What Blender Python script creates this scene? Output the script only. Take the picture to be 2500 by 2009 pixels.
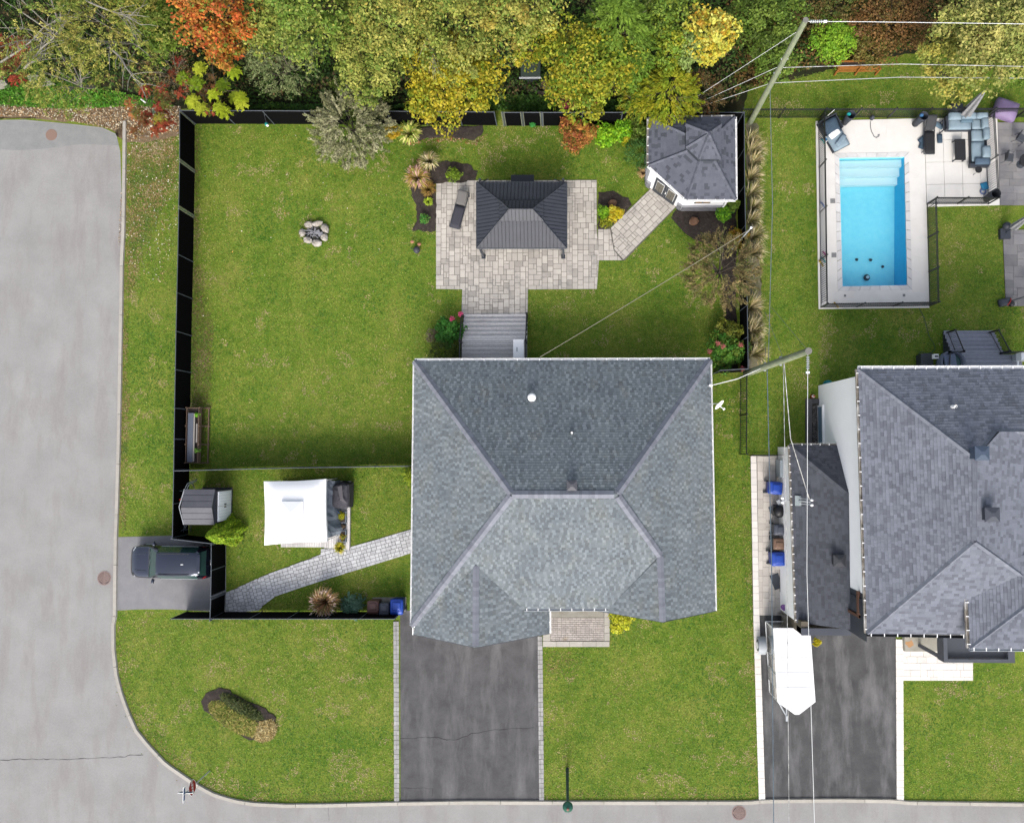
import bpy, math, random
import numpy as np
from mathutils import Vector, Quaternion
from mathutils.geometry import tessellate_polygon
random.seed(7)
rng = np.random.default_rng(7)
SC = bpy.context.scene
COL = SC.collection
for o in list(bpy.data.objects):
    bpy.data.objects.remove(o)
R = math.radians
# ---------------------------------------------------------------- camera, sky, sun, exposure
H, F, PX, PY = 44.0, 1804.0, 1339.0, 1004.5
Q = Vector(((1375-PX)/F, -(1090-PY)/F, -1)).normalized().rotation_difference(Vector((0, 0, -1)))
cd = bpy.data.cameras.new('camera')
cam = bpy.data.objects.new('camera', cd)
COL.objects.link(cam)
cam.location = (0, 0, H)
cam.rotation_mode = 'QUATERNION'
cam.rotation_quaternion = Q
cd.sensor_width = 36
cd.lens = F/2500*36
cd.shift_x = -(PX-1250)/2500
cd.clip_start = .5
cd.clip_end = 1500
SC.camera = cam
W = bpy.data.worlds.new('World')
SC.world = W
W.use_nodes = True
wn = W.node_tree
bg = wn.nodes['Background']
sky = wn.nodes.new('ShaderNodeTexSky')
sky.sky_type = 'NISHITA'
sky.sun_disc = False
sky.sun_elevation = R(38)
sky.sun_rotation = R(183)
sky.air_density = 1.0
sky.dust_density = 4.0
sky.ozone_density = 1.0
hs = wn.nodes.new('ShaderNodeHueSaturation')
hs.inputs['Saturation'].default_value = .5
wn.links.new(sky.outputs[0], hs.inputs['Color'])
wn.links.new(hs.outputs[0], bg.inputs[0])
bg.inputs[1].default_value = .15
sd = bpy.data.lights.new('sun', 'SUN')
sd.energy = 1.2
sd.angle = R(24)
sd.color = (1, .965, .91)
so = bpy.data.objects.new('sun', sd)
COL.objects.link(so)
az, el = R(3), R(38)
so.rotation_euler = Vector((math.sin(az)*math.cos(el), math.cos(az)*math.cos(el), -math.sin(el))).to_track_quat('-Z', 'Y').to_euler()
SC.view_settings.view_transform = 'Standard'
SC.view_settings.look = 'None'
SC.view_settings.exposure = 1.1
SC.view_settings.gamma = 1
SC.render.engine = 'CYCLES'
C0 = Vector((0, 0, H))

def ray(u, v):
    return Q @ Vector(((u-PX)/F, -(v-PY)/F, -1))
def P(u, v, h=0.0):                     # the point at height h that the photograph shows at u, v
    d = ray(u, v)
    return C0 + d*((H-h)/-d.z)
def plane(a, b, c):
    n = (b-a).cross(c-a).normalized()
    return (a, n if n.z > 0 else -n)
def PP(u, v, pl):
    d = ray(u, v)
    return C0 + d*((pl[0]-C0).dot(pl[1])/d.dot(pl[1]))
def G(pts, h=0.0):
    return [P(u, v, h) for u, v in pts]
# ---------------------------------------------------------------- materials
def lin(h, g=1.0):
    if not isinstance(h, str):
        return tuple(h)
    h = h.lstrip('#')
    c = [int(h[i:i+2], 16)/255 for i in (0, 2, 4)]
    return tuple((x/12.92 if x <= .04045 else ((x+.055)/1.055)**2.4)*g for x in c)
GAIN = .38
def A(h):                               # colour as the photograph shows it -> albedo
    return tuple(min(.85, x) for x in lin(h, GAIN))
MATS = {}
def mat(name, c, c2=None, sc=6., c3=None, sc3=.5, th3=.55, rough=.8, metal=0., bump=0., bsc=60., tone=False, spec=.3, str3=None, coat=0., grain=0.):
    m = bpy.data.materials.new(name)
    m.use_nodes = True
    nt = m.node_tree
    N, L = nt.nodes, nt.links
    b = N['Principled BSDF']
    b.inputs['Roughness'].default_value = rough
    b.inputs['Metallic'].default_value = metal
    b.inputs['Specular IOR Level'].default_value = spec
    b.inputs['Coat Weight'].default_value = coat
    pos = N.new('ShaderNodeNewGeometry').outputs['Position']
    def noise(s, det=5., stretch=None, ro=.6):
        n = N.new('ShaderNodeTexNoise')
        n.inputs['Scale'].default_value = s
        n.inputs['Detail'].default_value = det
        n.inputs['Roughness'].default_value = ro
        src = pos
        if stretch:
            vm = N.new('ShaderNodeVectorMath'); vm.operation = 'MULTIPLY'
            L.new(pos, vm.inputs[0]); vm.inputs[1].default_value = stretch
            src = vm.outputs[0]
        L.new(src, n.inputs['Vector'])
        return n.outputs['Fac']
    def ramp(f, a, z):
        r = N.new('ShaderNodeMapRange')
        r.inputs['From Min'].default_value = a
        r.inputs['From Max'].default_value = z
        L.new(f, r.inputs['Value'])
        return r.outputs[0]
    def mix(f, x, y):
        k = N.new('ShaderNodeMix'); k.data_type = 'RGBA'
        L.new(f, k.inputs['Factor'])
        for s, i in ((x, 6), (y, 7)):
            if hasattr(s, 'default_value'): L.new(s, k.inputs[i])
            else: k.inputs[i].default_value = (*s, 1)
        return k.outputs[2]
    out = None
    if c2:
        out = mix(ramp(noise(sc), .3, .7), lin(c), lin(c2))
    if c3:
        out = mix(ramp(noise(sc3, 5., str3), th3-.03, th3+.25), out if out else lin(c), lin(c3))
    if grain:
        if out is None:
            rgb = N.new('ShaderNodeRGB'); rgb.outputs[0].default_value = (*lin(c), 1); out = rgb.outputs[0]
        mr = N.new('ShaderNodeMapRange'); mr.inputs[1].default_value = .3; mr.inputs[2].default_value = .7
        mr.inputs[3].default_value = 1-grain; mr.inputs[4].default_value = 1+grain
        L.new(noise(9, 8., None, .9), mr.inputs[0])
        vm = N.new('ShaderNodeVectorMath'); vm.operation = 'SCALE'
        L.new(out, vm.inputs[0]); L.new(mr.outputs[0], vm.inputs['Scale']); out = vm.outputs[0]
    if out is None:
        b.inputs['Base Color'].default_value = (*lin(c), 1)
        if tone:
            rgb = N.new('ShaderNodeRGB'); rgb.outputs[0].default_value = (*lin(c), 1); out = rgb.outputs[0]
    if tone:
        at = N.new('ShaderNodeAttribute'); at.attribute_name = 'tone'
        vm = N.new('ShaderNodeVectorMath'); vm.operation = 'SCALE'
        L.new(out, vm.inputs[0]); L.new(at.outputs['Fac'], vm.inputs['Scale'])
        out = vm.outputs[0]
    if out is not None:
        L.new(out, b.inputs['Base Color'])
    if bump:
        bp = N.new('ShaderNodeBump')
        bp.inputs['Strength'].default_value = min(1, bump)
        bp.inputs['Distance'].default_value = .02
        L.new(noise(bsc, 4.), bp.inputs['Height'])
        L.new(bp.outputs[0], b.inputs['Normal'])
    m['x'] = 1
    MATS[name] = m
    return m
def leafmat(name, trans=.25, rough=.6):
    m = bpy.data.materials.new(name); m.use_nodes = True
    nt = m.node_tree; N, L = nt.nodes, nt.links
    b = N['Principled BSDF']; b.inputs['Roughness'].default_value = rough
    b.inputs['Specular IOR Level'].default_value = .25
    at = N.new('ShaderNodeAttribute'); at.attribute_name = 'col'
    tr = N.new('ShaderNodeBsdfTranslucent'); mx = N.new('ShaderNodeMixShader')
    mx.inputs[0].default_value = trans
    L.new(at.outputs['Color'], b.inputs['Base Color']); L.new(at.outputs['Color'], tr.inputs['Color'])
    L.new(b.outputs[0], mx.inputs[1]); L.new(tr.outputs[0], mx.inputs[2])
    L.new(mx.outputs[0], N['Material Output'].inputs['Surface'])
    return m
# ---------------------------------------------------------------- mesh builder
class MB:
    def __init__(s):
        s.v = []; s.f = []; s.t = []
    def add(s, vs, fs, t=1.0):
        b = len(s.v)
        s.v += [tuple(v) for v in vs]
        s.f += [[i+b for i in f] for f in fs]
        s.t += [t]*len(fs)
        return s
    def box(s, c, sz, rz=0., t=1., ry=0., rx=0.):
        hx, hy, hz = sz[0]/2, sz[1]/2, sz[2]/2
        q = Quaternion((0, 0, 1), rz) @ Quaternion((0, 1, 0), ry) @ Quaternion((1, 0, 0), rx)
        c = Vector(c)
        vs = [c + q @ Vector((x*hx, y*hy, z*hz)) for z in (-1, 1) for x, y in ((-1, -1), (1, -1), (1, 1), (-1, 1))]
        return s.add(vs, [(3, 2, 1, 0), (4, 5, 6, 7), (0, 1, 5, 4), (1, 2, 6, 5), (2, 3, 7, 6), (3, 0, 4, 7)], t)
    def bb(s, x0, x1, y0, y1, z0, z1, t=1.):
        return s.box(((x0+x1)/2, (y0+y1)/2, (z0+z1)/2), (x1-x0, y1-y0, z1-z0), 0, t)
    def prism(s, poly, z0, z1, t=1., top_off=0.):
        n = len(poly)
        ar = sum(poly[i][0]*poly[(i+1) % n][1]-poly[(i+1) % n][0]*poly[i][1] for i in range(n))
        if ar < 0: poly = poly[::-1]
        vs = [(p[0], p[1], z0) for p in poly] + [(p[0], p[1], z1) for p in poly]
        fs = [list(range(n))[::-1], list(range(n, 2*n))] + [(i, (i+1) % n, n+(i+1) % n, n+i) for i in range(n)]
        return s.add(vs, fs, t)
    def tube(s, p, q, r, r2=None, n=8, t=1., caps=True):
        p, q = Vector(p), Vector(q); r2 = r if r2 is None else r2
        d = (q-p).normalized()
        a = d.orthogonal().normalized(); b = d.cross(a)
        vs = [p+(a*math.cos(k*math.tau/n)+b*math.sin(k*math.tau/n))*r for k in range(n)]
        vs += [q+(a*math.cos(k*math.tau/n)+b*math.sin(k*math.tau/n))*r2 for k in range(n)]
        fs = [(k, (k+1) % n, n+(k+1) % n, n+k) for k in range(n)]
        if caps: fs += [list(range(n))[::-1], list(range(n, 2*n))]
        return s.add(vs, fs, t)
    def path(s, pts, r, n=6, t=1., r2=None):
        for i in range(len(pts)-1):
            ra = r if r2 is None else r+(r2-r)*i/(len(pts)-1)
            rb = r if r2 is None else r+(r2-r)*(i+1)/(len(pts)-1)
            s.tube(pts[i], pts[i+1], ra, rb, n, t)
        return s
    def lathe(s, c, prof, n=16, t=1., cap=True):
        vs = []; fs = []
        for r, z in prof:
            vs += [(c[0]+r*math.cos(k*math.tau/n), c[1]+r*math.sin(k*math.tau/n), c[2]+z) for k in range(n)]
        for i in range(len(prof)-1):
            fs += [(i*n+k, i*n+(k+1) % n, (i+1)*n+(k+1) % n, (i+1)*n+k) for k in range(n)]
        if cap: fs += [list(range(n))[::-1], list(range((len(prof)-1)*n, len(prof)*n))]
        return s.add(vs, fs, t)
    def rock(s, c, rx, ry, rz, seed=0, t=1., rot=0.):
        rd = random.Random(seed); n, m = 9, 5
        vs = [(c[0], c[1], c[2]-rz)]
        for j in range(1, m):
            ph = -math.pi/2+math.pi*j/m
            for k in range(n):
                k_ = rd.uniform(.82, 1.12)
                x = rx*k_*math.cos(ph)*math.cos(k*math.tau/n); y = ry*k_*math.cos(ph)*math.sin(k*math.tau/n)
                vs.append((c[0]+x*math.cos(rot)-y*math.sin(rot), c[1]+x*math.sin(rot)+y*math.cos(rot), c[2]+rz*k_*math.sin(ph)))
        vs.append((c[0], c[1], c[2]+rz*.93)); L = len(vs)-1
        fs = [(0, 1+(k+1) % n, 1+k) for k in range(n)]
        for j in range(m-2):
            fs += [(1+j*n+k, 1+j*n+(k+1) % n, 1+(j+1)*n+(k+1) % n, 1+(j+1)*n+k) for k in range(n)]
        fs += [(L, 1+(m-2)*n+k, 1+(m-2)*n+(k+1) % n) for k in range(n)]
        return s.add(vs, fs, t)
    def ell(s, c, r, n=14, m=9, t=1.):
        vs = []; fs = []
        for j in range(m+1):
            ph = -math.pi/2+math.pi*j/m
            for k in range(n):
                vs.append((c[0]+r[0]*math.cos(ph)*math.cos(k*math.tau/n), c[1]+r[1]*math.cos(ph)*math.sin(k*math.tau/n), c[2]+r[2]*math.sin(ph)))
        for j in range(m):
            fs += [(j*n+k, j*n+(k+1) % n, (j+1)*n+(k+1) % n, (j+1)*n+k) for k in range(n)]
        return s.add(vs, fs, t)
    def pad(s, c, sz, rz=0., soft=.35, t=1., q=None):     # cushion: rounded box
        n = 6; vs = []; fs = []
        q = q or Quaternion((0, 0, 1), rz); c = Vector(c)
        for side in (1, -1):
            b = len(vs)
            for i in range(n+1):
                for j in range(n+1):
                    x, y = i/n*2-1, j/n*2-1
                    z = (1-max(abs(x), abs(y))**4)*soft+(1-soft)
                    e = 1-.04*(x*x*y*y)
                    vs.append(c+q @ Vector((x*e*sz[0]/2, y*e*sz[1]/2, side*(z if max(abs(x), abs(y)) < .999 else .35)*sz[2]/2)))
            for i in range(n):
                for j in range(n):
                    f = (b+i*(n+1)+j, b+(i+1)*(n+1)+j, b+(i+1)*(n+1)+j+1, b+i*(n+1)+j+1)
                    fs.append(f if side == 1 else f[::-1])
        m = n+1; o = m*m
        rim = [i*m for i in range(m)]+[n*m+j for j in range(1, m)]+[i*m+n for i in range(n-1, -1, -1)]+[j for j in range(n-1, 0, -1)]
        for i in range(len(rim)):
            a, b2 = rim[i], rim[(i+1) % len(rim)]
            fs.append((a, o+a, o+b2, b2))
        return s.add(vs, fs, t)
OFF = {}
def mesh(name, mb, m, off=Vector((0, 0, 0)), smooth=False):
    me = bpy.data.meshes.new(name)
    me.from_pydata([(x-off[0], y-off[1], z-off[2]) for x, y, z in mb.v], [], mb.f)
    at = me.attributes.new('tone', 'FLOAT', 'FACE')
    at.data.foreach_set('value', mb.t)
    me.materials.append(m)
    if smooth:
        me.polygons.foreach_set('use_smooth', [True]*len(me.polygons))
    me.update()
    return me
def tag(o, label, cat, group=None):
    o['label'] = label; o['category'] = cat
    if group: o['group'] = group
    return o
def thing(name, label, cat, loc=(0, 0, 0), group=None, rz=0.):
    o = bpy.data.objects.new(name, None); COL.objects.link(o)
    o.empty_display_size = .2
    o.location = loc; o.rotation_euler = (0, 0, rz)
    OFF[o.name] = Vector(loc)
    return tag(o, label, cat, group)
def part(par, name, mb, m, label=None, stuff=False, smooth=False, local=False):
    off = Vector((0, 0, 0)) if local else OFF.get(par.name, Vector((0, 0, 0)))
    o = bpy.data.objects.new(name, mesh(name, mb, m, off, smooth)); COL.objects.link(o)
    o.parent = par
    OFF[o.name] = off
    if label: o['label'] = label
    if stuff: o['kind'] = 'stuff'
    return o
def struct(name, mb, m):
    o = bpy.data.objects.new(name, mesh(name, mb, m)); COL.objects.link(o)
    o['kind'] = 'structure'
    return o
def sempty(name):
    o = bpy.data.objects.new(name, None); COL.objects.link(o); o['kind'] = 'structure'
    OFF[o.name] = Vector((0, 0, 0))
    return o
def single(name, mb, m, label, cat, group=None, smooth=False, base=None):
    off = Vector(base) if base is not None else Vector((0, 0, 0))
    o = bpy.data.objects.new(name, mesh(name, mb, m, off, smooth)); COL.objects.link(o)
    o.location = off
    OFF[o.name] = off
    return tag(o, label, cat, group)
def dup(root, loc, rz=0., label=None):
    def cp(o, par):
        c = o.copy(); COL.objects.link(c); c.parent = par
        for ch in list(o.children): cp(ch, c)
        return c
    r = cp(root, None); r.location = loc; r.rotation_euler = (0, 0, rz)
    if label: r['label'] = label
    return r
def pieces(par, name, plist, m, limit=300, restname=None):    # plist of (verts, faces, tone, area)
    plist = sorted(plist, key=lambda p: -p[3])
    for vs, fs, t, a in plist[:limit]:
        part(par, name, MB().add(vs, fs, t), m)
    rest = plist[limit:]
    if rest:
        mb = MB()
        for vs, fs, t, a in rest: mb.add(vs, fs, t)
        part(par, restname or name+'s', mb, m, stuff=True)
# ---------------------------------------------------------------- polygon tools
def clip(sub, cl):
    out = list(sub); n = len(cl)
    for i in range(n):
        ax, ay = cl[i]; bx, by = cl[(i+1) % n]
        inp, out = out, []
        if not inp: break
        def side(p): return (bx-ax)*(p[1]-ay)-(by-ay)*(p[0]-ax)
        for k in range(len(inp)):
            p, q = inp[k-1], inp[k]
            sp, sq = side(p), side(q)
            if (sp >= 0) != (sq >= 0):
                f = sp/(sp-sq); out.append((p[0]+(q[0]-p[0])*f, p[1]+(q[1]-p[1])*f))
            if sq >= 0: out.append(q)
    return out
def area(p):
    return abs(sum(p[i-1][0]*p[i][1]-p[i][0]*p[i-1][1] for i in range(len(p))))/2
def ccw(p):
    a = sum(p[i-1][0]*p[i][1]-p[i][0]*p[i-1][1] for i in range(len(p)))
    return p if a > 0 else p[::-1]
def inside(x, y, poly):
    c = False; n = len(poly)
    for i in range(n):
        x1, y1 = poly[i][0], poly[i][1]; x2, y2 = poly[i-1][0], poly[i-1][1]
        if (y1 > y) != (y2 > y) and x < (x2-x1)*(y-y1)/(y2-y1)+x1: c = not c
    return c
def shingles(pts, expo, wf, tf, seed=1, lift=.014):
    rd = random.Random(seed)
    a, n = plane(pts[0], pts[1], pts[2])
    if len(pts) > 3 and n.length < .5: a, n = plane(pts[0], pts[2], pts[3])
    xd = n.cross(Vector((0, 0, 1))).normalized()
    yd = n.cross(xd); yd = yd if yd.z > 0 else -yd
    o = min(pts, key=lambda p: p.z)
    if xd.cross(yd).dot(n) < 0: xd = -xd
    p2 = ccw([((p-o).dot(xd), (p-o).dot(yd)) for p in pts])
    m_ = len(p2)
    cvx = all((p2[i][0]-p2[i-1][0])*(p2[(i+1) % m_][1]-p2[i][1])-(p2[i][1]-p2[i-1][1])*(p2[(i+1) % m_][0]-p2[i][0]) > -1e-3 for i in range(m_))
    subs = [p2] if cvx else [ccw([p2[i] for i in tri]) for tri in tessellate_polygon([[Vector((p[0], p[1], 0)) for p in p2]])]
    x0 = min(p[0] for p in p2); x1 = max(p[0] for p in p2)
    y0 = min(p[1] for p in p2); y1 = max(p[1] for p in p2)
    res = []; j = 0; y = y0
    while y < y1:
        x = x0-rd.uniform(0, .6); i = 0
        while x < x1:
            w = wf(rd, i, j)
            tn = tf(rd, i, j); pr = lift*(1+.5*rd.random())
            for sp_ in subs:
                c = clip([(x, y), (x+w-.004, y), (x+w-.004, y+expo), (x, y+expo)], sp_)
                if len(c) < 3 or area(c) < .0008: continue
                k = len(c)
                top = [o+xd*q[0]+yd*q[1]+n*(.004+pr*(1-(q[1]-y)/expo)) for q in c]
                bot = [o+xd*q[0]+yd*q[1] for q in c]
                res.append((bot+top, [list(range(k, 2*k))]+[(q, (q+1) % k, k+(q+1) % k, k+q) for q in range(k)], tn, area(c)))
            x += w; i += 1
        y += expo; j += 1
    return res
def slab(mb, pts, th=.12):
    a, n = plane(*pts[:3]); k = len(pts)
    vs = [p-n*.004 for p in pts]+[Vector((p.x, p.y, p.z-th)) for p in pts]
    mb.add(vs, [list(range(k)), list(range(k, 2*k))[::-1]]+[(i, k+i, k+(i+1) % k, (i+1) % k) for i in range(k)], 1)
def caps(pts, w=.3, step=.16, lift=.03, seed=3):
    rd = random.Random(seed); mb = MB(); p, q = pts
    d = (q-p); L = d.length; d.normalize()
    s = d.cross(Vector((0, 0, 1))).normalized(); u = s.cross(d)
    n = int(L/step)
    for i in range(n):
        a = p+d*(i*step); b = a+d*(step*1.15)
        z1, z2 = lift+.012, lift
        t = rd.uniform(.86, 1.14)
        m1, m2 = a+u*(z2+.05), b+u*(z1+.05)
        l1, l2 = a-s*w/2-u*.025, b-s*w/2-u*.02
        r1, r2 = a+s*w/2-u*.025, b+s*w/2-u*.02
        mb.add([m1, m2, l2, l1, r1, r2], [(0, 1, 2, 3), (0, 4, 5, 1), (1, 5, 2)], t)
    return mb
def gutter(par, p, q, m, mb2, out, w=.11, hang=.62):
    d = (q-p); L = d.length; d.normalize()
    out = Vector(out); out = (out-d*out.dot(d)).normalized()
    g = MB()
    def strip(o0, o1, z0, z1):
        a = [p+out*o0, q+out*o0, q+out*o1, p+out*o1]
        g.add([Vector((x.x, x.y, x.z+z0)) for x in a]+[Vector((x.x, x.y, x.z+z1)) for x in a],
              [(0, 1, 2, 3), (7, 6, 5, 4), (0, 4, 5, 1), (1, 5, 6, 2), (2, 6, 7, 3), (3, 7, 4, 0)])
    strip(0.005, w, -.10, -.09); strip(w, w+.02, -.10, .01); strip(0.005, .02, -.09, -.005)
    part(par, 'gutter', g, m)
    b = MB(); k = max(1, int(L/hang))
    rz = math.atan2(d.y, d.x)
    for i in range(k+1):
        c = p+d*(L*(i+.3)/(k+.6))+out*(w/2-.02)
        b.box((c.x, c.y, c.z+.02), (.04, w+.06, .02), rz)
    part(par, 'gutter_bracket', b, mb2, stuff=True)
def pave(par, poly, ang, unit, sizes, m, h=.05, z0=.012, gap=.012, limit=300, tf=None, seed=5, jit=.004, name='paver', org=None):
    rd = random.Random(seed)
    ca, sa = math.cos(ang), math.sin(ang)
    org = org or poly[0]
    loc = [((p[0]-org[0])*ca+(p[1]-org[1])*sa, -(p[0]-org[0])*sa+(p[1]-org[1])*ca) for p in poly]
    x0 = math.floor(min(p[0] for p in loc)/unit); x1 = math.ceil(max(p[0] for p in loc)/unit)
    y0 = math.floor(min(p[1] for p in loc)/unit); y1 = math.ceil(max(p[1] for p in loc)/unit)
    free = set()
    for i in range(x0, x1):
        for j in range(y0, y1):
            if any(inside((i+q)*unit, (j+r)*unit, loc) for q, r in ((.5, .5), (.05, .05), (.95, .05), (.95, .95), (.05, .95))): free.add((i, j))
    res = []
    tris = [ccw([loc[q] for q in tri]) for tri in tessellate_polygon([[Vector((p[0], p[1], 0)) for p in loc]])]
    for j in range(y0, y1):
        for i in range(x0, x1):
            if (i, j) not in free: continue
            ss = [s for s in sizes for _ in range(s[2])]
            rd.shuffle(ss)
            for sx, sy, _ in ss+[(1, 1, 1)]:
                cells = [(i+a, j+b) for a in range(sx) for b in range(sy)]
                if all(c in free for c in cells): break
            for c in cells: free.discard(c)
            g = gap/2; e = .006
            xa, xb, ya, yb = i*unit+g, (i+sx)*unit-g, j*unit+g, (j+sy)*unit-g
            z = z0+h+rd.uniform(-jit, jit)
            def w(x, y, zz): return (org[0]+x*ca-y*sa, org[1]+x*sa+y*ca, zz)
            if not all(inside(q, r, loc) for q, r in ((xa, ya), (xb, ya), (xb, yb), (xa, yb), ((xa+xb)/2, ya), ((xa+xb)/2, yb), (xa, (ya+yb)/2), (xb, (ya+yb)/2))):
                tn = tf(rd) if tf else rd.uniform(.85, 1.1); vs_ = []; fs_ = []; ar_ = 0
                for tri in tris:
                    c = clip([(xa, ya), (xb, ya), (xb, yb), (xa, yb)], tri)
                    if len(c) < 3 or area(c) < 1e-4: continue
                    k = len(c); o_ = len(vs_); ar_ += area(c)
                    vs_ += [w(q[0], q[1], z0) for q in c]+[w(q[0], q[1], z) for q in c]
                    fs_ += [[o_+k+q for q in range(k)]]+[(o_+q, o_+(q+1) % k, o_+k+(q+1) % k, o_+k+q) for q in range(k)]
                if ar_ > .003: res.append((vs_, fs_, tn, ar_))
                continue
            bt = [w(xa, ya, z0), w(xb, ya, z0), w(xb, yb, z0), w(xa, yb, z0)]
            md = [w(xa, ya, z-e), w(xb, ya, z-e), w(xb, yb, z-e), w(xa, yb, z-e)]
            tp = [w(xa+e, ya+e, z), w(xb-e, ya+e, z), w(xb-e, yb-e, z), w(xa+e, yb-e, z)]
            fs = [(0, 1, 5, 4), (1, 2, 6, 5), (2, 3, 7, 6), (3, 0, 4, 7), (4, 5, 9, 8), (5, 6, 10, 9), (6, 7, 11, 10), (7, 4, 8, 11), (8, 9, 10, 11)]
            res.append((bt+md+tp, fs, tf(rd) if tf else rd.uniform(.85, 1.1), sx*sy*unit*unit))
    pieces(par, name, res, m, limit)
# ---------------------------------------------------------------- leaves
def npmesh(name, V, fs, col, m, k=4):
    n = len(V)//k
    me = bpy.data.meshes.new(name)
    me.vertices.add(len(V)); me.vertices.foreach_set('co', V.astype(np.float32).ravel())
    me.loops.add(n*k); me.loops.foreach_set('vertex_index', np.arange(n*k, dtype=np.int32))
    me.polygons.add(n)
    me.polygons.foreach_set('loop_start', np.arange(0, n*k, k, dtype=np.int32))
    me.update(calc_edges=True)
    c = np.ones((n, 4), np.float32); c[:, :3] = col
    at = me.attributes.new('col', 'FLOAT_COLOR', 'FACE'); at.data.foreach_set('color', c.ravel())
    me.materials.append(m)
    return me
def nrm(a):
    return a/np.maximum(1e-6, np.linalg.norm(a, axis=1))[:, None]
def leaves(cen, nor, size, col, asp=.55, tan=None, fold=.25):
    n = len(cen); nor = nrm(nor)
    t = rng.normal(size=(n, 3)) if tan is None else tan
    t = nrm(t-nor*(t*nor).sum(1)[:, None]); s = np.cross(nor, t)
    sz = size[:, None]*.5
    drop = nor*(sz*fold)
    V = np.stack([cen-t*sz, cen-s*sz*asp+drop-t*sz*.1, cen+t*sz, cen+s*sz*asp+drop-t*sz*.1], 1).reshape(-1, 3)
    return V, col
LG_ = 1.95                                # leaves shade each other: leaf colour above crown colour
def pal(cols, n, w=None, vb=.18):
    c = np.array([A(x) for x in cols])*LG_; w = np.array(w, float) if w else np.ones(len(cols)); w /= w.sum()
    return c[rng.choice(len(cols), n, p=w)]*(1+rng.normal(0, vb, (n, 1)).clip(-.5, .6))
def crown(R_, Hh, n, cols, style='broad', leaf=.16, w=None, clumps=34, gaps=0.):
    """leaf cloud centred on the origin: radius R_, half height Hh"""
    K = int(clumps*1.7)
    a = rng.uniform(0, math.tau, K); z = rng.uniform(-.35, 1, K); rr = np.sqrt(np.maximum(0, 1-z*z))*rng.uniform(.35, 1, K)**.5
    irr = 1+.22*np.sin(a*3+rng.uniform(0, 6))+.12*np.sin(a*5+rng.uniform(0, 6))
    C = np.stack([rr*np.cos(a)*irr*R_*.8, rr*np.sin(a)*irr*R_*.8, z*Hh*.8], 1)
    ccol = pal(cols, K, w, .16)
    cr = rng.uniform(.10, .27, K)*R_
    k = rng.integers(0, K, n)
    d = nrm(rng.normal(size=(n, 3))); d[:, 2] = np.abs(d[:, 2])*.9-.15
    rad = rng.uniform(.25, 1.12, n)**.6
    cen = C[k]+d*(rad*cr[k])[:, None]*np.array([1, 1, .7])
    nor = d*.55+rng.normal(0, .4, (n, 3))+np.array([0, 0, .6])
    col = ccol[k]*.62+pal(cols, n, w, .22)*.38
    tan = None; asp = .6
    size = leaf*rng.uniform(.5, 1.35, n)
    q = rng.random(n) < .3                       # leaves between the clumps
    m_ = int(q.sum()); aa = rng.uniform(0, math.tau, m_); r_ = np.sqrt(rng.uniform(0, 1, m_)); ir = 1+.22*np.sin(aa*3+1)+.12*np.sin(aa*7)
    cen[q] = np.stack([r_*np.cos(aa)*R_*.95*ir, r_*np.sin(aa)*R_*.95*ir, Hh*np.sqrt(1-r_*r_)*rng.uniform(-.2, .95, m_)], 1)
    if style == 'feather':                       # many thin upright-spreading sprigs
        tw = 330; ta = rng.uniform(0, math.tau, tw); tr = rng.uniform(.1, 1, tw)**.6
        base = np.stack([tr*np.cos(ta)*R_*.85, tr*np.sin(ta)*R_*.85, Hh*(1-tr**2)*.9+rng.normal(0, .15*Hh, tw)], 1)
        dr = nrm(np.stack([np.cos(ta+rng.normal(0, .5, tw)), np.sin(ta+rng.normal(0, .5, tw)), rng.uniform(-.1, .6, tw)], 1))
        ln = rng.uniform(.25, .55, tw)*R_*.55
        k = rng.integers(0, tw, n); s = rng.uniform(0, 1, n)
        cen = base[k]+dr[k]*(s*ln[k])[:, None]+rng.normal(0, .045, (n, 3))
        tan = dr[k]+rng.normal(0, .45, (n, 3)); nor = rng.normal(0, .6, (n, 3))+np.array([0, 0, .8])
        asp = .3; tc = pal(cols, tw, w, .2); col = tc[k]*.7+pal(cols, n, w, .2)*.3
    if style == 'needle':                        # conifer fans radiating outwards and down
        tw = 260; ta = rng.uniform(0, math.tau, tw); tr = rng.uniform(.03, 1, tw)**.7
        base = np.stack([tr*np.cos(ta)*R_*.7, tr*np.sin(ta)*R_*.7, Hh*(1-1.7*tr)], 1)
        dr = nrm(np.stack([np.cos(ta+rng.normal(0, .25, tw)), np.sin(ta+rng.normal(0, .25, tw)), rng.uniform(-.5, .05, tw)], 1))
        ln = (.22+.25*tr)*R_
        k = rng.integers(0, tw, n); s = rng.uniform(0, 1, n)
        sidev = np.cross(dr[k], np.array([0, 0, 1.])); sw = (1-s)*rng.normal(0, .09, n)*R_
        cen = base[k]+dr[k]*(s*ln[k])[:, None]+sidev*sw[:, None]+rng.normal(0, .02, (n, 3))
        tan = dr[k]+sidev*np.sign(sw)[:, None]*.6+rng.normal(0, .2, (n, 3)); nor = rng.normal(0, .3, (n, 3))+np.array([0, 0, 1.])
        asp = .3; tc = pal(cols, tw, w, .16); col = tc[k]*.7+pal(cols, n, w, .16)*.3
    if style == 'compound':                      # sumac rosettes of long drooping leaflets
        tw = clumps; ta = rng.uniform(0, math.tau, tw); tr = rng.uniform(0, 1, tw)**.5
        base = np.stack([tr*np.cos(ta)*R_*.9, tr*np.sin(ta)*R_*.9, rng.normal(0, .3*Hh, tw)], 1)
        fr = rng.integers(5, 9, tw); k = rng.integers(0, tw, n)
        fa = (rng.integers(0, 99, n) % fr[k])*math.tau/fr[k]+k*1.7
        s = rng.uniform(.12, 1, n); L_ = .42
        fd = np.stack([np.cos(fa), np.sin(fa), .25-.7*s], 1)
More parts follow.
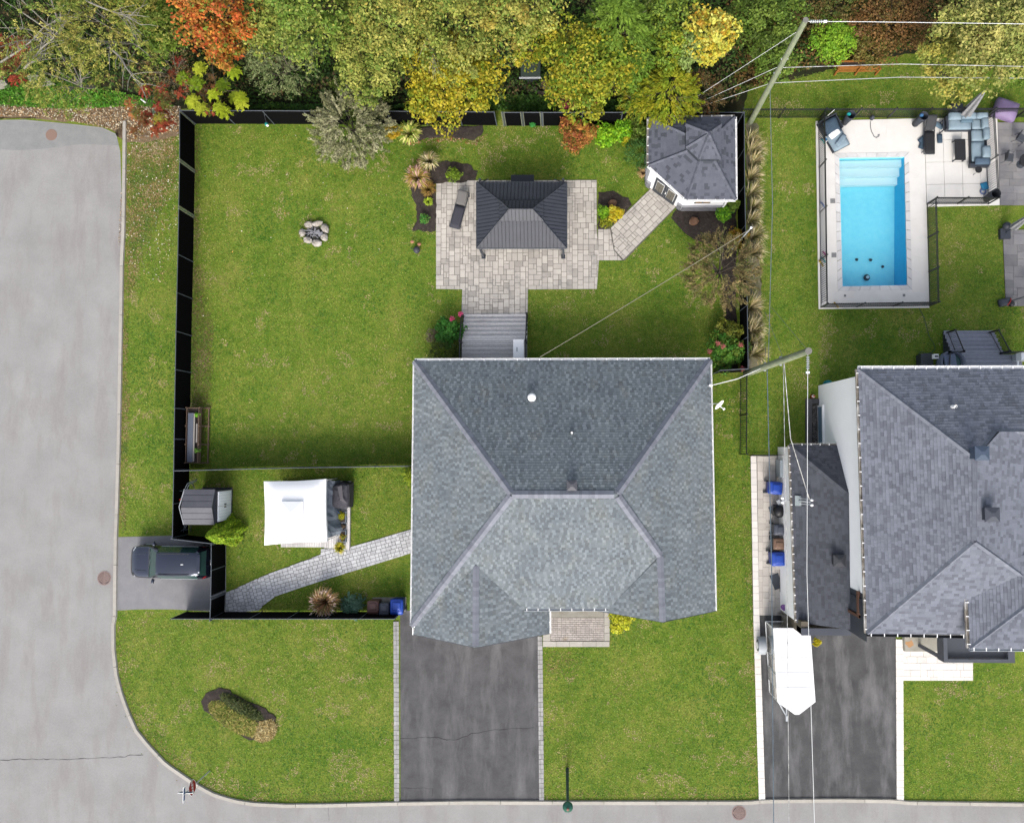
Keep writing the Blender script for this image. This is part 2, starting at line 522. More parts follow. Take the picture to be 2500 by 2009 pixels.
        sv = np.stack([-np.sin(fa), np.cos(fa), np.zeros(n)], 1); sg = rng.choice([-1, 1], n)
        cen = base[k]+fd*(s*L_)[:, None]+sv*(sg*.05*(1.1-s))[:, None]
        tan = sv*sg[:, None]+fd*.7; nor = rng.normal(0, .2, (n, 3))+np.array([0, 0, 1.])
        asp = .32; tc = pal(cols, tw, w, .18); col = tc[k]*.75+pal(cols, n, w, .2)*.25
    return leaves(cen, nor, size, np.clip(col, .003, .5), asp, tan)
LM = leafmat('leaf')
# ================================================================ MATERIALS
M_lawn = mat('lawn', A('#557a24'), A('#98a543'), 3.6, A('#a7a163'), .62, .555, rough=.95, bump=1, bsc=30, spec=.1)
def lawn_nodes(m, seed=0.):
    nt = m.node_tree; N, L = nt.nodes, nt.links
    b = N['Principled BSDF']; pos = N.new('ShaderNodeNewGeometry').outputs['Position']
    def nz(s, d=6, ro=.65):
        n = N.new('ShaderNodeTexNoise'); n.inputs['Scale'].default_value = s; n.inputs['Detail'].default_value = d
        n.inputs['Roughness'].default_value = ro; L.new(pos, n.inputs['Vector']); return n.outputs['Fac']
    def cr(f, st):
        r = N.new('ShaderNodeValToRGB'); e = r.color_ramp.elements
        for i, (p, c) in enumerate(st):
            if i < 2: x = e[i]; x.position = p
            else: x = e.new(p)
            x.color = (*c, 1)
        L.new(f, r.inputs[0]); return r.outputs[0]
    def mixc(f, a, c, op='MIX'):
        k = N.new('ShaderNodeMix'); k.data_type = 'RGBA'; k.blend_type = op
        if hasattr(f, 'links'): L.new(f, k.inputs[0])
        else: k.inputs[0].default_value = f
        L.new(a, k.inputs[6]); L.new(c, k.inputs[7]); return k.outputs[2]
    base = cr(nz(.42, 7), [(.33, A('#5d8626')), (.46, A('#7d9c36')), (.56, A('#94a844')), (.68, A('#b3b35e'))])
    mid = cr(nz(2.6, 8, .75), [(.36, A('#547c24')), (.48, A('#829d3a')), (.58, A('#a3ab50')), (.7, A('#c4b87c'))])
    o = mixc(.52, base, mid)
    fine = cr(nz(17, 3), [(.3, (.45, .5, .38)), (.5, (1.15, 1.13, 1.05)), (.72, (1.85, 1.78, 1.65))])
    o = mixc(.85, o, fine, 'MULTIPLY')
    dry = N.new('ShaderNodeMapRange'); dry.inputs[1].default_value = .615; dry.inputs[2].default_value = .70
    L.new(nz(.95, 8, .7), dry.inputs[0])
    col = N.new('ShaderNodeRGB'); col.outputs[0].default_value = (*A('#b39f70'), 1)
    f2 = N.new('ShaderNodeMath'); f2.operation = 'MULTIPLY'; f2.inputs[1].default_value = .55; L.new(dry.outputs[0], f2.inputs[0])
    o = mixc(f2.outputs[0], o, col.outputs[0])
    L.new(o, b.inputs['Base Color'])
lawn_nodes(M_lawn)
M_dry = mat('dry_grass', A('#d9bb85'), A('#b0a055'), 3.2, A('#8fa044'), 1.4, .55, rough=.95, bump=1, bsc=30, spec=.1)
M_road = mat('old_asphalt', A('#c3c1bf'), A('#d6d4d2'), .45, A('#bfb8b5'), 1.1, .52, rough=.9, grain=.13, bump=.5, bsc=90, spec=.2, str3=(1, .25, 1))
M_patch = mat('asphalt_patch', A('#b2b4b4'), A('#c4c4c2'), 1.5, grain=.12, rough=.9, bump=.5, bsc=90)
M_drive = mat('driveway_asphalt', A('#626163'), A('#7a797b'), 1.1, A('#969596'), 1.3, .5, grain=.17, rough=.85, bump=.4, bsc=90, str3=(1, .22, 1))
M_drive2 = mat('fresh_asphalt', A('#565658'), A('#717172'), .9, A('#9b9a9b'), 1.2, .5, grain=.17, rough=.85, bump=.4, bsc=90, str3=(1, .25, 1))
M_side = mat('side_asphalt', A('#a9a8ac'), A('#bdbcbe'), 1.2, grain=.1, rough=.9, bump=.4, bsc=90)
M_crack = mat('crack', A('#4b4a4c'), rough=1)
M_kerb = mat('kerb_concrete', A('#f0eadf'), A('#e0dace'), 4, rough=.85, bump=.3, bsc=60, tone=True)
M_conc = mat('concrete', A('#d2cec2'), A('#b9b4a6'), 2.2, A('#a79b82'), 1.6, .6, rough=.85, bump=.3, bsc=50, tone=True)
M_white_conc = mat('white_concrete', (.58, .56, .53), (.53, .51, .48), 1.3, rough=.75, bump=.15, bsc=60, tone=True)
M_paver = mat('patio_paver', (.40, .37, .33), (.34, .315, .285), 1.6, (.20, .19, .18), 1.3, .585, rough=.85, bump=.4, bsc=50, tone=True)
M_paver_grey = mat('walk_paver', (.46, .46, .465), (.38, .38, .39), 2.5, rough=.85, bump=.4, bsc=50, tone=True)
M_paver_cream = mat('cream_paver', (.47, .43, .39), (.41, .38, .34), 1.6, rough=.8, bump=.3, bsc=50, tone=True)
M_paver_white = mat('bright_paver', (.60, .57, .53), (.55, .52, .49), 1.6, rough=.8, bump=.2, bsc=50, tone=True)
M_slate = mat('grey_slab', A('#b9b5b2'), A('#9b9aa0'), .9, A('#85868e'), .6, .55, rough=.8, bump=.3, bsc=50, tone=True)
M_joint = mat('joint_sand', A('#9a948c'), A('#88827a'), 8, rough=.95)
M_soil = mat('bark_mulch', A('#5f544d'), A('#3f3733'), 5, A('#82766b'), 9, .57, rough=.98, bump=1, bsc=35)
M_litter = mat('leaf_litter', A('#b59b7c'), A('#8b7459'), 7, A('#d6bf9f'), 14, .56, rough=.95, bump=1, bsc=40)
M_forest = mat('forest_floor', A('#3b3a20'), A('#2c3a16'), 1.5, A('#574a33'), 1.1, .52, rough=.98, bump=1, bsc=20)
M_black = mat('black_slats', (.0025, .0025, .003), (.004, .004, .0045), 9, rough=.8, spec=.03)
M_blackmetal = mat('black_metal', (.012, .013, .015), rough=.45, spec=.4)
M_rail = mat('fence_rail', (.06, .07, .085), rough=.5, spec=.4)
M_postg = mat('gate_post', (.16, .17, .13), rough=.6)
M_shm = mat('blue_grey_shingle', A('#b0babf'), A('#98a2aa'), .7, A('#a8aca6'), 1.3, .56, rough=.9, bump=.5, bsc=90, tone=True, spec=.15, str3=(1, .6, 1))
M_shn = mat('slate_shingle', A('#a5aab8'), A('#989dab'), .8, rough=.9, bump=.5, bsc=90, tone=True, spec=.15)
M_shd = mat('charcoal_shingle', A('#777a84'), A('#6c6f79'), .8, rough=.9, bump=.5, bsc=90, tone=True, spec=.15)
M_shp = mat('pavilion_shingle', A('#8a8e9b'), A('#7d818e'), .9, rough=.9, bump=.5, bsc=90, tone=True, spec=.15)
M_cap = mat('ridge_shingle', A('#b2b6c2'), A('#a5a9b6'), 2, rough=.9, bump=.4, bsc=80, tone=True, spec=.15)
M_under = mat('roof_deck', (.05, .055, .06), rough=.95)
M_whitemetal = mat('white_aluminium', (.75, .75, .75), rough=.45, spec=.4)
M_greymetal = mat('grey_aluminium', (.33, .35, .37), rough=.4, spec=.5)
M_dirtygutter = mat('grimy_gutter', (.30, .27, .23), (.10, .09, .08), 3, (.6, .6, .6), 1.2, .5, rough=.8)
M_stucco = mat('white_stucco', (.84, .84, .85), (.80, .80, .81), 1.2, rough=.9, bump=.1, bsc=40, tone=True)
M_brick = mat('pale_stone', (.45, .43, .41), (.36, .34, .32), 5, rough=.9, bump=.5, bsc=20)
M_glass = mat('dark_glass', (.02, .025, .03), rough=.05, spec=.8)
M_trim = mat('dark_trim', (.035, .04, .05), rough=.5)
M_plastic_w = mat('white_plastic', (.78, .78, .78), rough=.5)
M_wood_g = mat('weathered_wood', (.56, .54, .53), (.44, .42, .41), 9, (.32, .30, .29), 3, .58, rough=.9, bump=.4, bsc=60, tone=True, str3=(.15, 1, 1))
M_wood_b = mat('brown_wood', A('#a58b78'), A('#846b5a'), 9, rough=.9, bump=.3, bsc=60, tone=True)
M_wood_o = mat('orange_cedar', A('#cf8a3e'), A('#b87430'), 7, rough=.75, bump=.2, bsc=60, tone=True)
M_composite = mat('grey_composite', A('#cdd1e0'), A('#bcc0d0'), 5, rough=.8, tone=True)
# ================================================================ GROUND, POOL BASIN
pool_px = [(2048, 387), (2207, 384), (2214, 697), (2056, 700)]
PL = G(pool_px)                                      # NW NE SE SW
mb = MB()
big = [Vector((-260, 260, 0)), Vector((260, 260, 0)), Vector((260, -260, 0)), Vector((-260, -260, 0))]
mb.add(big+PL, [(i, (i+1) % 4, 4+(i+1) % 4, 4+i)[::-1] for i in range(4)])
struct('lawn', mb, M_lawn)
# ---- roads
kerb_px = [(303, 297), (302, 400), (300, 560), (296, 640), (294, 780), (291, 950), (288, 1100), (284, 1240), (281, 1320), (280, 1400), (279, 1502), (275, 1521), (275, 1580), (282, 1645), (294, 1693), (312, 1742), (331, 1784), (360, 1820), (403, 1866), (435, 1888), (464, 1908), (493, 1926), (526, 1943), (575, 1957), (617, 1964), (700, 1968), (800, 1967), (960, 1963), (1150, 1960), (1400, 1961), (1687, 1961), (1826, 1961), (1865, 1957), (2050, 1955), (2190, 1957), (2203, 1961), (2350, 1963), (2620, 1967)]
K = G(kerb_px)
KR = [Vector((p.x-(.12 if i < 22 else 0), p.y, 0)) for i, p in enumerate(K)]
mb = MB()
west = G([(-900, 292), (-30, 294), (60, 293), (170, 303), (250, 312), (284, 328), (294, 372)])
road = [p for p in west]+[k for k in K[1:12]]
yb = K[11].y
# the street running north: quads from kerb to far west
ptsL = [west[-1]]+K[2:12]
def sheet(poly, z): return MB().prism([(p.x, p.y) for p in poly], z-.004, z)
rp = west+K[2:]+[Vector((K[-1].x+30, K[-1].y, 0)), Vector((K[-1].x+30, -45, 0)), Vector((-75, -45, 0)), Vector((-75, west[0].y, 0))]
struct('road', MB().add([Vector((p.x, p.y, .010)) for p in rp], [list(range(len(rp)))[::-1]]), M_road)
pt = G([(-60, 297), (60, 297), (170, 306), (248, 315), (282, 331), (290, 356), (200, 352), (110, 364), (40, 368), (-60, 360)])
struct('road_patch', sheet(pt, .016), M_patch)
def crackline(px, w, name, z):
    rd = random.Random(4); mb = MB(); pts = []
    for i in range(len(px)-1):
        a, b = px[i], px[i+1]; n = max(2, int(math.hypot(b[0]-a[0], b[1]-a[1])/9))
        for k in range(n): pts.append((a[0]+(b[0]-a[0])*k/n+rd.uniform(-1.2, 1.2), a[1]+(b[1]-a[1])*k/n+rd.uniform(-1.5, 1.5)))
    g = G(pts)
    vs = []
    for i, p in enumerate(g):
        d = (g[min(i+1, len(g)-1)]-g[max(i-1, 0)]).normalized(); s = Vector((-d.y, d.x, 0))*w*rd.uniform(.3, 1)
        vs += [Vector((p.x+s.x, p.y+s.y, z)), Vector((p.x-s.x, p.y-s.y, z))]
    mb.add(vs, [(2*i, 2*i+2, 2*i+3, 2*i+1) for i in range(len(g)-1)])
    return struct(name, mb, M_crack)
crackline([(-10, 1856), (60, 1852), (160, 1853), (260, 1849), (305, 1847), (318, 1842), (360, 1840)], .022, 'road_crack', .0145)
crackline([(802, 1966), (803, 2012)], .014, 'road_crack', .0145)
crackline([(978, 1803), (1010, 1801), (1060, 1798), (1100, 1806), (1120, 1804), (1150, 1790), (1200, 1782), (1250, 1778), (1316, 1776)], .022, 'driveway_crack', .0185)
crackline([(980, 1923), (1056, 1923), (1055, 1952)], .012, 'driveway_crack', .0185)
# ---- driveways
struct('side_driveway', sheet(G([(284, 1311), (423, 1307), (552, 1312), (552, 1494), (420, 1487), (340, 1487), (280, 1490)]), .012), M_side)
struct('main_driveway', sheet(G([(977, 1490), (1312, 1490), (1318, 1957), (978, 1960)]), .014), M_drive)
struct('neighbour_driveway', sheet(G([(1850, 1500), (2186, 1500), (2192, 1953), (1864, 1953)]), .014), M_drive2)
# ---- kerb stones
kerb = sempty('kerb')
def kerbrun(pts):
    d = [0]
    for i in range(1, len(pts)): d.append(d[-1]+(pts[i]-pts[i-1]).length)
    def at(s):
        s = min(max(s, 0), d[-1]-1e-4); i = max(k for k in range(len(d)) if d[k] <= s); i = min(i, len(pts)-2)
        f = (s-d[i])/(d[i+1]-d[i]); p = pts[i].lerp(pts[i+1], f); t = (pts[i+1]-pts[i]).normalized()
        return p, Vector((-t.y, t.x, 0))
    s = 0
    while s < d[-1]:
        L_ = 3.0; mb = MB(); n = 6; vs = []
        for k in range(n+1):
            p, nn = at(s+.012+(L_-.024)*k/n)
            for o, z in ((0, 0), (.03, .10), (.22, .115), (.25, 0)): vs.append((p.x+nn.x*(o-.06), p.y+nn.y*(o-.06), z))
        fs = []
        for k in range(n):
            for j in range(3): fs.append((k*4+j, k*4+j+1, k*4+j+5, k*4+j+4))
        fs += [(3, 2, 1, 0), tuple(n*4+j for j in range(4))]
        part(kerb, 'kerb_stone', mb.add(vs, fs, random.uniform(.92, 1.06)), M_kerb)
        s += L_
kerbrun(K)
# ---- verge dry strip along the kerb, litter at the road's end, mulch beds
def bed(name, px, m, z=.02, rough=.12, kind='structure', dome=.05):
    g = G(px); rd = random.Random(len(px)); pts = []
    for i in range(len(g)):
        a, b = g[i], g[(i+1) % len(g)]; n = max(1, int((b-a).length/.25))
        for k in range(n):
            p = a.lerp(b, k/n); pts.append(Vector((p.x+rd.uniform(-rough, rough)*.6, p.y+rd.uniform(-rough, rough)*.6, z)))
    c = sum(pts, Vector())/len(pts); n = len(pts)
    inn = [p.lerp(c, .25)+Vector((0, 0, dome)) for p in pts]
    mb = MB().add([Vector((p.x, p.y, .002)) for p in pts]+pts+inn,
                  [(i, (i+1) % n, n+(i+1) % n, n+i) for i in range(n)]+[(n+i, n+(i+1) % n, 2*n+(i+1) % n, 2*n+i) for i in range(n)]+[list(range(2*n, 3*n))])
    return struct(name, mb, m)
bed('leaf_litter', [(-60, 262), (60, 255), (180, 262), (300, 248), (440, 262), (438, 330), (380, 345), (312, 350), (308, 300), (296, 330), (284, 322), (250, 306), (170, 298), (60, 289), (-60, 290)], M_litter, .02, dome=.0)
bed('forest_floor', [(-300, -400), (2700, -400), (2700, 60), (2100, 150), (1960, 190), (1826, 215), (1815, 272), (440, 268), (300, 235), (0, 225), (-300, 225)], M_forest, .008, dome=0)
bed('mulch_bed', [(1065, 488), (1062, 443), (1162, 441), (1166, 420), (1140, 400), (1090, 392), (1060, 397), (1030, 388), (1008, 412), (1006, 440), (1003, 480), (1016, 500), (1020, 540), (1006, 560), (1012, 563), (1064, 566)], M_soil)
bed('mulch_bed', [(1461, 468), (1500, 466), (1535, 485), (1545, 500), (1510, 535), (1487, 559), (1461, 558)], M_soil)
bed('mulch_bed', [(1652, 512), (1680, 508), (1797, 500), (1800, 900), (1745, 900), (1750, 860), (1775, 800), (1765, 690), (1760, 600), (1720, 570), (1672, 555), (1640, 532)], M_soil)
bed('mulch_bed', [(990, 310), (1180, 309), (1180, 322), (1160, 345), (1130, 340), (1085, 334), (1030, 340), (985, 352)], M_soil)
bed('island_bed', [(493, 1712), (505, 1690), (535, 1676), (560, 1684), (600, 1712), (650, 1728), (672, 1752), (670, 1775), (640, 1800), (612, 1806), (590, 1792), (540, 1765), (500, 1735)], M_soil, .05)
bed('bed', [(1822, 300), (1850, 300), (1862, 900), (1826, 905)], mat('sandy_bed', A('#aca18c'), A('#8f9062'), 4, rough=.97, bump=1, bsc=30), .008, dome=0)
# ================================================================ PAVING
patio = sempty('patio')
pg = G([(1065, 442), (1457, 441), (1457, 560), (1462, 636), (1457, 706), (1289, 707), (1288, 768), (1127, 768), (1129, 707), (1065, 706)])
struct('patio_base', MB().prism([(p.x, p.y) for p in pg], -.02, .035), M_joint)
ASH = [(3, 2, 3), (2, 3, 3), (2, 2, 4), (1, 2, 1), (2, 1, 1)]
pave(patio, [(p.x, p.y) for p in pg], 0, .165, ASH, M_paver, z0=.03, h=.03, gap=.022, tf=lambda r: r.choice([.78, .86, .95, 1, 1, 1.05, 1.1, 1.12]), seed=11)
gp = sempty('garden_path')
gg = G([(1459, 560), (1487, 560), (1599, 450), (1657, 500), (1525, 636), (1459, 636)])
struct('garden_path_base', MB().prism([(p.x, p.y) for p in gg], -.02, .033), M_joint)
pave(gp, [(p.x, p.y) for p in G([(1492, 556), (1599, 452), (1655, 500), (1522, 634), (1500, 610)])], R(45), .165, ASH, M_paver, z0=.03, h=.03, gap=.022, tf=lambda r: r.uniform(.9, 1.12), seed=12)
pave(gp, [(p.x, p.y) for p in G([(1460, 560), (1489, 560), (1498, 611), (1518, 636), (1460, 636)])], 0, .165, ASH, M_paver, z0=.03, h=.03, gap=.0222, limit=60, tf=lambda r: r.uniform(.9, 1.12), seed=13)
fw = sempty('front_walkway')
wp = G([(1010, 1290), (916, 1318), (852, 1336), (784, 1340), (784, 1353), (720, 1377), (649, 1403), (553, 1446), (551, 1496), (632, 1490), (645, 1476), (673, 1455), (740, 1432), (812, 1409), (1010, 1348)])
struct('front_walkway_base', MB().add([Vector((p.x, p.y, .03)) for p in wp], [list(range(len(wp)))]), M_joint)
pave(fw, [(p.x, p.y) for p in wp], R(15.5), .105, [(3, 2, 3), (2, 2, 2)], M_paver_grey, z0=.02, h=.035, gap=.02, tf=lambda r: r.uniform(.84, 1.16), seed=14)
# borders of the main driveway
db = sempty('driveway_border')
M_bord = mat('border_paver', (.29, .285, .28), (.22, .215, .21), 2.5, rough=.9, bump=.4, bsc=50, tone=True)
for a, b, w in (((964, 1516), (966, 1957), .165), ((971, 1516), (972, 1957), .165), ((1315, 1552), (1319, 1957), .13), ((1321, 1552), (1325, 1957), .17)):
    p, q = P(*a), P(*b); L_ = (q-p).length; n = int(L_/.27); d = (q-p)/n
    pl = []
    for k in range(n):
        c = p+d*(k+.5); t = random.uniform(.88, 1.15); sx = w-.015; sy = d.length-.02
        m2 = MB().box((c.x+random.uniform(-.006, .006), c.y, .035), (sx, sy, .05), math.atan2(d.y, d.x)+R(90), t)
        pl.append((m2.v, m2.f, t, 1))
    pieces(db, 'paver', pl, M_bord, 75)
# entrance pad of the house
ep = sempty('entrance_pad')
e0 = G([(1326, 1487), (1488, 1487), (1488, 1577), (1326, 1577)])
struct('entrance_base', MB().prism([(p.x, p.y) for p in e0], -.02, .09), M_joint)
for px in (((1345, 1487), (1474, 1487), (1474, 1505), (1345, 1505)),): part(ep, 'slab', MB().prism([(p.x, p.y) for p in G(px)], .08, .20), M_conc)
for k in range(4):
    y0, y1 = 1487+k*19, 1487+(k+1)*19-.6
    part(ep, 'border_slab', MB().prism([(p.x, p.y) for p in G([(1475, y0), (1488, y0), (1488, y1), (1475, y1)])], .08, .15, random.uniform(.95, 1.1)), M_kerb)
for k in range(5):
    x0, x1 = 1326+k*32.4, 1326+(k+1)*32.4-.6
    part(ep, 'border_slab', MB().prism([(p.x, p.y) for p in G([(x0, 1564), (x1, 1564), (x1, 1577), (x0, 1577)])], .08, .15, random.uniform(.95, 1.1)), M_kerb)
part(ep, 'border_slab', MB().prism([(p.x, p.y) for p in G([(1326, 1545), (1344, 1545), (1344, 1563), (1326, 1563)])], .08, .15), M_kerb)
pave(ep, [(p.x, p.y) for p in G([(1340, 1506), (1474, 1506), (1474, 1562), (1345, 1562)])], 0, .125, [(2, 1, 3), (1, 1, 1)], mat('cobble', A('#f2e8e0'), A('#ded4cc'), 2, A('#c9ae88'), 1.2, .62, rough=.9, bump=.4, bsc=40, tone=True), z0=.09, h=.04, seed=15)
# neighbour's side walk and strips
nw = sempty('neighbour_walk')
g = G([(1832, 1112), (1925, 1112), (1928, 1502), (1838, 1502)])
struct('neighbour_walk_base', MB().prism([(p.x, p.y) for p in g], -.02, .033), M_joint)
pave(nw, [(p.x, p.y) for p in G([(1848, 1113), (1924, 1113), (1926, 1501), (1853, 1501)])], R(-1), .18, [(2, 3, 2), (2, 2, 2), (3, 2, 1)], M_paver_cream, z0=.03, h=.03, seed=16)
ns = sempty('edging_strip')
for (a, b, w) in (((1839, 1113), (1846, 1501), .33), ((1846, 1501), (1860, 1953), .36), ((2195, 1560), (2197, 1957), .40)):
    p, q = P(*a), P(*b); n = int((q-p).length/.42); d = (q-p)/n
    for k in range(n):
        c = p+d*(k+.5)
        part(ns, 'paver', MB().box((c.x, c.y, .04), (w, d.length-.015, .06), math.atan2(d.y, d.x)+R(90), random.uniform(.94, 1.05)), M_paver_white)
nf = sempty('neighbour_front_walk')
g = G([(2204, 1545), (2374, 1545), (2374, 1660), (2204, 1660)])
struct('neighbour_front_base', MB().prism([(p.x, p.y) for p in g], -.02, .033), mat('pale_joint', (.5, .48, .44), rough=.9))
pave(nf, [(p.x, p.y) for p in g], 0, .19, [(3, 2, 3), (2, 2, 2), (4, 2, 1)], M_paver_white, z0=.03, h=.03, seed=17, gap=.016)
# ================================================================ FENCES
def slat_fence(px, h, label, sp=2.35, gaps=(), gw=.12, cat='fence', name='privacy_fence', joint='rail', post=M_rail, gap_m=None):
    g = G(px)
    t = thing(name, label, cat, tuple(g[0]))
    rails = MB()
    for i in range(len(g)-1):
        a, b = g[i], g[i+1]; L_ = (b-a).length; n = max(1, round(L_/sp)); d = (b-a)/n; u = d.normalized(); rz = math.atan2(d.y, d.x)
        for k in range(n+1):
            c = a+d*k
            if k == n and i < len(g)-2: continue
            part(t, 'post', MB().tube((c.x, c.y, 0), (c.x, c.y, h+.05), .035, n=8), post)
            if (i, k) in gaps:
                for s in (-1, 1):
                    c2 = c+u*s*gw*.8
                    part(t, 'post', MB().tube((c2.x, c2.y, 0), (c2.x, c2.y, h+.05), .028, n=6), gap_m or M_postg)
        for k in range(n):
            o0 = gw if (i, k) in gaps else .03
            o1 = gw if (i, k+1) in gaps else .03
            c0, c1 = a+d*k+u*o0, a+d*(k+1)-u*o1; c = (c0+c1)/2
            part(t, 'panel', MB().box((c.x, c.y, h/2+.03), ((c1-c0).length, .035, h-.06), rz), M_black)
            part(t, 'rail', MB().tube((c0.x, c0.y, h+.015), (c1.x, c1.y, h+.015), .024, n=8), M_rail)
    return t
slat_fence([(476, 303), (476, 420), (472, 640), (468, 820), (465, 1000), (463, 1145), (460, 1303)], 1.8, 'long black slatted fence between the side street verge and the back yard', gaps=((0, 0), (0, 1), (1, 0), (1, 1)), gw=.12)
slat_fence([(478, 303), (960, 305), (1213, 307)], 1.8, 'black slatted back fence below the trees, reaching from the left corner to the gate', gw=.1)
slat_fence([(1233, 308), (1278, 308), (1324, 308)], 1.8, 'black double garden gate in the back fence with thin gaps between its frames', sp=1.1, gaps=((0, 0), (0, 1), (1, 0), (1, 1)), gw=.1, cat='gate', name='fence_gate')
slat_fence([(1326, 308), (1797, 308)], 1.8, 'black slatted fence section between the gate and the shingled garden pavilion', gw=.1)
slat_fence([(1799, 308), (1800, 480), (1806, 760), (1808, 908), (1742, 912)], 1.8, 'black slatted fence along the right side of the back yard, returning to the house corner')
slat_fence([(463, 1147), (740, 1140), (1010, 1136)], 1.8, 'black slatted fence seen edge-on across the lawn between shed and back yard')
slat_fence([(458, 1306), (552, 1317)], 1.8, 'short black fence behind the shed at the top of the side driveway', sp=2.2)
slat_fence([(551, 1320), (551, 1380), (550, 1440)], 1.8, 'black fence panel pair right behind the parked car', sp=1.5)
slat_fence([(550, 1447), (548, 1496)], 1.8, 'black slatted gate leaf closing the paver walkway beside the side driveway', sp=1.2, cat='gate', name='fence_gate', gaps=((0, 0), (0, 1)), gw=.06, gap_m=M_rail)
slat_fence([(457, 1493), (640, 1493), (820, 1493), (980, 1493)], 1.8, 'long black slatted fence above the front corner lawn, starting with a pointed end')
def picket_fence(px, h, label, name='picket_fence', sp=.13, post_sp=2.3, group=None):
    g = G(px); t = thing(name, label, 'fence', tuple(g[0]))
    pm = MB().bb(-.015, .015, -.015, .015, .06, h).bb(-.016, .016, -.016, .016, h, h+.02)
    me = mesh('picket', pm, M_blackmetal); cnt = 0
    extra = MB()
    for i in range(len(g)-1):
        a, b = g[i], g[i+1]; d = b-a; L_ = d.length; u = d.normalized(); rz = math.atan2(d.y, d.x); c = (a+b)/2
        for z in (.12, h-.16, h-.04):
            part(t, 'rail', MB().box((c.x, c.y, z), (L_, .03, .035), rz), M_blackmetal)
        n = max(1, round(L_/post_sp))
        for k in range(n+1):
            if k == n and i < len(g)-2: continue
            p = a+d*(k/n)
            part(t, 'post', MB().box((p.x, p.y, h/2+.03), (.06, .06, h+.06), rz).box((p.x, p.y, h+.075), (.08, .08, .03), rz), M_blackmetal)
        m_ = int(L_/sp)
        for k in range(1, m_):
            p = a+u*(k*sp)
            if cnt < 300:
                o = bpy.data.objects.new('picket', me); COL.objects.link(o); o.parent = t; o.location = p-Vector(t.location); o.rotation_euler = (0, 0, rz); cnt += 1
            else: extra.box((p.x, p.y, h/2+.04), (.018, .018, h), rz)
    if extra.v: part(t, 'pickets', extra, M_blackmetal, stuff=True)
    return t
picket_fence([(1802, 289), (2000, 289), (2250, 288), (2402, 288), (2560, 287)], 1.25, 'black open picket fence between the rear lawn strip and the pool terrace')
picket_fence([(1997, 300), (2000, 520), (2003, 751), (2268, 747), (2262, 500)], 1.22, 'black picket fence enclosing the left, lower and right sides of the pool deck')
picket_fence([(2262, 499), (2411, 499), (2406, 400), (2400, 295)], 1.22, 'black picket fence with a step, around the lounge corner of the pool deck')
picket_fence([(1807, 920), (1806, 1108)], 1.7, 'low black picket gate fence standing on the grass between the two houses', sp=.13)
picket_fence([(1826, 1110), (1926, 1110)], 1.2, 'black picket fence seen edge-on at the top end of the neighbour side walk', sp=.13)
# ================================================================ MAIN HOUSE
he, hr = 3.0, 6.5
NW, NE = P(1012, 881, he), P(1734, 879, he)
RL, RR = P(1250, 1207, hr), P(1505, 1207, hr)
SW = P(1005, 1527, he)
SEp = P(1746, 1491, he)
Npl, Spl, Wpl, Epl = plane(NW, NE, RL), plane(RL, RR, SW), plane(NW, SW, RL), plane(NE, SEp, RR)
Gp = PP(1612, 1357, Epl)
M1, M2 = PP(1278, 1485, Spl), PP(1487, 1485, Spl)
Ge = P(1618, 1518, Gp.z)
Aa = PP(1162, 1380, Spl); Ae = P(1161, 1580, Aa.z)
V1 = PP(1014, 1528, Spl)
LWp, LEp, GLp = plane(Aa, Ae, V1), plane(Aa, Ae, M1), plane(Gp, Ge, M2)
house = thing('bungalow', 'single-storey house with large blue-grey hipped shingle roof and two small front gables', 'house', (0, -6, 0))
house.location = (0, 0, 0); OFF[house.name] = Vector((0, 0, 0))
def tri_w(rd, i, j): return (.21 if i % 2 else .15)*rd.uniform(.6, 1.5)
def tri_t(rd, i, j):
    b = .80 if (i % 2) else 1.08
    return b*rd.uniform(.84, 1.16)
slopes = {
 'N': [NW, NE, RR, RL], 'W': [NW, RL, SW], 'E': [NE, RR, Gp, Ge, SEp],
 'S': [RL, RR, Gp, M2, M1, Aa, V1, SW]}
roof_pl = [[NW, NE, RR, RL], [SW, NW, RL], [NE, SEp, Ge, Gp, RR],
           [SW, V1, Aa, RL], [Aa, M1, M2, Gp, RR, RL],
           [Aa, V1, PP(1009, 1548, LWp), Ae], [Aa, Ae, PP(1341, 1546, LEp), PP(1341, 1487, LEp), M1],
           [Gp, M2, PP(1489, 1498, GLp), PP(1456, 1490, GLp), Ge]]
roof_pl[7] = [Gp, M2, PP(1457, 1490, GLp), Ge]
rpl = [Npl, Wpl, Epl, Spl, Spl, LWp, LEp, GLp]
for k, pl in enumerate(roof_pl):
    o_, n_ = rpl[k]
    pl = [Vector((p.x, p.y, o_.z-(n_.x*(p.x-o_.x)+n_.y*(p.y-o_.y))/n_.z)) for p in pl]
    b = MB(); slab(b, pl, .10)
    rp_ = part(house, 'roof', b, M_under)
    sh = shingles(pl, .150, tri_w, tri_t, seed=20+k, lift=.02)
    b = MB()
    for vs, fs, t, a in sh: b.add(vs, fs, t)
    s_ = bpy.data.objects.new('shingles', mesh('shingles', b, M_shm)); COL.objects.link(s_); s_.parent = rp_; s_['kind'] = 'stuff'
for pq, w_ in (((NW, RL), .3), ((NE, RR), .3), ((SW, RL), .3), ((Gp, RR), .3), ((RL, RR), .3), ((Aa, Ae), .26), ((Gp, Ge), .26)):
    part(house, 'ridge_cap', caps(pq, w_*1.3), M_cap, stuff=True)
gutter(house, NW, NE, M_whitemetal, M_whitemetal, (0, 1, 0))
gutter(house, SW, NW, M_whitemetal, M_whitemetal, (-1, 0, 0), .07)
gutter(house, NE, SEp, M_whitemetal, M_whitemetal, (1, 0, 0), .07)
gutter(house, M1, M2, M_greymetal, M_whitemetal, (0, -1, 0), .12)
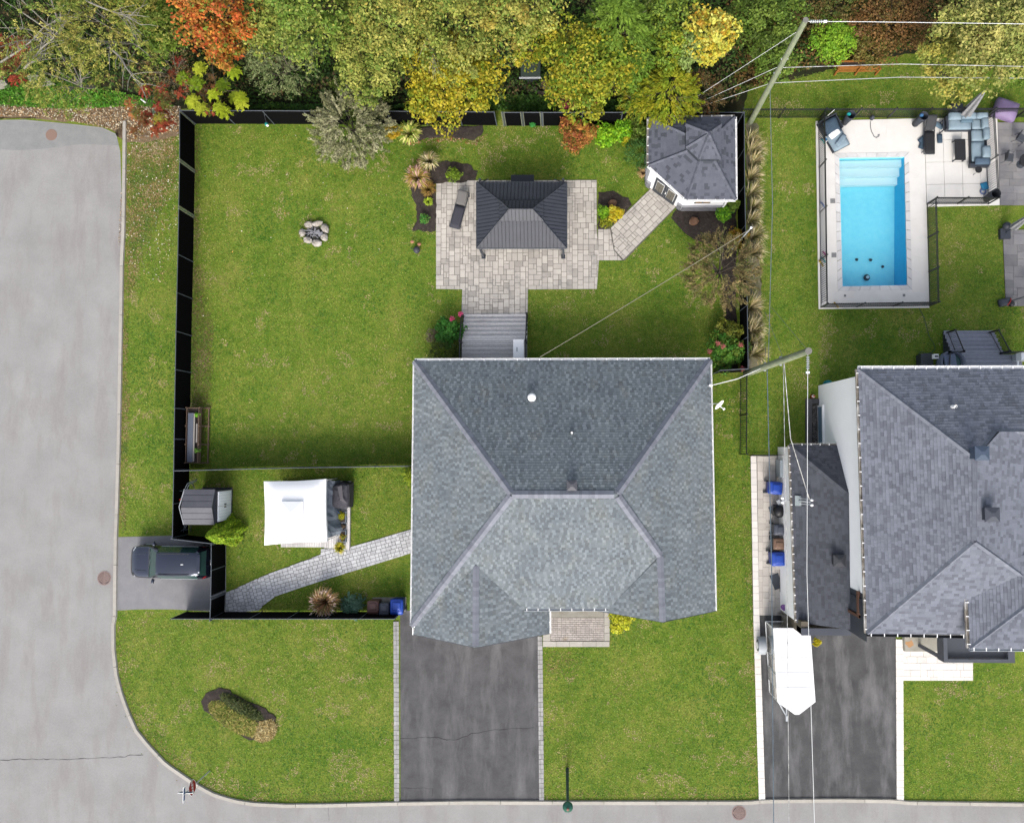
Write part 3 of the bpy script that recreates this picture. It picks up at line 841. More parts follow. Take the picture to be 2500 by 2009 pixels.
gutter(house, SW, P(1042, 1528, he), M_greymetal, M_whitemetal, (0, -1, 0), .08)
gutter(house, PP(1341, 1546, LEp), PP(1341, 1490, LEp), M_whitemetal, M_whitemetal, (1, 0, 0), .08)
# walls
x0, x1, y1 = NW.x+.45, NE.x-.45, NW.y-.45
yS = M1.y+.5
wm = MB().bb(x0, x1, yS, y1, 0, he-.06)
gx1 = P(1341, 1500, he).x-.4
wm.bb(x0, gx1, SW.y-.15, yS+.01, 0, he-.35)
rx0, rx1 = M2.x+.25, SEp.x-.45
wm.bb(rx0, rx1, Ge.y+.5, yS+.01, 0, he-.2)
part(house, 'wall', wm, M_brick)
# gable walls
for a_, xl, xr, yw in ((Ae, x0, gx1, SW.y-.14), (Ge, rx0, rx1, Ge.y+.51)):
    b = MB(); pts = [Vector((xl, yw, he-.4)), Vector((xr, yw, he-.4)), Vector((a_.x, yw, a_.z-.35))]
    b.add(pts+[p+Vector((0, .15, 0)) for p in pts], [(0, 1, 2), (5, 4, 3), (0, 3, 4, 1), (1, 4, 5, 2), (2, 5, 3, 0)])
    part(house, 'gable_wall', b, M_stucco)
gd = part(house, 'garage_door', MB().bb(-6.9, -2.6, SW.y-.19, SW.y-.15, 0, 2.3), M_whitemetal)
for k in range(3):
    part(gd, 'panel_line', MB().bb(-6.9, -2.6, SW.y-.2, SW.y-.19, .55+.55*k, .58+.55*k), M_greymetal)
dr = part(house, 'front_door', MB().bb(.6, 1.6, yS-.05, yS-.001, .2, 2.3), M_trim)
part(dr, 'handle', MB().bb(.68, .72, yS-.1, yS-.05, 1.1, 1.3), M_greymetal)
for xa, xb, yw in ((4.2, 6.2, Ge.y+.5), (-.8, .3, yS)):
    w_ = part(house, 'window', MB().bb(xa, xb, yw-.04, yw-.001, 1.0, 2.2), M_whitemetal)
    part(w_, 'pane', MB().bb(xa+.06, xb-.06, yw-.05, yw-.041, 1.06, 2.14), M_glass)
for xa, xb in ((-6, -4), (3, 5)):
    w_ = part(house, 'window', MB().bb(xa, xb, y1+.001, y1+.04, 1.0, 2.2), M_whitemetal)
    part(w_, 'pane', MB().bb(xa+.06, xb-.06, y1+.041, y1+.05, 1.06, 2.14), M_glass)
# fascia under rakes
for a_, b_ in ((Ae, PP(1009, 1548, LWp)), (Ae, PP(1341, 1546, LEp)), (Ge, PP(1457, 1490, GLp)), (Ge, SEp)):
    v = [a_, b_]; o = Vector((0, -.03, 0))
    part(house, 'fascia', MB().add([a_+Vector((0, -.004, .0)), b_+Vector((0, -.004, .0)), b_+Vector((0, -.004, -.16)), a_+Vector((0, -.004, -.16)), a_+o, b_+o, b_+o-Vector((0, 0, .16)), a_+o-Vector((0, 0, .16))],
         [(0, 1, 2, 3), (7, 6, 5, 4), (0, 4, 5, 1), (3, 2, 6, 7)]), M_trim)
# downspout piece at left front
c = P(1009, 1548, he-.4)
part(house, 'downspout', MB().bb(c.x-.04, c.x+.04, SW.y-.35, SW.y-.27, .1, he-.3).bb(c.x-.03, c.x+.03, c.y, SW.y-.1, he-.32, he-.26), M_whitemetal)
# roof vents
c = PP(1299, 971, Npl); part(house, 'round_vent', MB().lathe((c.x, c.y, c.z), [(.1, -.1), (.1, .22), (.22, .24), (.23, .34), (.14, .42), (.02, .44)], 20), M_plastic_w, smooth=True)
c = PP(1396, 1057, Npl); part(house, 'vent_pipe', MB().tube((c.x, c.y, c.z-.1), (c.x, c.y, c.z+.28), .10, n=14, caps=False).tube((c.x, c.y, c.z-.1), (c.x, c.y, c.z+.24), .06, n=14), M_plastic_w)
def box_vent(par, c, s=.52, h=.42, m=None, nm='box_vent', rz=0):
    m = m or mat('vent_metal', A('#6f6f78'), rough=.6)
    b = MB().box((c.x, c.y, c.z+h*.35), (s*.8, s*.8, h), rz)
    hx = s/2; z = c.z+h*.75
    q = Quaternion((0, 0, 1), rz)
    vs = [Vector((c.x, c.y, 0))+q @ Vector((x, y, 0))+Vector((0, 0, zz)) for zz, k in ((z, 1), (z+.06, 1), (z+.16, .25)) for x, y in ((-hx*k, -hx*k), (hx*k, -hx*k), (hx*k, hx*k), (-hx*k, hx*k))]
    b.add(vs, [(3, 2, 1, 0), (0, 1, 5, 4), (1, 2, 6, 5), (2, 3, 7, 6), (3, 0, 4, 7), (4, 5, 9, 8), (5, 6, 10, 9), (6, 7, 11, 10), (7, 4, 8, 11), (8, 9, 10, 11)])
    part(par, nm, b, m)
box_vent(house, PP(1396, 1184, Npl))
# satellite dish on the right eave
c = P(1746, 988, 3.1)
dish = thing('satellite_dish', 'white satellite dish with feed arm on the right eave of the bungalow', 'satellite dish', tuple(c))
cc = Vector((c.x+.1, c.y+.02, c.z+.35)); ax = Vector((.55, -.6, .35)).normalized()
u = ax.orthogonal().normalized(); w_ = ax.cross(u); b = MB(); n = 20
vs = []; fs = []
for j in range(4):
    rr = .32*j/3
    for k in range(n): vs.append(cc+(u*math.cos(k*math.tau/n)+w_*math.sin(k*math.tau/n))*rr+ax*(.08*(j/3)**2))
for j in range(3): fs += [(j*n+k, j*n+(k+1) % n, (j+1)*n+(k+1) % n, (j+1)*n+k) for k in range(n)]
b.add(vs, fs); part(dish, 'reflector', b, M_plastic_w, smooth=True)
part(dish, 'feed_arm', MB().tube(cc-w_*.2, cc+ax*.4, .018), M_plastic_w)
part(dish, 'feed_horn', MB().box(cc+ax*.43, (.11, .09, .1), .6), M_plastic_w)
part(dish, 'mount', MB().tube((c.x-.35, c.y+.05, c.z-.1), cc-ax*.03, .025), M_greymetal)
# ================================================================ NEIGHBOUR HOUSE
nb = thing('two_storey_house', 'white two-storey house with slate-grey shingle roofs beside the neighbour driveway', 'house')
e2, r2, e3 = 6.5, 8.8, 2.8
A1, A2 = P(2095, 901, e2), P(2117, 1546, e2)
A3 = P(2381, 1119, r2)
Wp = plane(A1, A2, A3)
A4 = PP(2380, 1322, Wp)
B1 = P(2600, 892, e2)
Np = plane(A1, B1, A3)
Sp = plane(A2, P(2366, 1551, e2), A4)
Ep = plane(A3, A4, A3+Vector((2.0, 0, -.55)))
R1 = PP(2432, 1054, Np); R2 = R1+Vector((7, 0, 0))
Xp = plane(R1, R2, R1+Vector((0, -2, -.9)))
def onp(pl, x, y): o_, n_ = pl; return Vector((x, y, o_.z-(n_.x*(x-o_.x)+n_.y*(y-o_.y))/n_.z))
e4 = 7.4
V0, V1_ = P(2362, 1440, e4), P(2368, 1582, e4)
VWp = plane(V0, V1_, V0+Vector((3, 0, .8)))
T1 = PP(2540, 1452, VWp)
VSp = plane(V1_, V1_+Vector((5, 0, 0)), T1)
far = 26.5
hd = Sp[1].cross(Ep[1]); hd = hd if hd.y < 0 else -hd; hd = hd*((A4.y-A2.y)/-hd.y)
Hh_ = A4+hd
planes2 = [
 (Wp, [A1, A2, A4, A3], 1), (Np, [A1, A3, R1, onp(Np, R2.x, R2.y), onp(Np, R2.x, A1.y)], 2),
 (Sp, [A2, A4, Hh_], 3),
 (Ep, [A3, A4, Hh_, onp(Ep, far, Hh_.y), onp(Ep, far, R1.y), onp(Ep, R1.x, R1.y)], 4),
 (Xp, [R1, R2, onp(Xp, far, R1.y-3.2), onp(Xp, R1.x+2.8, R1.y-3.2)], 5),
 (VWp, [V0, V1_, T1, onp(VWp, T1.x, V0.y+2.2), onp(VWp, V0.x, V0.y+.3)], 6), (VSp, [V1_, onp(VSp, far, V1_.y), T1], 7)]
def arch_w(rd, i, j): return rd.choice([.13, .17, .2, .25, .31])
def arch_t(rd, i, j): return rd.choice([.76, .84, .95, 1.03, 1.08, 1.12])*rd.uniform(.96, 1.04)
allsh = []
for pl, pts, sd_ in planes2:
    pts = [onp(pl, p.x, p.y) for p in pts]
    b = MB(); slab(b, pts, .12); part(nb, 'roof', b, M_under)
    if sd_ == 3:     # cut the part of the front slope below the wing roof
        pass
    allsh += shingles(pts, .155, arch_w, arch_t, seed=40+sd_, lift=.02)
pieces(nb, 'shingle', allsh, M_shn, 300)
for pq in ((A1, A3), (A2, A4), (A3, A4), (A4, A4+hd*.42), (R1, R2), (onp(Np, R1.x, R1.y), A3), (V1_, T1)):
    part(nb, 'ridge_cap', caps(pq, .24, .2), M_shn, stuff=True)
gutter(nb, A1, onp(Np, far, A1.y), M_whitemetal, M_whitemetal, (0, 1, 0), .14, .55)
gutter(nb, A2, A1, M_dirtygutter, M_whitemetal, (-1, 0, 0), .10, .7)
gutter(nb, A2, P(2362, 1551, e2), M_blackmetal, M_whitemetal, (0, -1, 0), .12, .62)
gutter(nb, V1_, P(2362, 1460, e4), M_dirtygutter, M_whitemetal, (-1, 0, 0), .12, .62)
gutter(nb, V1_, onp(VSp, far, V1_.y), M_greymetal, M_whitemetal, (0, -1, 0), .12, .62)
xw = A1.x+.22
part(nb, 'wall', MB().bb(xw, far, A2.y+.3, A1.y-.3, 0, e2-.05), M_stucco)
part(nb, 'wall', MB().bb(V1_.x+.3, far, V1_.y+.3, A2.y+.3, 0, e4-.1), M_stucco)
# side wing (garage)
g1, g2 = P(1929, 1087, e3), P(1945, 1519, e3)
gw_ = plane(g1, g2, Vector((xw, g1.y, 4.45)))
gn_ = plane(g1, P(2053, 1087, e3), onp(gw_, xw, P(2074, 1205, 4.05).y))
hipt = onp(gw_, xw, P(2074, 1205, 4.05).y)
wing = thing('garage_wing', 'low charcoal-shingled garage wing along the white wall of the two-storey house', 'garage')
sh = []
for pl, pts in ((gw_, [g1, g2, onp(gw_, xw, g2.y), hipt]), (gn_, [g1, hipt, onp(gn_, xw, g1.y)])):
    b = MB(); slab(b, pts, .1); part(wing, 'roof', b, M_under)
    sh += shingles(pts, .17, arch_w, lambda r, i, j: r.choice([.8, .9, 1, 1.05, 1.1]), seed=60, lift=.02)
pieces(wing, 'shingle', sh, M_shd, 300)
part(wing, 'ridge_cap', caps((g1, hipt), .34, .2), M_shd, stuff=True)
gutter(wing, g1, P(2053, 1087, e3), M_dirtygutter, M_whitemetal, (0, 1, 0), .08, .5)
gutter(wing, g2, g1, M_dirtygutter, M_whitemetal, (-1, 0, 0), .09, .45)
part(wing, 'wall', MB().bb(g1.x+.12, xw-.002, g2.y+.1, g1.y-.1, 0, e3-.12), M_stucco)
p1 = P(1956, 1533, 3.45)
M_clad = mat('brown_cladding', (.09, .075, .055), rough=.7)
part(wing, 'pillar', MB().bb(p1.x-.04, p1.x+.4, p1.y-.45, p1.y+.35, 0, .8), M_conc)
part(wing, 'parapet', MB().bb(p1.x+.02, xw+.3, p1.y-.36, p1.y-.02, 2.6, 3.42), M_clad)
part(wing, 'pillar', MB().bb(p1.x+.02, p1.x+.42, p1.y-.36, p1.y+.34, .8, 3.40), M_clad)
part(wing, 'coping', MB().bb(p1.x, xw+.34, p1.y-.38, p1.y, 3.42, 3.47), mat('charcoal_metal', A('#5f6470'), rough=.5))
part(wing, 'low_wall', MB().prism([(q.x, q.y) for q in G([(1896, 1494), (1938, 1494), (1960, 1520), (1930, 1520)])], 0, .7), M_conc)
gdr = part(wing, 'garage_door', MB().bb(p1.x+.5, xw-.1, p1.y-.2, p1.y-.15, 0, 2.5), M_trim)
box_vent(wing, onp(gw_, xw-.55, P(2056, 1366, 4).y), .62, .4, mat('dark_vent', A('#4d5058'), rough=.6))
# brown upper panel and window in white wall
c = P(2090, 1470, 5)
pn = part(nb, 'wall_panel', MB().bb(xw-.02, xw, P(2100, 1545, 4.6).y, P(2083, 1436, 4.6).y, 3.0, e2-.1), M_trim)
part(pn, 'beam', MB().bb(xw-.14, xw-.02, P(2083, 1500, 5).y, P(2083, 1437, 5).y, 5.5, 5.7).bb(xw-.12, xw-.02, P(2083, 1500, 5).y-.02, P(2083, 1500, 5).y+.12, 3.6, 5.7), mat('rust_brown', (.09, .045, .03), rough=.6))
w_ = part(nb, 'window', MB().bb(xw-.08, xw-.0, P(2105, 1492, 5.2).y, P(2105, 1455, 5.2).y, 4.5, 5.9), M_trim)
part(w_, 'pane', MB().bb(xw-.09, xw-.08, P(2105, 1489, 5.2).y, P(2105, 1458, 5.2).y, 4.6, 5.8), M_glass)
# basement window + window well
w_ = part(nb, 'window', MB().bb(xw-.10, xw-.0, P(2004, 1083, .6).y, P(2004, 989, .6).y, .1, .9), M_whitemetal)
part(w_, 'pane', MB().bb(xw-.11, xw-.10, P(2004, 1080, .6).y, P(2004, 993, .6).y, .18, .8), mat('pale_glass', A('#8fb2cc'), rough=.1, spec=.6))
well = thing('window_well', 'grey slab frame filled with gravel against the foot of the white house wall', 'window well')
for q in (((1966, 974), (1981, 974), (1981, 1016), (1966, 1016)), ((1966, 1016.6), (1981, 1016.6), (1981, 1060), (1966, 1060)), ((1966, 1060.6), (1981, 1060.6), (1981, 1084), (1966, 1084)), ((1981.6, 974), (1999, 974), (1999, 986), (1981.6, 986))):
    part(well, 'slab', MB().prism([(k.x, k.y) for k in G(q)], 0, .12, random.uniform(.5, .58)), M_slate)
gvm = MB(); gq = G([(1982, 987), (2000, 987), (2000, 1084), (1982, 1084)])
gvm.prism([(k.x, k.y) for k in gq], .0, .03, .5)
for _ in range(500):
    x, y = random.uniform(gq[0].x, gq[1].x), random.uniform(gq[2].y, gq[0].y)
    gvm.box((x, y, .045), (random.uniform(.03, .07),)*2+(.04,), random.uniform(0, 3), random.choice([.35, .55, .8, 1.1, 1.5]), random.uniform(-.4, .4))
part(well, 'gravel', gvm, mat('gravel', A('#8a8580'), rough=.9, tone=True), stuff=True)
# vents
c = PP(2324, 993, Np); part(nb, 'vent_pipe', MB().tube((c.x, c.y, c.z-.1), (c.x, c.y, c.z+.35), .09, n=14, caps=False).tube((c.x, c.y, c.z-.1), (c.x, c.y, c.z+.3), .05, n=12), M_plastic_w)
box_vent(nb, onp(Ep, A3.x+.05, A3.y+.25), .66, .6, mat('blue_vent', A('#5f7088'), rough=.5))
box_vent(nb, PP(2409, 1254, Ep), .68, .55, mat('slate_vent', A('#5f6470'), rough=.5))
# flat-roofed dark porch at the front
pt_ = thing('porch_canopy', 'dark grey flat porch canopy with raised rim at the front of the two-storey house', 'porch')
h3 = 3.3; q = G([(2303, 1540), (2476, 1540), (2476, 1618), (2303, 1618)], h3)
X0, X1, Y0, Y1 = q[0].x, q[1].x, q[2].y, q[0].y
M_pc = mat('porch_grey', A('#666b76'), A('#5c616c'), 2, rough=.7)
part(pt_, 'rim', MB().bb(X0, X0+.2, Y0, Y1, h3-.7, h3).bb(X1-.35, X1, Y0, Y1, h3-.7, h3).bb(X0+.2, X1-.35, Y0, Y0+.18, h3-.7, h3), M_pc)
part(pt_, 'deck', MB().bb(X0+.2, X1-.35, Y0+.18, Y1, h3-.6, h3-.25), mat('membrane', A('#575b66'), rough=.8))
part(pt_, 'side_cladding', MB().bb(X0-.012, X0-.001, Y0+.2, Y1, h3-.68, h3-.02), M_trim)
for xx in (X0+.1, X1-.2): part(pt_, 'column', MB().bb(xx-.08, xx+.08, Y0+.05, Y0+.21, 0, h3-.7), M_pc)
q = G([(2478, 1586), (2560, 1586), (2560, 1618), (2478, 1618)], .4)
part(pt_, 'window', MB().bb(X0+1.2, X0+2.6, V1_.y+.24, V1_.y+.3, 1, 2.2), M_glass)
sl = thing('concrete_landing', 'pale concrete landing with rust stain between driveway and porch', 'landing')
q = G([(2201, 1540), (2289, 1540), (2289, 1586), (2203, 1586)])
part(sl, 'step', MB().prism([(k.x, k.y) for k in q], .04, .34), M_conc)
c = P(2221, 1571, .35); b = MB(); n = 12
part(sl, 'rust_stain', MB().add([(c.x+random.uniform(.15, .34)*math.cos(k*math.tau/n), c.y+random.uniform(.12, .3)*math.sin(k*math.tau/n), .344) for k in range(n)], [list(range(n))]), mat('rust', A('#dfae7c'), rough=.9))
# mast with cable plate, floodlights, heat pump, utility box
ms = thing('service_mast', 'square white mounting plate with service mast and two white insulators above the garage wing roof', 'service mast', tuple(PP(1950, 1222, gw_)))
c = PP(1947, 1222, gw_)
part(ms, 'plate', MB().box((c.x, c.y, c.z+.10), (.33, .55, .03), 0, ry=-.3), mat('galvanised', A('#c3cfd2'), rough=.5))
part(ms, 'mast', MB().tube((c.x, c.y, c.z), (c.x+.35, c.y-.0, c.z+1.0), .035).tube((c.x+.05, c.y+.15, c.z+.2), (c.x+.55, c.y+.1, c.z+1.0), .02).tube((c.x+.05, c.y-.15, c.z+.2), (c.x+.5, c.y-.15, c.z+.9), .02), M_greymetal)
for yy in (.1, -.18): part(ms, 'insulator', MB().ell((c.x+.5, c.y+yy, c.z+.85), (.09, .07, .07)), M_plastic_w)
c = P(1917, 1221, 2.5); fl = thing('floodlight', 'twin white floodlight on the low white side wall above the blue bin', 'lamp', tuple(c))
for yy in (.12, -.12): part(fl, 'lamp_head', MB().ell((c.x-.15, c.y+yy, c.z), (.1, .08, .08)), M_plastic_w)
part(fl, 'bracket', MB().tube((c.x-.15, c.y+.12, c.z), (c.x-.15, c.y-.12, c.z), .03).tube((c.x-.15, c.y, c.z), (c.x+.3, c.y, c.z), .03), M_greymetal)
c = P(1914, 1144, 1.0); hp = thing('heat_pump', 'white box heat pump against the side wall above the blue bin', 'heat pump', (c.x, c.y, 0))
part(hp, 'casing', MB().bb(c.x-.22, c.x+.22, c.y-.5, c.y+.5, .1, 1.0), mat('pale_blue_white', A('#d5e2ea'), rough=.5))
part(hp, 'foot', MB().bb(c.x-.2, c.x+.2, c.y-.45, c.y-.35, .02, .1).bb(c.x-.2, c.x+.2, c.y+.35, c.y+.45, .02, .1), M_greymetal)
part(hp, 'grille', MB().lathe((c.x-.235, c.y, .55), [(.01, -.3), (.01, .3)], 6), M_greymetal)
c = P(1925, 1425, 1.1); sdr = thing('side_door_leaf', 'white open side door leaf next to the black doormat', 'door', (c.x, c.y, 0))
part(sdr, 'leaf', MB().box((c.x+.05, c.y, 1.1), (.62, .06, 2.0), R(68)), mat('door_white', A('#e3e8f0'), rough=.5))
part(sdr, 'handle', MB().box((c.x-.05, c.y-.3, 1.1), (.1, .04, .04), R(68)), M_greymetal)
part(sdr, 'step', MB().box((c.x+.05, c.y, .08), (.5, 1.3, .1), 0, .9), M_conc)
# ================================================================ NEIGHBOUR REAR DECK
dk = thing('composite_deck', 'grey composite deck with wide stairs behind the two-storey house', 'deck')
q = P(2303, 808, .1)
dx0, dx1 = P(2302, 850, .1).x, P(2445, 850, .8).x
st_n = 6
yT, yB = P(2350, 807, .15).y, P(2350, 866, .95).y
for k in range(st_n):
    z = .16*(k+1); ya = yT-(yT-yB)*k/st_n; yb_ = yT-(yT-yB)*(k+1)/st_n
    for m_ in range(2):
        yy0 = ya-(ya-yb_)*m_/2; yy1 = ya-(ya-yb_)*(m_+1)/2
        part(dk, 'tread', MB().bb(dx0+.05, dx1, yy1+.006, yy0-.006, z-.04, z, random.uniform(.92, 1.08)), M_composite)
    part(dk, 'riser', MB().bb(dx0+.06, dx1-.02, yb_, ya-.03, 0, z-.041), M_trim)
zd = .98; ye = A1.y+.2
n = 9
for k in range(n):
    y_a = yB-.0-(yB-(ye-1.0))*k/n; y_b = yB-(yB-(ye-1.0))*(k+1)/n
    part(dk, 'board', MB().bb(dx0+.1, far, y_b+.006, y_a-.006, zd-.04, zd, random.uniform(.92, 1.08)), M_composite)
part(dk, 'skirt', MB().bb(dx0+.1, far-.02, ye-1.0, yB-.02, 0, zd-.045), M_trim)
def railing(par, p, q, h=.95, name='railing', sp=.11):
    b = MB(); u = (q-p); L_ = Vector((u.x, u.y, 0)).length; n = max(2, int(L_/sp))
    b.tube(p+Vector((0, 0, h)), q+Vector((0, 0, h)), .035, n=6).tube(p+Vector((0, 0, .1)), q+Vector((0, 0, .1)), .022, n=6)
    for k in range(1, n):
        c = p.lerp(q, k/n); b.tube(c+Vector((0, 0, .1)), c+Vector((0, 0, h)), .010, n=4)
    for c in (p, q): b.box(c+Vector((0, 0, h/2)), (.08, .08, h)).box(c+Vector((0, 0, h+.02)), (.11, .11, .04))
    return part(par, name, b, M_blackmetal)
railing(dk, P(2312, 812, .16), P(2332, 862, 1.0))
railing(dk, P(2415, 812, .16), P(2442, 862, 1.0))
railing(dk, P(2442, 864, 1.0), Vector((far, P(2442, 864, 1.0).y, 1.0)))
railing(dk, P(2332, 863, 1.0), P(2299, 864, 1.0))
railing(dk, P(2299, 864, 1.0), P(2297, 900, 1.0))
ht = thing('round_tub', 'round grey tub with open pale cover on the deck by the roof edge', 'tub', tuple(P(2322, 880, 1)))
c = P(2322, 886, 1.5); part(ht, 'shell', MB().lathe((c.x, c.y, 1.0), [(.62, 0), (.68, .3), (.7, .75), (.62, .8), (.55, .7), (.5, .35), (.02, .3)], 28), mat('tub_grey', A('#8a93ab'), rough=.4), smooth=True)
part(ht, 'cover', MB().box((c.x-.2, c.y-.05, 1.83), (.7, 1.0, .07), .15, ry=.15), mat('tub_cover', A('#8391b0'), rough=.5))
part(ht, 'water', MB().lathe((c.x, c.y, 1.0), [(.56, .55), (.01, .56)], 24), mat('tub_water', A('#4f7f7c'), rough=.1))
bx = thing('deck_storage_box', 'dark grey storage box at the left end of the composite deck', 'storage box', tuple(P(2262, 878)))
c = P(2262, 880, .6); part(bx, 'box', MB().bb(c.x-.32, c.x+.32, c.y-.45, c.y+.38, 0, .62), mat('box_grey', A('#50565c'), rough=.6)); part(bx, 'lid', MB().bb(c.x-.35, c.x+.35, c.y-.48, c.y+.4, .62, .68), mat('box_grey2', A('#5c6268'), rough=.6))
c = P(2285, 870, 1.3); tb = thing('small_white_crate', 'small white crate with a black handle slot beside the round tub', 'crate', tuple(c))
part(tb, 'crate', MB().bb(c.x-.13, c.x+.13, c.y-.13, c.y+.13, 1.1, 1.35), M_plastic_w); part(tb, 'handle', MB().bb(c.x-.09, c.x+.09, c.y-.05, c.y+.05, 1.351, 1.37), M_trim)
c = P(2497, 872, 1.7); bb_ = thing('barbecue', 'white barbecue with side shelf on the composite deck at the right edge', 'barbecue', tuple(c))
part(bb_, 'lid', MB().bb(c.x-.2, c.x+.6, c.y-.2, c.y+.25, 1.4, 1.9), M_plastic_w); part(bb_, 'body', MB().bb(c.x-.18, c.x+.58, c.y-.18, c.y+.23, 1.0, 1.4), M_greymetal); part(bb_, 'shelf', MB().bb(c.x-.28, c.x-.2, c.y-.5, c.y-.2, 1.6, 1.66), M_plastic_w)
# ================================================================ POOL
wl = -.13
pd = sempty('pool_deck')
O = G([(1991, 297), (2255, 290), (2268, 752), (1998, 755)])
zD = .05
def dkp(name, pts, t=1.): part(pd, name, MB().prism([(p.x, p.y) for p in pts], .001, zD, t), M_white_conc)
Eo = [PL[i] + (PL[i]-(PL[0]+PL[2])/2).normalized()*0 for i in range(4)]
dxy = [(-.27, .27), (.27, .27), (.27, -.27), (-.27, -.27)]
CP = [Vector((PL[i].x+dxy[i][0], PL[i].y+dxy[i][1], 0)) for i in range(4)]
def lerpq(a, b, n): return [a.lerp(b, k/n) for k in range(n+1)]
for (o1, o2, i1, i2, n) in ((O[0], O[1], CP[0], CP[1], 3), (O[1], O[2], CP[1], CP[2], 4), (O[3], O[2], CP[3], CP[2], 3), (O[0], O[3], CP[0], CP[3], 4)):
    a, b = lerpq(o1, o2, n), lerpq(i1, i2, n)
    for k in range(n):
        g_ = .002
        q0, q1 = a[k].lerp(a[k+1], g_/2), a[k+1].lerp(a[k], g_/2)
        dkp('slab', [q0, q1, b[k+1].lerp(b[k], g_/2), b[k].lerp(b[k+1], g_/2)], random.uniform(.995, 1.01))
lq = G([(2255.6, 290), (2434, 288), (2440, 502), (2262, 506)])
for i in range(4):
    for j in range(4):
        def bl(u, v): return lq[0].lerp(lq[1], u).lerp(lq[3].lerp(lq[2], u), v)
        dkp('slab', [bl(i/4+.002, j/4+.002), bl((i+1)/4-.002, j/4+.002), bl((i+1)/4-.002, (j+1)/4-.002), bl(i/4+.002, (j+1)/4-.002)], random.uniform(.995, 1.01))
pool = thing('swimming_pool', 'rectangular swimming pool with bright blue water and white entry steps', 'swimming pool')
M_cop = mat('coping', (.52, .51, .50), (.44, .43, .43), 1.2, rough=.8, bump=.2, bsc=50, tone=True)
for i in range(4):
    a, b, c_, d_ = PL[i], PL[(i+1) % 4], CP[i], CP[(i+1) % 4]
    n = 7 if i % 2 == 0 else 14
    for k in range(n):
        f0, f1 = k/n+.002, (k+1)/n-.002
        part(pool, 'coping_stone', MB().prism([(p.x, p.y) for p in (a.lerp(b, f0), a.lerp(b, f1), c_.lerp(d_, f1), c_.lerp(d_, f0))], -.05, .07, random.uniform(.92, 1.08)), M_cop)
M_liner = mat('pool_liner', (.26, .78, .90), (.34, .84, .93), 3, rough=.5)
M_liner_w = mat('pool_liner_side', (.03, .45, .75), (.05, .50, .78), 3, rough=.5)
M_step = mat('pool_step', (.82, .90, .90), rough=.5)
D1, D2 = -1.25, -1.7
fl_ = [Vector((PL[i].x, PL[i].y, D1 if i < 2 else D2)) for i in range(4)]
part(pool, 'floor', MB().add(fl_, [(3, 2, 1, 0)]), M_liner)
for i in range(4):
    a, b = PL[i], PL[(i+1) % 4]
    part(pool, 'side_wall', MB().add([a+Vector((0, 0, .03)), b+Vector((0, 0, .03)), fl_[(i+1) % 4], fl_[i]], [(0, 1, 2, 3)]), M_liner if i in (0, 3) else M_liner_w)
for k, (v0, v1, z) in enumerate(((388, 405, -.35), (405, 424, -.65), (424, 441, -.95))):
    f0, f1 = (v0-387)/313, (v1-387)/313
    a, b = PL[0].lerp(PL[3], f0), PL[1].lerp(PL[2], f0); c_, d_ = PL[1].lerp(PL[2], f1), PL[0].lerp(PL[3], f1)
    part(pool, 'step', MB().prism([(p.x, p.y) for p in (a, b, c_, d_)], D1+.01, z), M_step)
wm_ = bpy.data.materials.new('pool_water'); wm_.use_nodes = True
nt = wm_.node_tree; N_, L_n = nt.nodes, nt.links
tr = N_.new('ShaderNodeBsdfTransparent'); tr.inputs[0].default_value = (.86, .98, 1.0, 1)
gl = N_.new('ShaderNodeBsdfGlossy'); gl.inputs['Roughness'].default_value = .04
fr = N_.new('ShaderNodeFresnel'); fr.inputs[0].default_value = 1.33
mx = N_.new('ShaderNodeMixShader'); nz_ = N_.new('ShaderNodeTexNoise'); nz_.inputs['Scale'].default_value = 6; nz_.inputs['Detail'].default_value = 3
ge_ = N_.new('ShaderNodeNewGeometry'); bp = N_.new('ShaderNodeBump'); bp.inputs['Strength'].default_value = .25; bp.inputs['Distance'].default_value = .03
L_n.new(ge_.outputs['Position'], nz_.inputs['Vector']); L_n.new(nz_.outputs['Fac'], bp.inputs['Height'])
L_n.new(bp.outputs[0], gl.inputs['Normal']); L_n.new(bp.outputs[0], fr.inputs['Normal'])
L_n.new(fr.outputs[0], mx.inputs[0]); L_n.new(tr.outputs[0], mx.inputs[1]); L_n.new(gl.outputs[0], mx.inputs[2])
L_n.new(mx.outputs[0], N_['Material Output'].inputs['Surface'])
part(pool, 'water', MB().add([Vector((p.x, p.y, wl)) for p in PL], [(3, 2, 1, 0)]), wm_)
c = P(2121, 675, -1.2); rb = thing('pool_cleaner', 'round black and white pool cleaner lying on the pool floor', 'pool cleaner', (c.x, c.y, -1.55))
part(rb, 'body', MB().ell((c.x, c.y, -1.5), (.2, .2, .12)), M_trim); part(rb, 'shell', MB().ell((c.x+.02, c.y, -1.42), (.11, .1, .1)), M_plastic_w)
for k, (u_, v_, s_, lb) in enumerate(((2093, 633, .1, 'left'), (2127, 634, .11, 'middle'), (2157, 650, .1, 'right'))):
    c = P(u_, v_, -1.4); single('leaf_clump', MB().rock((c.x, c.y, -1.5), s_, s_*.9, .03, k), M_trim, 'dark clump of sunken leaves on the pool floor, %s of three' % lb, 'leaf clump', 'leaf clumps on the pool floor', base=(c.x, c.y, -1.5))
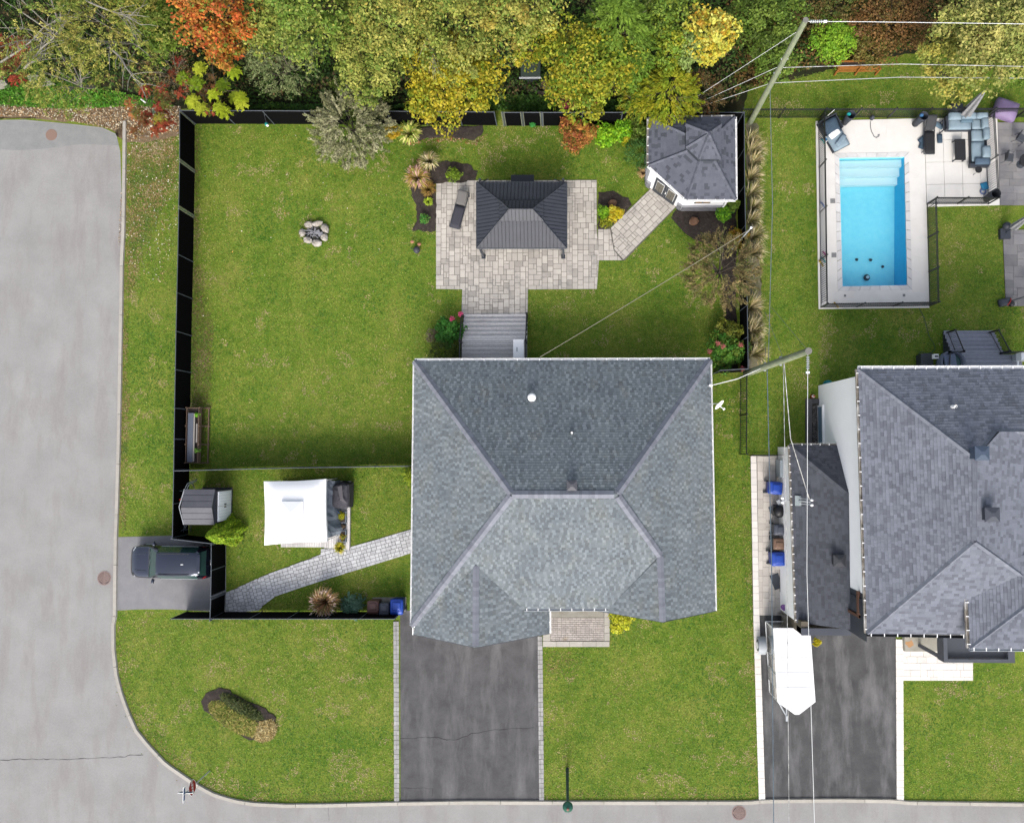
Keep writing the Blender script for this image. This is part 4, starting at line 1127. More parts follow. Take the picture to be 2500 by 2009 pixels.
for (u_, v_, s_, lb) in ((2033, 491, .29, 'upper larger one left of the pool'), (2036, 623, .29, 'lower larger one left of the pool'), (2063, 722, .13, 'small one below the pool at left'), (2207, 721, .15, 'small one below the pool at right')):
    c = P(u_, v_, .05); t = thing('skimmer_lid', 'square grey skimmer lid in the pool deck, '+lb, 'lid', (c.x, c.y, .05), 'lids in the pool deck')
    part(t, 'lid', MB().bb(c.x-s_/2, c.x+s_/2, c.y-s_/2, c.y+s_/2, .05, .06), mat('lid_grey', A('#b3b3b3'), rough=.7))
    part(t, 'knob', MB().tube((c.x, c.y, .06), (c.x, c.y, .066), .02), M_trim)
# upper terrace pavers at the right edge and lower patio
tr_ = sempty('terrace')
g = G([(2434.6, 300), (2560, 300), (2560, 502), (2440.6, 502)])
struct('terrace_base', MB().prism([(p.x, p.y) for p in g], -.02, .033), M_joint)
pave(tr_, [(p.x, p.y) for p in g], R(-1), .215, [(4, 2, 4), (5, 2, 2), (3, 2, 1)], M_slate, z0=.03, h=.03, seed=31, tf=lambda r: r.uniform(.95, 1.3))
lp = sempty('lower_patio')
g = G([(2447, 562), (2560, 562), (2560, 748), (2455, 748)])
struct('lower_patio_base', MB().prism([(p.x, p.y) for p in g], -.02, .033), M_joint)
pave(lp, [(p.x, p.y) for p in g], R(-2), .215, [(4, 3, 4), (3, 2, 2), (4, 2, 1)], M_slate, z0=.03, h=.03, seed=32, tf=lambda r: r.uniform(.85, 1.25))
# ================================================================ POOL FURNITURE
M_cush = mat('blue_cushion', A('#bfd6e4'), A('#aec8d8'), 3, rough=.9, bump=.2, bsc=30)
M_cushd = mat('slate_cushion', A('#5a7389'), A('#4a6075'), 4, rough=.9)
M_sling = mat('black_sling', A('#3a3b3f'), A('#303135'), 20, rough=.8)
M_rattan = mat('dark_frame', (.03, .035, .045), rough=.5)
sofa = thing('corner_sofa', 'pale blue L-shaped outdoor corner sofa inside the pool fence', 'sofa', tuple(P(2370, 340)))
def pbox(u0, v0, u1, v1, h): a, b = P(u0, v0, h), P(u1, v1, h); return min(a.x, b.x), max(a.x, b.x), min(a.y, b.y), max(a.y, b.y)
x0_, x1_, y0_, y1_ = pbox(2312, 282, 2412, 316, .4)
fx, fX, fy, fY = pbox(2370, 282, 2415, 405, .4)
part(sofa, 'frame', MB().bb(x0_, fX, y0_, y1_, .04, .25).bb(fx, fX, fy, y0_-.001, .04, .25), M_rattan)
def cush(par, u0, v0, u1, v1, z, th, nm='seat_cushion', m=None, rz=0, q=None):
    a, b = P(u0, v0, z+th/2), P(u1, v1, z+th/2)
    part(par, nm, MB().pad(((a.x+b.x)/2, (a.y+b.y)/2, z+th/2), (abs(a.x-b.x), abs(a.y-b.y), th), rz, q=q), m or M_cush, smooth=True)
cush(sofa, 2313, 291, 2371, 317, .25, .18); cush(sofa, 2372, 291, 2399, 316, .25, .18)
cush(sofa, 2371, 317, 2402, 345, .25, .18); cush(sofa, 2371, 345, 2404, 396, .25, .18)
cush(sofa, 2315, 275, 2347, 293, .42, .32, 'back_cushion'); cush(sofa, 2347, 276, 2383, 291, .42, .32, 'back_cushion')
cush(sofa, 2383, 276, 2412, 290, .42, .34, 'back_cushion'); cush(sofa, 2396, 288, 2413, 315, .42, .32, 'back_cushion')
cush(sofa, 2400, 312, 2416, 341, .42, .32, 'back_cushion'); cush(sofa, 2398, 357, 2418, 385, .42, .32, 'back_cushion')
cush(sofa, 2345, 288, 2376, 300, .44, .16, 'throw_pillow', mat('soft_blue', A('#83a1b5'), rough=.9))
cush(sofa, 2380, 386, 2418, 402, .42, .2, 'arm_pillow', mat('mid_blue', A('#7088a0'), rough=.9))
part(sofa, 'armrest', MB().bb(*pbox(2369, 399, 2416, 407, .5), .25, .5), M_rattan)
part(sofa, 'armrest', MB().bb(*pbox(2310, 284, 2316, 316, .5), .25, .52), M_rattan)
tb = thing('coffee_table', 'low black rectangular coffee table in front of the corner sofa', 'table', tuple(P(2346, 368)))
X_, Xx, Y_, Yy = pbox(2331, 340, 2358, 391, .42)
part(tb, 'tabletop', MB().bb(X_, Xx, Y_, Yy, .39, .43), M_sling)
for yy in (Y_+.06, Yy-.06): part(tb, 'leg_frame', MB().bb(X_, X_+.05, yy-.03, yy+.03, 0, .39).bb(Xx-.05, Xx, yy-.03, yy+.03, 0, .39).bb(X_+.05, Xx-.05, yy-.03, yy+.03, .001, .04), M_rattan)
def lounger(name, label, u0, v0, u1, v1, w, m1, m2, up=.45):
    a, b = P(u0, v0, .35), P(u1, v1, .35); c = (a+b)/2; d = (a-b); L_ = d.length; rz = math.atan2(d.y, d.x)
    t = thing(name, label, 'lounger', (c.x, c.y, 0), None, rz)
    sp = L_*.12
    part(t, 'seat_panel', MB().pad((-(L_/2-sp)/2-.0, 0, .33), (L_/2+sp, w-.06, .07), 0), m1, local=True, smooth=True)
    ang = .5; bl_ = L_/2-sp
    part(t, 'backrest', MB().pad((sp+bl_/2*.98, 0, .33+bl_*.22), (bl_*1.02, w-.06, .07), q=Quaternion((0, 1, 0), -.42)), m2, local=True, smooth=True)
    part(t, 'frame', MB().box((0, w/2-.02, .27), (L_, .04, .05)).box((0, -w/2+.02, .27), (L_, .04, .05)).box((L_/2, 0, .27), (.04, w-.081, .05)).box((-L_/2, 0, .27), (.04, w-.081, .05)), M_rattan, local=True)
    for sx in (-1, 1):
        for sy in (-1, 1): part(t, 'leg', MB().tube((sx*(L_/2-.2), sy*(w/2-.02), .25), (sx*(L_/2-.12), sy*(w/2+.03), 0), .02), M_rattan, local=True)
    return t
lounger('sun_lounger', 'black mesh sun lounger left of the corner sofa on the pool deck', 2270, 285, 2270, 375, .66, M_sling, mat('grey_sling', A('#56585c'), rough=.8))
lounger('sun_lounger', 'charcoal sun lounger with grey headrest on the paver patio beside the gazebo', 1133, 468, 1109, 556, .66, mat('charcoal_sling', A('#5a5a66'), rough=.85), mat('taupe_sling', A('#8d8a88'), rough=.85))
# day bed in the pool corner
a = P(2036, 327, .3); rz = R(-62)
db_ = thing('day_bed', 'tilted blue-grey day bed with cushions in the left corner of the pool deck', 'day bed', (a.x, a.y, 0), None, rz)
part(db_, 'frame', MB().box((0, 0, .18), (2.0, 1.15, .1)).box((-.95, 0, .45), (.06, 1.15, .5)).box((-.5, .55, .4), (.9, .05, .3)), M_rattan, local=True)
part(db_, 'seat_cushion', MB().pad((.45, 0, .31), (1.1, 1.05, .16), 0), M_cush, local=True, smooth=True)
part(db_, 'back_cushion', MB().pad((-.45, 0, .48), (.85, .9, .22), q=Quaternion((0, 1, 0), .3)), M_cushd, local=True, smooth=True)
part(db_, 'towel', MB().pad((.05, -.05, .44), (.35, .7, .05), .2), M_plastic_w, local=True)
part(db_, 'bolster', MB().pad((.55, .1, .45), (.28, .8, .14), .45), mat('pale_blue', A('#a9c2d4'), rough=.9), local=True, smooth=True)
for sx in (-1, 1):
    for sy in (-1, 1): part(db_, 'leg', MB().box((sx*.9, sy*.5, .065), (.06, .06, .13)), M_rattan, local=True)
def barrel(label, u, v, r, h, fill=None, lean=0):
    c = P(u, v); t = thing('planter_barrel', label, 'barrel', (c.x, c.y, 0), 'tall dark barrels by the pool')
    part(t, 'shell', MB().lathe((c.x, c.y, .05), [(r*.72, 0), (r*.8, h*.5), (r, h), (r*.95, h+.02), (r*.9, h-.02), (r*.7, h*.25), (.01, h*.2)], 22), mat('barrel_grey', A('#4f5560'), rough=.6), smooth=True)
    if fill: part(t, 'content', MB().rock((c.x-.08, c.y+.1, h-.12), .14, .1, .12, 3), fill)
M_teal = mat('teal_plastic', A('#34cfd0'), rough=.4)
barrel('tall dark barrel holding teal pool toys by the day bed', 2060, 301, .27, 1.1, M_teal)
barrel('tall dark barrel holding a blue and white toy left of the black sun lounger', 2233, 304, .27, 1.1, mat('toy_blue', A('#5e9bd6'), rough=.5))
barrel('open dark barrel standing in the lower right corner of the lounge area', 2407, 487, .29, 1.0)
for (u_, v_, rz, m, lb) in ((2294, 339, 1.6, M_cushd, 'blue pillow lying flat on the deck between lounger and coffee table'), (2252, 340, .7, M_cushd, 'dark blue pillow half under the left edge of the black sun lounger'), (2251, 353, 1.2, M_cushd, 'lowest dark blue pillow beside the black sun lounger'), (2292, 307, 2.6, mat('pillow_pale', A('#86a3b9'), rough=.9), 'pale blue pillow leaning beside the sofa arm')):
    c = P(u_, v_, .1); single('pillow', MB().pad((c.x, c.y, .11), (.55, .3, .13), rz), m, lb, 'pillow', smooth=True, base=(c.x, c.y, .05))
c = P(2303, 305, .5); t = thing('armchair_frame', 'narrow black metal frame side chair between pillow and sofa', 'chair', (c.x, c.y, 0))
part(t, 'side_frame', MB().bb(c.x-.03, c.x+.03, c.y-.35, c.y+.3, .5, .54).bb(c.x-.03, c.x+.03, c.y-.35, c.y-.3, 0, .5).bb(c.x-.03, c.x+.03, c.y+.25, c.y+.3, 0, .5), M_rattan); part(t, 'seat', MB().bb(c.x+.04, c.x+.16, c.y-.3, c.y+.25, .36, .4), M_sling)
c = P(2390, 414, .5); t = thing('side_stool', 'small round dark side stool below the sofa end', 'stool', (c.x, c.y, 0))
part(t, 'seat', MB().lathe((c.x, c.y, .45), [(.2, 0), (.2, .04)], 20), M_sling)
for k in range(3): part(t, 'leg', MB().tube((c.x+.12*math.cos(k*2.1), c.y+.12*math.sin(k*2.1), .45), (c.x+.2*math.cos(k*2.1), c.y+.2*math.sin(k*2.1), .05), .012), M_rattan)
# closed parasols
def closed_parasol(label, b_, t_, m, r=.22):
    t = thing('closed_parasol', label, 'parasol', tuple(b_))
    part(t, 'pole', MB().tube(b_, t_, .03), M_rattan)
    d = (t_-b_); q0 = b_+d*.30; n = 12; b = MB(); vs = []
    ax = d.normalized(); u_ = ax.orthogonal().normalized(); w2 = ax.cross(u_)
    for f, rr in ((.28, r*1.0), (.55, r*.75), (.8, r*.45), (.97, .04)):
        for k in range(n): vs.append(b_+d*f+(u_*math.cos(k*math.tau/n)+w2*math.sin(k*math.tau/n))*rr*(1.25 if k % 2 else .75))
    fs = []
    for j in range(3): fs += [(j*n+k, j*n+(k+1) % n, (j+1)*n+(k+1) % n, (j+1)*n+k) for k in range(n)]
    part(t, 'folded_canopy', b.add(vs, fs), m)
    part(t, 'base', MB().box((b_.x, b_.y, .12), (.6, .6, .22)), M_trim)
    return t
M_par = mat('parasol_cloth', A('#c9c9ca'), A('#a5a6aa'), 6, rough=.9)
closed_parasol('grey and white folded parasol leaning over the black fence behind the sofa', P(2340, 300, .05), P(2408, 218, 3.0), M_par, .26)
closed_parasol('pale folded parasol on the lower grey patio at the right edge', P(2452, 572, .1), P(2530, 515, 2.4), M_par, .2)
c = P(2335, 268, .4); single('dark_pouf', MB().pad((c.x, c.y, .35), (.75, .7, .7), 0), M_trim, 'dark square pouf standing behind the sofa outside the picket fence', 'pouf', smooth=True, base=(c.x, c.y, 0))
c = P(2456, 268, .5); single('bean_bag', MB().pad((c.x, c.y, .42), (1.35, 1.15, .8), -.35, soft=.7), mat('lilac', A('#b9a2cf'), A('#a790c0'), 2, rough=.6), 'large lilac bean bag beside the fence corner at the right', 'bean bag', smooth=True, base=(c.x, c.y, 0))
c = P(2404, 455, .1); single('blue_towel', MB().pad((c.x, c.y, .1), (.42, .45, .1), .3), mat('bright_blue', A('#49b6ea'), rough=.8), 'crumpled bright blue towel on the deck above the corner barrel', 'towel', smooth=True, base=(c.x, c.y, .05))
c = P(2400, 468, .1); single('swim_ring', MB().lathe((c.x, c.y, .08), [(.1, .03), (.15, .07), (.2, .03), (.15, .0), (.1, .03)], 20, cap=False), mat('ring_blue', A('#8a9ccf'), rough=.4), 'small blue swim ring next to the crumpled blue towel', 'swim ring', smooth=True, base=(c.x, c.y, .05))
def chair(u, v, rz, lb):
    c = P(u, v, .4); t = thing('patio_chair', lb, 'chair', (c.x, c.y, 0), 'grey chairs on the terrace', rz)
    m = mat('chair_grey', A('#62666e'), rough=.6)
    part(t, 'seat', MB().box((0, 0, .43), (.5, .48, .03)), m, local=True)
    part(t, 'backrest', MB().box((-.25, 0, .68), (.03, .46, .45), ry=-.2), m, local=True)
    for sy in (-1, 1): part(t, 'armrest', MB().path([(-.28, sy*.27, .66), (.15, sy*.27, .64), (.24, sy*.27, .02)], .014), m, local=True)
    for sy in (-1, 1): part(t, 'leg', MB().tube((-.2, sy*.24, .43), (-.3, sy*.26, .02), .014), m, local=True)
chair(2463, 385, R(-8), 'grey patio chair facing the round table on the terrace')
chair(2492, 338, R(-30), 'grey patio chair cut by the right picture edge, above the other chair')
c = P(2502, 395, .5); t = thing('round_table', 'round dark table at the right edge of the terrace', 'table', (c.x, c.y, 0))
part(t, 'tabletop', MB().lathe((c.x, c.y, .68), [(.42, 0), (.42, .05)], 26), M_sling); part(t, 'base', MB().lathe((c.x, c.y, .06), [(.25, 0), (.08, .05), (.06, .62)], 14), M_trim)
c = P(2458, 552, .3); single('rubber_ball', MB().ell((c.x, c.y, .3), (.24, .24, .24)), M_trim, 'black ball at the upper corner of the lower patio', 'ball', smooth=True, base=(c.x, c.y, .05))
c = P(2455, 738, .2); t = thing('sports_bag', 'black and red sports bag at the lower corner of the lower patio', 'bag', (c.x, c.y, 0))
part(t, 'bag', MB().pad((c.x-.05, c.y, .2), (.75, .45, .34), .2), M_trim, smooth=True); part(t, 'strap', MB().path([(c.x+.05, c.y-.2, .3), (c.x+.15, c.y, .42), (c.x+.25, c.y+.2, .3)], .035), mat('red', A('#d63a35'), rough=.6))
part(t, 'helmet', MB().ell((c.x+.3, c.y-.1, .25), (.19, .19, .17)), M_blackmetal, smooth=True)
c = P(2493, 727, .3); single('umbrella_arm', MB().tube(P(2470, 735, .2), P(2510, 722, .6), .04), M_trim, 'thin dark pole lying across the lower patio', 'pole')
# coloured pool toys at the fence, hose, path light
tmats = [mat('pink', A('#ef4fb0'), rough=.5), mat('yellow', A('#f2c93d'), rough=.5), M_teal, mat('orange', A('#ee6b4a'), rough=.5), mat('blue_toy', A('#5b8fd9'), rough=.5)]
for u_, v_, k, lb in ((2014, 620, 0, 'pink pool toy against the left pool fence'), (2010, 633, 2, 'teal pool noodle below the pink toy'), (2005, 642, 1, 'yellow pool noodle lowest of the toys at the left pool fence'), (2007, 322, 3, 'orange toy behind the day bed at the fence'), (2010, 345, 2, 'teal toy board beside the pool fence near the day bed'), (2008, 498, 4, 'blue toy leaning at the left pool fence'), (2042, 744, 1, 'yellow toy frame behind the lower pool fence')):
    c = P(u_, v_, .15); single('pool_toy', MB().path([(c.x-.12, c.y+.15, .1), (c.x, c.y, .16), (c.x+.12, c.y-.17, .1)], .045, 8), tmats[k], lb, 'pool toy', 'pool toys', smooth=True, base=(c.x, c.y, .05))
c = P(2016, 342, .2); t = thing('bucket', 'white bucket with blue water behind the day bed', 'bucket', (c.x, c.y, .05)); part(t, 'pail', MB().lathe((c.x, c.y, .05), [(.1, 0), (.14, .28), (.125, .28), (.1, .1)], 18), M_plastic_w, smooth=True); part(t, 'water', MB().lathe((c.x, c.y, .25), [(.125, 0), (.01, .001)], 18), mat('bucket_blue', A('#4f9ed8'), rough=.2))
single('pool_pole', MB().tube(P(2010, 292, .1), P(2037, 269, 1.3), .02), M_whitemetal, 'thin white pole leaning on the fence behind the day bed', 'pole')
single('cable', MB().path([P(*x, .08) for x in ((2125, 297), (2125, 310), (2128, 322), (2134, 334), (2140, 337), (2146, 333), (2147, 329), (2143, 331))], .015), M_trim, 'thin dark cable coiled on the pale pool deck', 'cable')
c = P(2131, 286, .3); single('filter_valve', MB().ell((c.x, c.y, .2), (.13, .16, .2)), M_trim, 'small black pump valve in the grass above the pool deck', 'valve', smooth=True, base=(c.x, c.y, 0))
single('garden_hose', MB().path([P(*x, .03) for x in ((2214, 700), (2228, 722), (2240, 745), (2256, 775), (2263, 800), (2268, 820), (2280, 840), (2283, 852), (2275, 861), (2262, 863), (2250, 858), (2243, 862), (2246, 866), (2262, 866))], .014), mat('hose_green', A('#3f6b5c'), rough=.5), 'thin green garden hose running from the pool across the lawn to the deck', 'hose')
# ================================================================ HARD-TOP GAZEBO ON THE PATIO
M_roofm = mat('charcoal_steel', A('#575b66'), A('#4d515c'), 2, rough=.55, spec=.4)
gz = thing('hardtop_gazebo', 'charcoal two-tier metal gazebo roof on posts over the paver patio', 'gazebo', tuple(P(1273, 525)))
def seam_plane(par, pts, m, name='roof_panel', sp=.21, th=.03):
    a, n = plane(*pts[:3])
    xd = n.cross(Vector((0, 0, 1))).normalized(); yd = n.cross(xd); yd = yd if yd.z > 0 else -yd
    b = MB(); slab(b, pts, th); part(par, name, b, m)
    o = min(pts, key=lambda p: p.z); p2 = [((p-o).dot(xd), (p-o).dot(yd)) for p in pts]
    if xd.cross(yd).dot(n) < 0: pass
    p2c = ccw(p2); x = min(p[0] for p in p2)+sp/2; x1 = max(p[0] for p in p2); b = MB()
    while x < x1:
        c = clip([(x-.014, -1), (x+.014, -1), (x+.014, 9), (x-.014, 9)], p2c)
        if len(c) > 2:
            k = len(c); bt = [o+xd*q[0]+yd*q[1] for q in c]; b.add(bt+[p+n*.018 for p in bt], [list(range(k, 2*k)), list(range(k, 2*k))[::-1]]+[(i, (i+1) % k, k+(i+1) % k, k+i) for i in range(k)])
        x += sp
    part(par, 'standing_seams', b, m, stuff=True)
hg, ht_ = 2.25, 3.05
c4 = [P(1164, 445, hg), P(1383, 445, hg), P(1383, 606, hg), P(1164, 606, hg)]
rl, rr_ = P(1243, 511, ht_+.1), P(1300, 511, ht_+.1)
i4 = [c4[0].lerp(rl, .8), c4[1].lerp(rr_, .8), c4[2].lerp(rr_, .8), c4[3].lerp(rl, .8)]
for a, b_ in ((0, 1), (1, 2), (2, 3), (3, 0)): seam_plane(gz, [c4[a], c4[b_], i4[b_], i4[a]], M_roofm)
up = Vector((0, 0, .2)); o4 = [P(1219, 489, 2.95), P(1327, 489, 2.95), P(1327, 540, 2.95), P(1219, 540, 2.95)]
rl2, rr2 = P(1243, 511, 3.4), P(1300, 511, 3.4)
for pts in ([o4[0], o4[1], rr2, rl2], [o4[1], o4[2], rr2], [o4[2], o4[3], rl2, rr2], [o4[3], o4[0], rl2]): seam_plane(gz, pts, M_roofm)
for a, b_ in ((c4[0], i4[0]), (c4[1], i4[1]), (c4[2], i4[2]), (c4[3], i4[3]), (o4[0], rl2), (o4[1], rr2), (o4[2], rr2), (o4[3], rl2), (rl2, rr2)):
    part(gz, 'hip_bar', MB().tube(a+Vector((0, 0, .02)), b_+Vector((0, 0, .02)), .03, n=6), M_roofm)
for k in range(4):
    a, b_ = c4[k], c4[(k+1) % 4]; part(gz, 'fascia', MB().tube(a-Vector((0, 0, .04)), b_-Vector((0, 0, .04)), .05, n=6), M_trim)
for (u_, v_) in ((1181, 628), (1375, 628), (1181, 470), (1375, 470)):
    p = P(u_, v_, 0); t_ = P(1172 if u_ < 1200 else 1374, 604 if v_ > 500 else 452, 2.2)
    tx, ty = p.x, p.y
    part(gz, 'post', MB().bb(tx-.06, tx+.06, ty-.06, ty+.06, .06, 2.2).bb(tx-.12, tx+.12, ty-.12, ty+.12, .06, .12), M_trim)
    part(gz, 'bracket', MB().tube((tx, ty, 1.7), (tx+(.5 if u_ < 1200 else -.5), ty, 2.18), .03, n=6), M_trim)
p = P(1276, 440, .6); t = thing('patio_cabinet', 'long dark low cabinet just behind the gazebo roof', 'cabinet', (p.x, p.y, 0))
part(t, 'body', MB().bb(p.x-.65, p.x+.65, p.y-.2, p.y+.2, .0, .82), M_trim); part(t, 'top', MB().bb(p.x-.68, p.x+.68, p.y-.22, p.y+.22, .82, .86), mat('cabinet_top', A('#4c4f59'), rough=.6))
# ================================================================ GARDEN PAVILION
pv = thing('garden_pavilion', 'white garden pavilion with grey shingle roof, small cupola and cut corner with black doors', 'pavilion', tuple(P(1700, 420)))
hp_, hq = 2.4, 3.45
E5 = [P(1584, 288, hp_), P(1794, 286, hp_), P(1796, 487, hp_), P(1675, 487, hp_), P(1583, 404, hp_)]
ap = P(1731, 326, hq+.55)
pal_t = lambda r, i, j: r.choice([.64, .72, .98, 1.02, 1.05, 1.08, 1.0, 1.04])
cu = [P(1675, 304, 3.45), P(1760, 304, 3.45), P(1760, 389, 3.45), P(1706, 389, 3.45), P(1675, 360, 3.45)]
M_stn = mat('wall_stone', A('#b9b9c0'), A('#96969f'), 5, rough=.9, bump=.5, bsc=20, tone=True)
apm = P(1724, 350, 3.45); sh = []
for k in range(5):
    a, b_ = E5[k], E5[(k+1) % 5]
    b = MB(); slab(b, [a, b_, apm], .05); part(pv, 'roof', b, M_under)
    sh += shingles([a, b_, apm], .175, lambda r, i, j: r.choice([.17, .21, .26, .3]), pal_t, seed=80+k, lift=.02)
apc = P(1731, 326, 4.05); up = []
for k in range(5):
    a, b_ = cu[k], cu[(k+1) % 5]
    b = MB(); slab(b, [a, b_, apc], .04); part(pv, 'cupola_roof', b, M_under)
    up += shingles([a, b_, apc], .175, lambda r, i, j: r.choice([.17, .21, .26]), pal_t, seed=90+k, lift=.02)
sh = sorted(sh, key=lambda q: -q[3])
pieces(pv, 'shingle', sh[:225]+up[:75], M_shp, 300)
if len(sh) > 225: pieces(pv, 'shingle', sh[225:]+up[75:], M_shp, 0, 'shingles')
part(pv, 'cupola_wall', MB().prism([(q.x*.985+.12, q.y) for q in cu], 3.0, 3.42), M_trim)
for k in range(5):
    part(pv, 'ridge_cap', caps((E5[k], apm), .26, .18), M_shp, stuff=True); part(pv, 'ridge_cap', caps((cu[k], apc), .24, .18), M_shp, stuff=True)
cen = sum(E5, Vector())/5
for k in range(5):
    a, b_ = E5[k], E5[(k+1) % 5]; o = ((a+b_)/2-cen); gutter(pv, a, b_, M_dirtygutter if k in (0, 4) else M_whitemetal, M_whitemetal, (o.x, o.y, 0), .09, .55)
W5 = [q.lerp(cen, .055) for q in E5]
W5[3] = P(1661, 513); W5[3].z = 0; W5[2] = Vector((E5[2].x-.35, W5[3].y, 0)); W5[4] = Vector((E5[4].x+.12, P(1589, 452).y, 0)); W5[0] = Vector((W5[4].x, E5[0].y-.3, 0)); W5[1] = Vector((W5[2].x, E5[1].y-.3, 0))
part(pv, 'wall', MB().prism([(q.x, q.y) for q in W5], .0, hp_-.03), mat('pavilion_white', (.72, .72, .74), rough=.7))
sb = MB()
for k in (2, 3, 4):
    a, b_ = Vector((W5[k].x, W5[k].y, 0)), Vector((W5[(k+1) % 5].x, W5[(k+1) % 5].y, 0)); L_ = (b_-a).length; d = (b_-a).normalized(); rz = math.atan2(d.y, d.x); nn = Vector((d.y, -d.x, 0))
    if nn.dot(a-Vector((cen.x, cen.y, 0))) < 0: nn = -nn
    if k == 3: segs = [(0, .12), (.88, 1)]
    else: segs = [(0, 1)]
    for s0, s1 in segs:
        x = s0*L_
        row = 0
        while row < 5:
            x = s0*L_
            while x < s1*L_-.02:
                w = min(random.uniform(.2, .42), s1*L_-x); c = a+d*(x+w/2)+nn*random.uniform(.03, .05)
                sb = MB().box((c.x, c.y, .09+row*.155), (w-.015, .08, .14), rz)
                part(pv, 'stone', MB().add(sb.v, sb.f, random.uniform(.8, 1.2)), M_stn) 
                x += w
            row += 1
        c0 = a+d*(s0*L_); c1 = a+d*(s1*L_); m_ = (c0+c1)/2+nn*.05
        part(pv, 'sill', MB().box((m_.x, m_.y, .84), ((c1-c0).length+.02, .12, .05), rz), mat('sill', A('#c9cad0'), rough=.7))
a, b_ = W5[3], W5[4]; d = (b_-a); L_ = d.length; d = d.normalized(); rz = math.atan2(d.y, d.x); nn = Vector((-1, -1, 0)).normalized(); nn = (nn-d*nn.dot(d)).normalized()
for k, (f, s) in enumerate(((.345, 1), (.655, -1))):
    c = Vector((a.x, a.y, 0))+d*(L_*f)+nn*.03
    dd = part(pv, 'door', MB().box((c.x, c.y, 1.05), (L_*.30, .06, 2.06), rz), M_trim)
    c2 = c+nn*.035; part(dd, 'frame', MB().box((c2.x, c2.y, 1.2), (L_*.20, .02, 1.35), rz), M_whitemetal)
    c2 = c+nn*.05; part(dd, 'pane', MB().box((c2.x, c2.y, 1.2), (L_*.185, .015, 1.28), rz), mat('door_glass', (.07, .065, .05), rough=.08, spec=.7))
    if k == 0:
        c3 = c+d*(L_*.13)+nn*.07; part(dd, 'handle', MB().box((c3.x, c3.y, 1.05), (.05, .05, .22), rz), M_whitemetal)
c = P(1716, 492, 1.6); yy = W5[2].y
ww = part(pv, 'window', MB().bb(c.x-.46, c.x+.46, yy-.06, yy-.001, 1.35, 1.95), M_trim)
for s in (-1, 1): part(ww, 'pane', MB().bb(c.x+s*.22-.18, c.x+s*.22+.18, yy-.07, yy-.061, 1.42, 1.88), mat('amber_glass', (.22, .15, .09), rough=.1, spec=.6))
part(pv, 'downspout', MB().box((W5[2].x-.02, yy-.1, 1.2), (.08, .06, 2.2)).box((W5[2].x+.1, yy-.22, .12), (.5, .08, .08), -.35), M_whitemetal)
# ================================================================ BACK DECK OF THE BUNGALOW
bk = thing('wooden_back_deck', 'weathered grey wooden deck with full-width stairs behind the bungalow', 'deck')
xa, xb = P(1129, 840, .6).x, P(1287, 840, .6).x; yt = P(1200, 768, .1).y; yb_ = P(1200, 832, .9).y
for k in range(6):
    z = .15*(k+1); s0 = yt-(yt-yb_)*k/6; s1 = yt-(yt-yb_)*(k+1)/6
    for m_ in range(2):
        q0 = s0+(.02 if m_ == 0 else 0)-(s0-s1)*m_/2; q1 = s0-(s0-s1)*(m_+1)/2
        part(bk, 'tread', MB().bb(xa, xb, q1+.008, q0-.004, z-.04, z, random.uniform(.9, 1.1)), M_wood_g)
    part(bk, 'riser', MB().bb(xa+.02, xb-.02, s1-.02, s0-.06, 0, z-.041, .55), M_wood_g)
n = 14; ye = NW.y-.3
for k in range(n):
    q0 = yb_-(yb_-ye)*k/n; q1 = yb_-(yb_-ye)*(k+1)/n
    part(bk, 'board', MB().bb(xa, xb, q1+.006, q0-.006, .87, .91, random.uniform(.7, 1.0)), M_wood_g)
part(bk, 'skirt', MB().bb(xa+.03, xb-.03, ye, yb_-.02, 0, .865, .5), M_wood_g)
for (u0, u1) in ((1127, 1122), (1283, 1280)):
    xx = P(u0+3, 800, .5).x
    railing(bk, Vector((xx+(.0 if u0 < 1200 else .02), yt-.1, .1)), Vector((xx, yb_-.1, .9)), .95)
    railing(bk, Vector((xx, yb_-.15, .9)), Vector((xx, ye+.1, .9)), .95)
c = P(1266, 853, 1.7); fr_ = thing('deck_fridge', 'white lidded chest standing on the back deck by the right railing', 'chest', (c.x, c.y, .91))
part(fr_, 'body', MB().bb(c.x-.29, c.x+.29, c.y-.60, c.y+.55, .91, 1.62), M_plastic_w)
part(fr_, 'lid', MB().bb(c.x-.31, c.x+.31, c.y-.62, c.y+.57, 1.622, 1.70), M_plastic_w)
part(fr_, 'handle', MB().bb(c.x-.12, c.x-.06, c.y-.12, c.y+.12, 1.70, 1.73), M_greymetal)
part(fr_, 'seam', MB().bb(c.x-.31, c.x+.31, c.y-.50, c.y-.48, 1.7, 1.705), M_greymetal)
# ================================================================ SHED
sx0, sx1 = P(447, 1237, 2.2).x, P(521, 1237, 2.25).x; sy1, sy0 = P(480, 1194, 2.1).y, P(480, 1281, 2.1).y
sd_ = thing('resin_shed', 'grey garden shed with ribbed roof and white double doors, beside the fence', 'shed')
M_srf = mat('shed_roof', A('#83838c'), A('#777780'), 2, rough=.6)
sm = (sy0+sy1)/2; zr = 2.45
for s, y in ((1, sy1), (-1, sy0)):
    for k in range(3):
        f0, f1 = k/3+.01, (k+1)/3-.012
        def pt2(f, x): return Vector((x, y+(sm-y)*f, 2.1+(zr-2.1)*f))
        q = [pt2(f0, sx0), pt2(f0, sx1), pt2(f1, sx1), pt2(f1, sx0)]
        part(sd_, 'roof_panel', MB().add(q+[p-Vector((0, 0, .05)) for p in q], [(0, 1, 2, 3), (7, 6, 5, 4), (0, 4, 5, 1), (1, 5, 6, 2), (2, 6, 7, 3), (3, 7, 4, 0)]), M_srf)
M_swall = mat('shed_wall', A('#4d4e60'), rough=.6)
